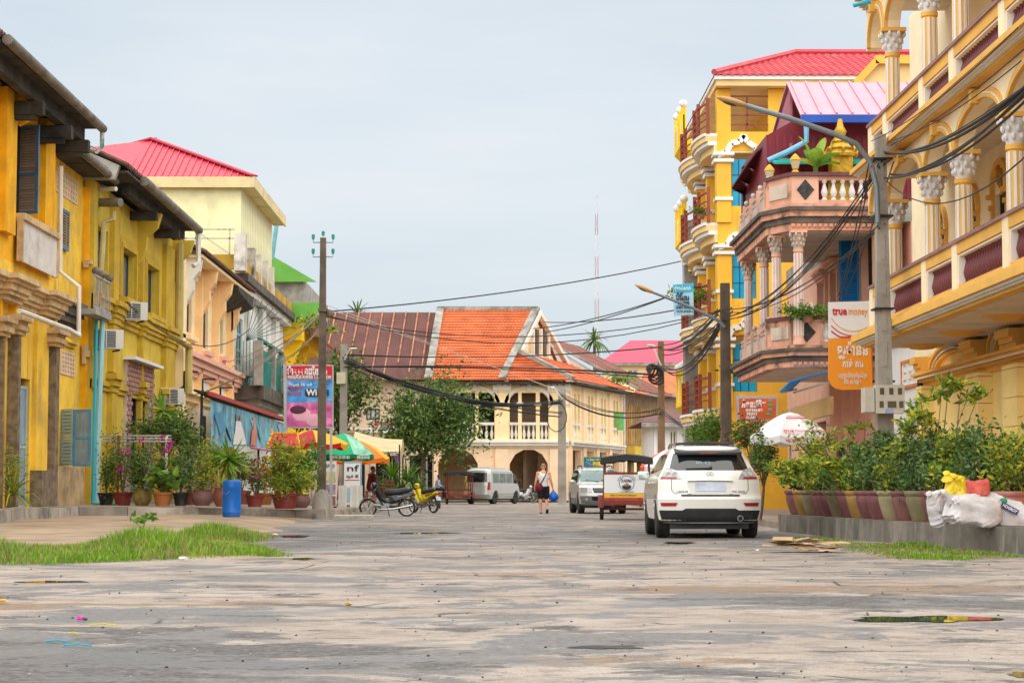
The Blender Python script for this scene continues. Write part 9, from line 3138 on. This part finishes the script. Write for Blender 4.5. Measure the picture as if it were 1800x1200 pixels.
local('stem',MB().cyl((0,0,-0.85),(0,0,0.4),0.07),G_LT[0],t)
# far palm heads over the roofs
for lb,px,py,Y in (('palm head showing over the rusted roof',628,552,190),('palm head showing over the rust brown roof by the mast',1045,598,190)):
 p = at(px,py,Y)
 t = thing('palm_tree',lb,'tree',(p.x,Y,0))
 part('trunk',MB().tube([(p.x,Y,0),p],[0.2,0.14],7),mat_bark,t)
 mb = MB()
 blades(mb,p,60,2.2,0.22,random.Random(px),-0.2,1.2,0.6,4)
 leafpart(t,mb,G_DK,'crown')
# ---- potted garden on the west pavement
def pot_mesh(kind,r,hh):
 if kind == 'jar':
  return [(r * 0.6,0),(r * 0.95,hh * 0.35),(r,hh * 0.6),(r * 0.8,hh * 0.9),(r * 0.85,hh),(r * 0.72,hh),(r * 0.66,hh * 0.9)]
 return [(r * 0.68,0),(r * 0.92,hh * 0.8),(r,hh * 0.82),(r * 1.04,hh),(r * 0.9,hh),(r * 0.86,hh * 0.88)]
soil = M('soil',(0.05,0.035,0.025),0.95)
PM = {k: M('pot_' + k,c_,0.6,var=0.15,dirt=((0.2,0.16,0.12),0.4,4)) for k,c_ in (('black',(0.02,0.02,0.022)),('red',(0.2,0.03,0.025)),('olive',(0.28,0.2,0.06)),('orange',(0.4,0.14,0.04)),('purple',(0.2,0.09,0.09)),('brown',(0.19,0.06,0.045)))}
def potted(label,px,Y,z0,r,hh,kind,pm,plant,seed,name='potted_plant'):
 x = gx(px,Y)
 t = thing(name,label,'potted plant',(x,Y,z0),0,'potted plants of the pavement garden')
 local('pot',MB().lathe(pot_mesh(kind,r,hh),n=20),pm,t,40)
 local('soil',MB().lathe(((r * 0.7,hh * 0.86),(r * 0.68,hh * 0.88)),n=14),soil,t)
 rg = random.Random(seed)
 mb = MB()
 style,ht,wd,n,size,mats = plant
 stems = MB()
 for k in range(6):
  a = rg.uniform(0,6.28)
  stems.tube([(0,0,hh * 0.85),(math.cos(a) * wd * 0.3,math.sin(a) * wd * 0.3,hh + ht * 0.5),(math.cos(a) * wd * 0.7,math.sin(a) * wd * 0.7,hh + ht * rg.uniform(0.7,1.0))],[0.016,0.012,0.005],5)
 if style != 'strap':
  local('stem',stems,mat_stem,t)
 if style == 'bush':
  leaves(mb,(0,0,hh + ht * 0.5),(wd,wd,ht * 0.5),n,size,rg,0.42,14,0.3)
 elif style == 'strap':
  blades(mb,(0,0,hh * 0.9),n,ht,size,rg,0.5,1.5,0.5)
 elif style == 'bamboo':
  for k in range(16):
   a = rg.uniform(0,6.28)
   q = Vector((math.cos(a) * wd * rg.random(),math.sin(a) * wd * rg.random(),hh + ht * rg.uniform(0.05,0.9)))
   leaves(mb,q,(0.18,0.18,0.22),n // 16,size,rg,0.16,4,0.5)
 o = local('foliage',mb,mats,t)
 return t,rg
FL = LM('flower_magenta',(0.6,0.02,0.35),0.3)
BU,ST = 'bush','strap'
potted('black pot with a sparse tall twiggy plant beside the blue pipes',187,55.2,0.44,0.24,0.34,'pot',PM['black'],(BU,1.2,0.25,320,0.11,G_DK),1)
t,rg = potted('dark red pot with tall bougainvillea in magenta flower',216,54.4,0.44,0.28,0.36,'pot',PM['red'],(BU,1.9,0.5,1300,0.1,G_DK),2)
for q in ((0.5,1.75),(1.1,1.9),(1.25,1.65),(0.1,1.45),(0.65,1.0),(1.3,1.5),(0.0,0.95)):
 mb = MB()
 leaves(mb,(q[0],-0.3,q[1]),(0.1,0.1,0.09),26,0.08,rg,0.8,3)
 local('flower_cluster',mb,[FL,FL,LM('flower_pink',(0.7,0.1,0.5),0.3)],t)
potted('olive glazed jar planted with leafy shrub',250,54.0,0.44,0.27,0.44,'jar',PM['olive'],(BU,1.5,0.45,1000,0.12,G_DK),3)
potted('orange clay pot with broad glossy leaves',286,53.4,0.44,0.27,0.36,'pot',PM['orange'],(BU,0.75,0.35,170,0.34,G_LT),4)
potted('black pot with white flowering spindly plant',318,53.6,0.44,0.22,0.34,'pot',PM['black'],(BU,1.0,0.3,420,0.12,G_GY),5)
potted('round purple jar with feathery green shrub',356,53.6,0.44,0.3,0.42,'jar',PM['purple'],(BU,1.25,0.5,1100,0.1,G_YL),6)
potted('tall leafy shrub in a brown pot next to the round jar',335,56.0,0.44,0.26,0.36,'pot',PM['brown'],(BU,1.7,0.5,1100,0.13,G_DK),7)
potted('brown pot half hidden by the blue drum',389,53.0,0.42,0.22,0.5,'jar',PM['brown'],(ST,0.7,0,26,0.06,G_YL),8)
potted('red pot with pink flowering desert rose',448,54.5,0.4,0.26,0.32,'pot',PM['red'],(BU,0.9,0.35,360,0.12,[G_DK[0],G_DK[1],LM('flower_rose',(0.6,0.16,0.18))]),9)
potted('large dark red planter of bamboo beside the pole',501,55.5,0.34,0.4,0.42,'pot',PM['red'],('bamboo',1.6,0.6,2600,0.2,G_YL),10)
potted('purple jar with fresh green shrub behind the bamboo',528,57.5,0.34,0.3,0.4,'jar',PM['purple'],(BU,1.35,0.42,1100,0.17,G_LT),11)
potted('red and green croton in a brown pot behind the desert rose',425,58,0.44,0.28,0.4,'pot',PM['brown'],(BU,1.0,0.5,600,0.13,[G_DK[0],LM('leaf_red',(0.16,0.04,0.03)),G_DK[1]]),12)
potted('orange pot of yellow flowers under the spirit house shelf',465,58.5,0.42,0.26,0.35,'pot',PM['orange'],(BU,1.0,0.4,500,0.12,[LM('flower_gold',(0.65,0.28,0.01)),G_DK[0],G_DK[1]]),13)
# two fan-leaved palms, leaves as pieces
def yucca(label,px,py,Y,z0,L,n,w,seed):
 c = at(px,py,Y)
 t = thing('spiky_palm',label,'palm',(c.x,Y,z0))
 part('trunk',MB().tube([(c.x,Y,z0),c],[0.09,0.07],8),mat_bark,t)
 rg = random.Random(seed)
 for k in range(3):
  mb = MB()
  blades(mb,(0,0,0),1,L,w,random.Random(k + 5),0.0,0.01,0.12 + 0.14 * k,4)
  mb.mi = [0] * len(mb.mi)
  me = mb.mesh('frond',[(G_LT[1],G_LT[0],G_YL[1])[k]])
  for i in range(n // 3):
   obj('frond',me,t,TR(c) @ RZ(rg.uniform(0,6.28)) @ RX(0) @ RY(-rg.uniform(-0.35,1.5)) @ RZ(rg.uniform(-0.2,0.2)) if False else TR(c) @ Euler((rg.uniform(-1.3,1.3),rg.uniform(-1.5,1.5),rg.uniform(0,6.28))).to_matrix().to_4x4() @ RY(-math.pi / 2) @ RZ(-0.0))
 return t
yucca('spiky green palm rising behind the blue drum',402,806,53.8,0.43,0.78,84,0.1,3)
yucca('dark spiky palm in front of the olive house wall',288,722,60,0.45,0.75,54,0.09,6)
t = thing('fern_plant','yellowing fern by the rough brown pier at the frame edge','plant',(gx(14,46),46.4,0.44))
mb = MB()
blades(mb,(0,0,0.3),60,1.1,0.05,random.Random(4),0.1,1.4,0.7)
leaves(mb,(0,0,0.9),(0.3,0.3,0.6),300,0.14,random.Random(5),0.2,8)
local('fronds',mb,G_YL,t)
# ---- glazed pots along the east wall, each with its own shrub
cols = ['maroon','gold','sage','maroon','maroon','sage','maroon','gold','maroon','maroon','cream','maroon','sage','maroon','maroon','maroon','cream','pink']
GP = {k: M('glazed_' + k,c_,0.45,var=0.2,vs=3,dirt=((0.25,0.2,0.16),0.5,4),streak=((0.12,0.08,0.07),0.5,6)) for k,c_ in (('maroon',(0.2,0.075,0.075)),('gold',(0.36,0.2,0.06)),('sage',(0.22,0.19,0.1)),('cream',(0.33,0.28,0.16)),('pink',(0.45,0.18,0.15)))}
pot_me = {}
for k in GP:
 mb = MB().lathe([(0.2,0),(0.225,0.04),(0.3,0.26),(0.325,0.36),(0.31,0.4),(0.345,0.43),(0.355,0.46),(0.34,0.49),(0.3,0.49),(0.28,0.43)],n=20)
 pot_me[k] = mb.mesh('pot',GP[k],None,50)
soil_me = MB().lathe(((0.29,0.43),(0.28,0.45)),n=12).mesh('soil',soil)
rg = random.Random(77)
NP = len(cols)
PL = [(6.22,40.7),(6.72,34.0),(7.38,28.75)]
look = {'maroon': 'maroon','gold': 'golden yellow','sage': 'sage green','cream': 'pale olive','pink': 'small pink'}
ordn = ['first','second','third','fourth','fifth','sixth','seventh','eighth','ninth','tenth','eleventh','twelfth','thirteenth','fourteenth','fifteenth','sixteenth','seventeenth','last']
for i,ck in enumerate(cols):
 u = i / (NP - 1)
 a,b,v = (PL[0],PL[1],u / 0.56) if u < 0.56 else (PL[1],PL[2],(u - 0.56) / 0.44)
 x,y = lerp(a[0],b[0],v),lerp(a[1],b[1],v)
 t = thing('potted_shrub','%s glazed pot with shrub, %s in the row counted from the white car' % (look[ck],ordn[i]),'potted plant',(x,y,PZ),rg.uniform(0,6),'glazed pots along the retaining wall')
 obj('pot',pot_me[ck],t).scale = (0.9,0.9,1.0)
 obj('soil',soil_me,t)
 mb = MB()
 if i < 7:
  leaves(mb,(0,0,0.72),(0.34,0.34,0.24),420,0.17,rg,0.36,10,0.34,0.8)
  mats = G_YL if i % 3 != 1 else G_LT
 elif i < 13:
  leaves(mb,(0,0,0.8),(0.36,0.36,0.34),800,0.1,rg,0.45,12,0.32,0.5)
  mats = (G_GY,G_YL,G_DK)[i % 3]
 else:
  leaves(mb,(0,0,0.9),(0.38,0.38,0.42),950,0.11,rg,0.42,12,0.32,0.5)
  mats = (G_DK,G_GY,G_YL)[i % 3]
 local('foliage',mb,mats,t)
 st = MB()
 for k in range(5):
  aa = rg.uniform(0,6.28)
  st.tube([(0,0,0.44),(0.12 * math.cos(aa),0.12 * math.sin(aa),0.7),(0.25 * math.cos(aa),0.25 * math.sin(aa),0.95)],[0.012,0.01,0.004],5)
 local('stem',st,mat_stem,t)
def wild(label,px,Y,z0,pts_,n,size,mats,seed,rad=(0.3,0.3,0.2),name='shrub',spread=0.34):
 t = thing(name,label,'shrub',(gx(px,Y),Y,z0))
 rg_ = random.Random(seed)
 mb,st = MB(),MB()
 base = Vector((gx(px,Y),Y,z0))
 for qx,qy in pts_:
  q = at(qx,qy,Y)
  leaves(mb,q,rad,n,size,rg_,0.36,6,spread)
  st.tube([base,base.lerp(q,0.5) + Vector((rg_.uniform(-0.1,0.1),0,0.1)),q],[0.018,0.012,0.005],5)
 leafpart(t,mb,mats)
 part('stem',st,mat_stem,t)
 return t
wild('tall thin shrub with lime leaf sprays before the golden wall',1650,31.5,PZ,[(1655,690),(1690,678),(1618,705),(1700,700),(1668,670),(1720,695),(1610,730)],34,0.17,G_YL,3,(0.14,0.14,0.06))
wild('tall yellow flecked croton shrub in front of the white house',1610,32.5,PZ,[(1600,745),(1625,735),(1590,775),(1645,770),(1620,790),(1660,800)],170,0.13,G_YL,4,(0.2,0.25,0.16))
wild('dense grey green shrub at the tall end of the pots',1655,31.0,PZ,[(1660,800),(1690,785),(1640,830),(1675,830),(1700,775)],260,0.1,G_GY,5,(0.2,0.25,0.18))
wild('dark leafy shrub under the electricity cabinet',1560,36,PZ,[(1545,790),(1570,800),(1590,810),(1530,812),(1555,770),(1500,800)],220,0.11,G_GY,6,(0.22,0.3,0.17))
wild('feathery fern tree reaching left of the lamp pole',1510,38,PZ,[(1495,755),(1520,750),(1545,765),(1505,790),(1470,790),(1490,775)],60,0.12,G_YL,7,(0.16,0.2,0.08))
wild('yellow croton hedge clump in the middle of the pots',1500,36.5,PZ,[(1450,815),(1480,825),(1510,822),(1420,820),(1395,822),(1375,826)],210,0.13,G_YL,8,(0.26,0.35,0.14))
wild('low dark hedge to the right of the sacks',1760,30.5,PZ,[(1730,850),(1755,845),(1780,855),(1800,850),(1740,870),(1790,880),(1820,860)],260,0.09,G_DK,9,(0.2,0.25,0.16))
wild('strappy green plant peeping over the red sack',1735,31.5,PZ,[(1720,835),(1745,838),(1765,842)],120,0.2,G_LT,10,(0.18,0.2,0.1))
# ---- grass verges
def grass(name,inside,box,n,hgt,seed,zf,label=None):
 rg_ = random.Random(seed)
 mb = MB()
 k = 0
 while k < n:
  x,y = rg_.uniform(box[0],box[1]),rg_.uniform(box[2],box[3])
  dn = inside(x,y)
  if rg_.random() > dn:
   continue
  k += 1
  z = zf(x,y)
  L = hgt * rg_.uniform(0.35,1.35) * (0.3 + 0.7 * dn) * (0.75 + 0.5 * math.sin(x * 1.7) * math.sin(y * 0.8 + x))
  a = rg_.uniform(0,6.28)
  w = rg_.uniform(0.005,0.011)
  lean = rg_.uniform(0.1,0.7) * L
  s = Vector((-math.sin(a) * w,math.cos(a) * w,0))
  p = Vector((x,y,z - 0.01))
  m_ = p + Vector((math.cos(a) * lean * 0.35,math.sin(a) * lean * 0.35,L * 0.6))
  mb.cur = (2 if rg_.random() < 0.55 - 0.5 * dn else 0 if rg_.random() < 0.5 else 1)
  mb.add([p - s,p + s,m_ + s * 0.7,m_ - s * 0.7,p + Vector((math.cos(a) * lean,math.sin(a) * lean,L))],[(0,1,2,3),(3,2,4)])
 o = struct(name,mb,[LM('grass_fresh',(0.12,0.26,0.014)),LM('grass_bright',(0.21,0.36,0.02)),LM('grass_dry',(0.3,0.25,0.09))],kind='stuff')  # fresh and brighter greens mixed at random, dry blades where growth thins
 if label:
  o['label'] = label
g_front = [onz(0,994,0.02),onz(200,993,0.02),onz(380,985,0.02),onz(505,974,0.02)]
def gl(x,y):
 yf = lerp(23.0,25.6,smooth01((x + 6.2) / 3.4))
 yb = lerp(28.0,39.0,smooth01((x + 7.0) / 2.6))
 e = min((y - yf) / 0.5,(yb - y) / 2.5,(apron_edge(y) + 0.1 - x) / 0.5)
 return max(0.0,min(1.0,e)) * (0.55 + 0.45 * math.sin(x * 2.1 + y) * math.sin(y * 0.9 - x))
grass('grass',gl,(-9.5,-2.0,22.8,39),42000,0.26,1,apron_z,'fresh green grass verge at the left road edge')
def gr(x,y):
 u = (y - 24.0) / 12.0
 if u < 0 or u > 1:
  return 0
 xw = lerp(7.3,6.1,u)
 d = xw - x
 yl = 25.0 + 0.3 * math.sin(x * 3)
 return max(0.0,min(1.0,d / 0.15,(lerp(2.4,1.1,u) - d) / 0.5,(y - yl) / 0.4)) * (0.3 + 0.7 * max(0,math.sin(x * 2.3 + y * 0.8)) * max(0,math.sin(y * 1.3 - x)) + 0.25 * (y < 27.5))
grass('grass',gr,(4.0,7.6,24.2,36.5),7000,0.09,2,lambda x,y: 0.015,'short patchy grass below the retaining wall')
t = thing('weed','young light green weed standing up in the grass verge','plant',at(250,950,31.0))
t.location.z = apron_z(t.location.x,31.0)
mb = MB()
leaves(mb,(0,0,0.38),(0.28,0.15,0.06),26,0.14,random.Random(3),0.6,5)
local('foliage',mb,G_LT,t)
local('stem',MB().tube([(0,0,0),(0.02,0,0.25),(0.05,0,0.42)],0.01,5).tube([(0.02,0,0.2),(-0.2,0,0.4)],0.007,5),G_LT[0],t)
# ---- puddles, rubbish and litter on the road
mat_water = M('puddle_water',(0.035,0.033,0.03),0.02,var=0,spec=0.9)
def blob(px0,px1,py,thick,seed,name='puddle',mat=None,z=0.03):
 rg_ = random.Random(seed)
 c = onz((px0 + px1) / 2,py,z)
 z = 0.0155 + road_z(c.x,c.y)
 hw = (px1 - px0) / 2 * c.y / FPX
 hd = thick * c.y * c.y / (FPX * CAMH)
 pts_ = []
 for k in range(28):
  a = 2 * math.pi * k / 28
  f = 1.1 + 0.26 * math.sin(2 * a + seed) + 0.18 * math.sin(5 * a + 2 * seed) + rg_.uniform(-0.06,0.06)
  pts_.append((c.x + hw * f * math.cos(a) * 0.85,c.y + hd * f * math.sin(a),z))
 return struct(name,MB().add(pts_,[tuple(range(28))]),mat or mat_water)
for i,(a,b,py,th) in enumerate(((1510,1740,1084,5.5),(40,150,1020,2),(490,545,940,2),(510,556,981,1.6),(1160,1230,952,1.2),(1770,1830,1180,4),(700,800,935,1.4))):
 blob(a,b,py,th,i + 1)
blob(1010,1120,1133,3.0,21,'pothole',M('pothole_dark',(0.05,0.047,0.043),0.9,var=0.4,vs=9,bump=0.8))
t = thing('rubbish_heap','heap of flattened cardboard and rags in the grass before the wall','rubbish',onz(1420,970,0.02))
rg = random.Random(6)
for k in range(16):
 c = (rg.uniform(-0.42,0.42),rg.uniform(-0.25,0.25),0.03 + 0.009 * k)
 w_,d_ = rg.uniform(0.2,0.5),rg.uniform(0.15,0.35)
 p4 = [Vector((a * w_ / 2,b * d_ / 2,rg.uniform(-0.03,0.05))) for a,b in ((-1,-1),(1,-1),(1,1),(-1,1))]
 r3 = RZ(rg.uniform(0,3)).to_3x3()
 p4 = [r3 @ q + Vector(c) for q in p4]
 local('cardboard_piece',MB().hexa(p4 + [q + Vector((0,0,0.012)) for q in p4]),M('card_%d' % (k % 3),((0.5,0.34,0.18),(0.6,0.42,0.3),(0.35,0.24,0.13))[k % 3],0.85,var=0.2),t)
LIT = (('yellow drinking straw lying on the road','straw',158,205,1098,(0.75,0.6,0.02)),('short yellow straw lying on the wet road','straw',120,137,1113,(0.75,0.6,0.02)),('cyan straw lying on the road, upper one','straw',80,120,1127,(0.0,0.4,0.6)),('cyan straw lying on the road, lower one','straw',112,160,1134,(0.0,0.4,0.6)))
for lb,ct,a,b,py,c_ in LIT:
 p,q = onz(a,py - 1,0.03),onz(b,py,0.03)
 single('straw',MB().tube([p,p.lerp(q,0.5) + Vector((0,0.03,0.004)),q],0.005,6),M('straw_%.2f' % c_[0],tuple(v * 0.7 for v in c_),0.4,var=0),lb,ct,'straws dropped on the road',loc=p)
for i,(lb,px,py,sz,c_) in enumerate((('magenta wrapper dropped on the road near the straws',140,1089,0.05,(0.6,0.02,0.4)),('orange leaf lying on the road at the frame edge',5,1058,0.05,(0.8,0.35,0.02)),('brown leaf lying mid road',612,1064,0.05,(0.5,0.28,0.08)),('white crumpled paper at the edge of the grass',322,984,0.09,(0.7,0.66,0.6)),('crumpled plastic scrap by the puddle at the grass tip',484,941,0.09,(0.6,0.45,0.42)),('white scrap on the road beside the heap',1331,968,0.05,(0.75,0.75,0.75)),('dark twig end beside the magenta wrapper',149,1090,0.04,(0.05,0.03,0.02)))):
 p = onz(px,py,0.025)
 rg = random.Random(i)
 sz *= 0.6
 mb = MB().ball((0,0,sz * 0.4),sz,sz * 0.8,sz * 0.4,8,5)
 mb.v = [(x + rg.uniform(-1,1) * sz * 0.25,y + rg.uniform(-1,1) * sz * 0.25,max(0,z + rg.uniform(-1,1) * sz * 0.15)) for x,y,z in mb.v]
 o = obj('litter',mb.mesh('litter',M('litter_%d' % i,c_,0.6,var=0.15)))
 o.location = p
 tagit(o,lb,'litter')
rg = random.Random(41)
mb = MB()
for k in range(700):
 y = 8 + 40 * rg.random() ** 1.8
 x = rg.uniform(-0.28,0.28) * y
 if (x < apron_edge(y) and y > 23) or (y > 24 and x > 5.2):
  continue
 s = rg.uniform(0.003,0.009) * (0.6 + y / 25)
 mb.cur = rg.randrange(2)
 mb.ball((x,y,0.014 + road_z(x,y) + s * 0.3),s * rg.uniform(0.8,1.5),s,s * 0.7,5,3)
mb.cur = 0
struct('gravel',mb,[M('grit_dark',(0.06,0.055,0.05),0.9),M('grit_pale',(0.34,0.3,0.27),0.9)],kind='stuff')
for k,(px,py,lx,ly,rz) in enumerate(((605,902,0.9,0.7,0.2),(630,906,0.7,0.5,-0.3),(622,911,1.1,0.35,0.05))):
 p = onz(px,py,0.05)
 o = obj('broken_slab',MB().cbox((0,0,0),lx,ly,0.09,RX((0.12,-0.1,0.08)[k]).to_3x3()).mesh('broken_slab',mat_kerb))
 o.location = (p.x,p.y,0.1)
 o.rotation_euler.z = rz
 tagit(o,('broken paving slab lying against the pole foot kerb','tilted broken slab under the front wheel of the dark motorbike','long thin broken slab lowest at the kerb corner')[k],'slab','broken slabs at the kerb corner')
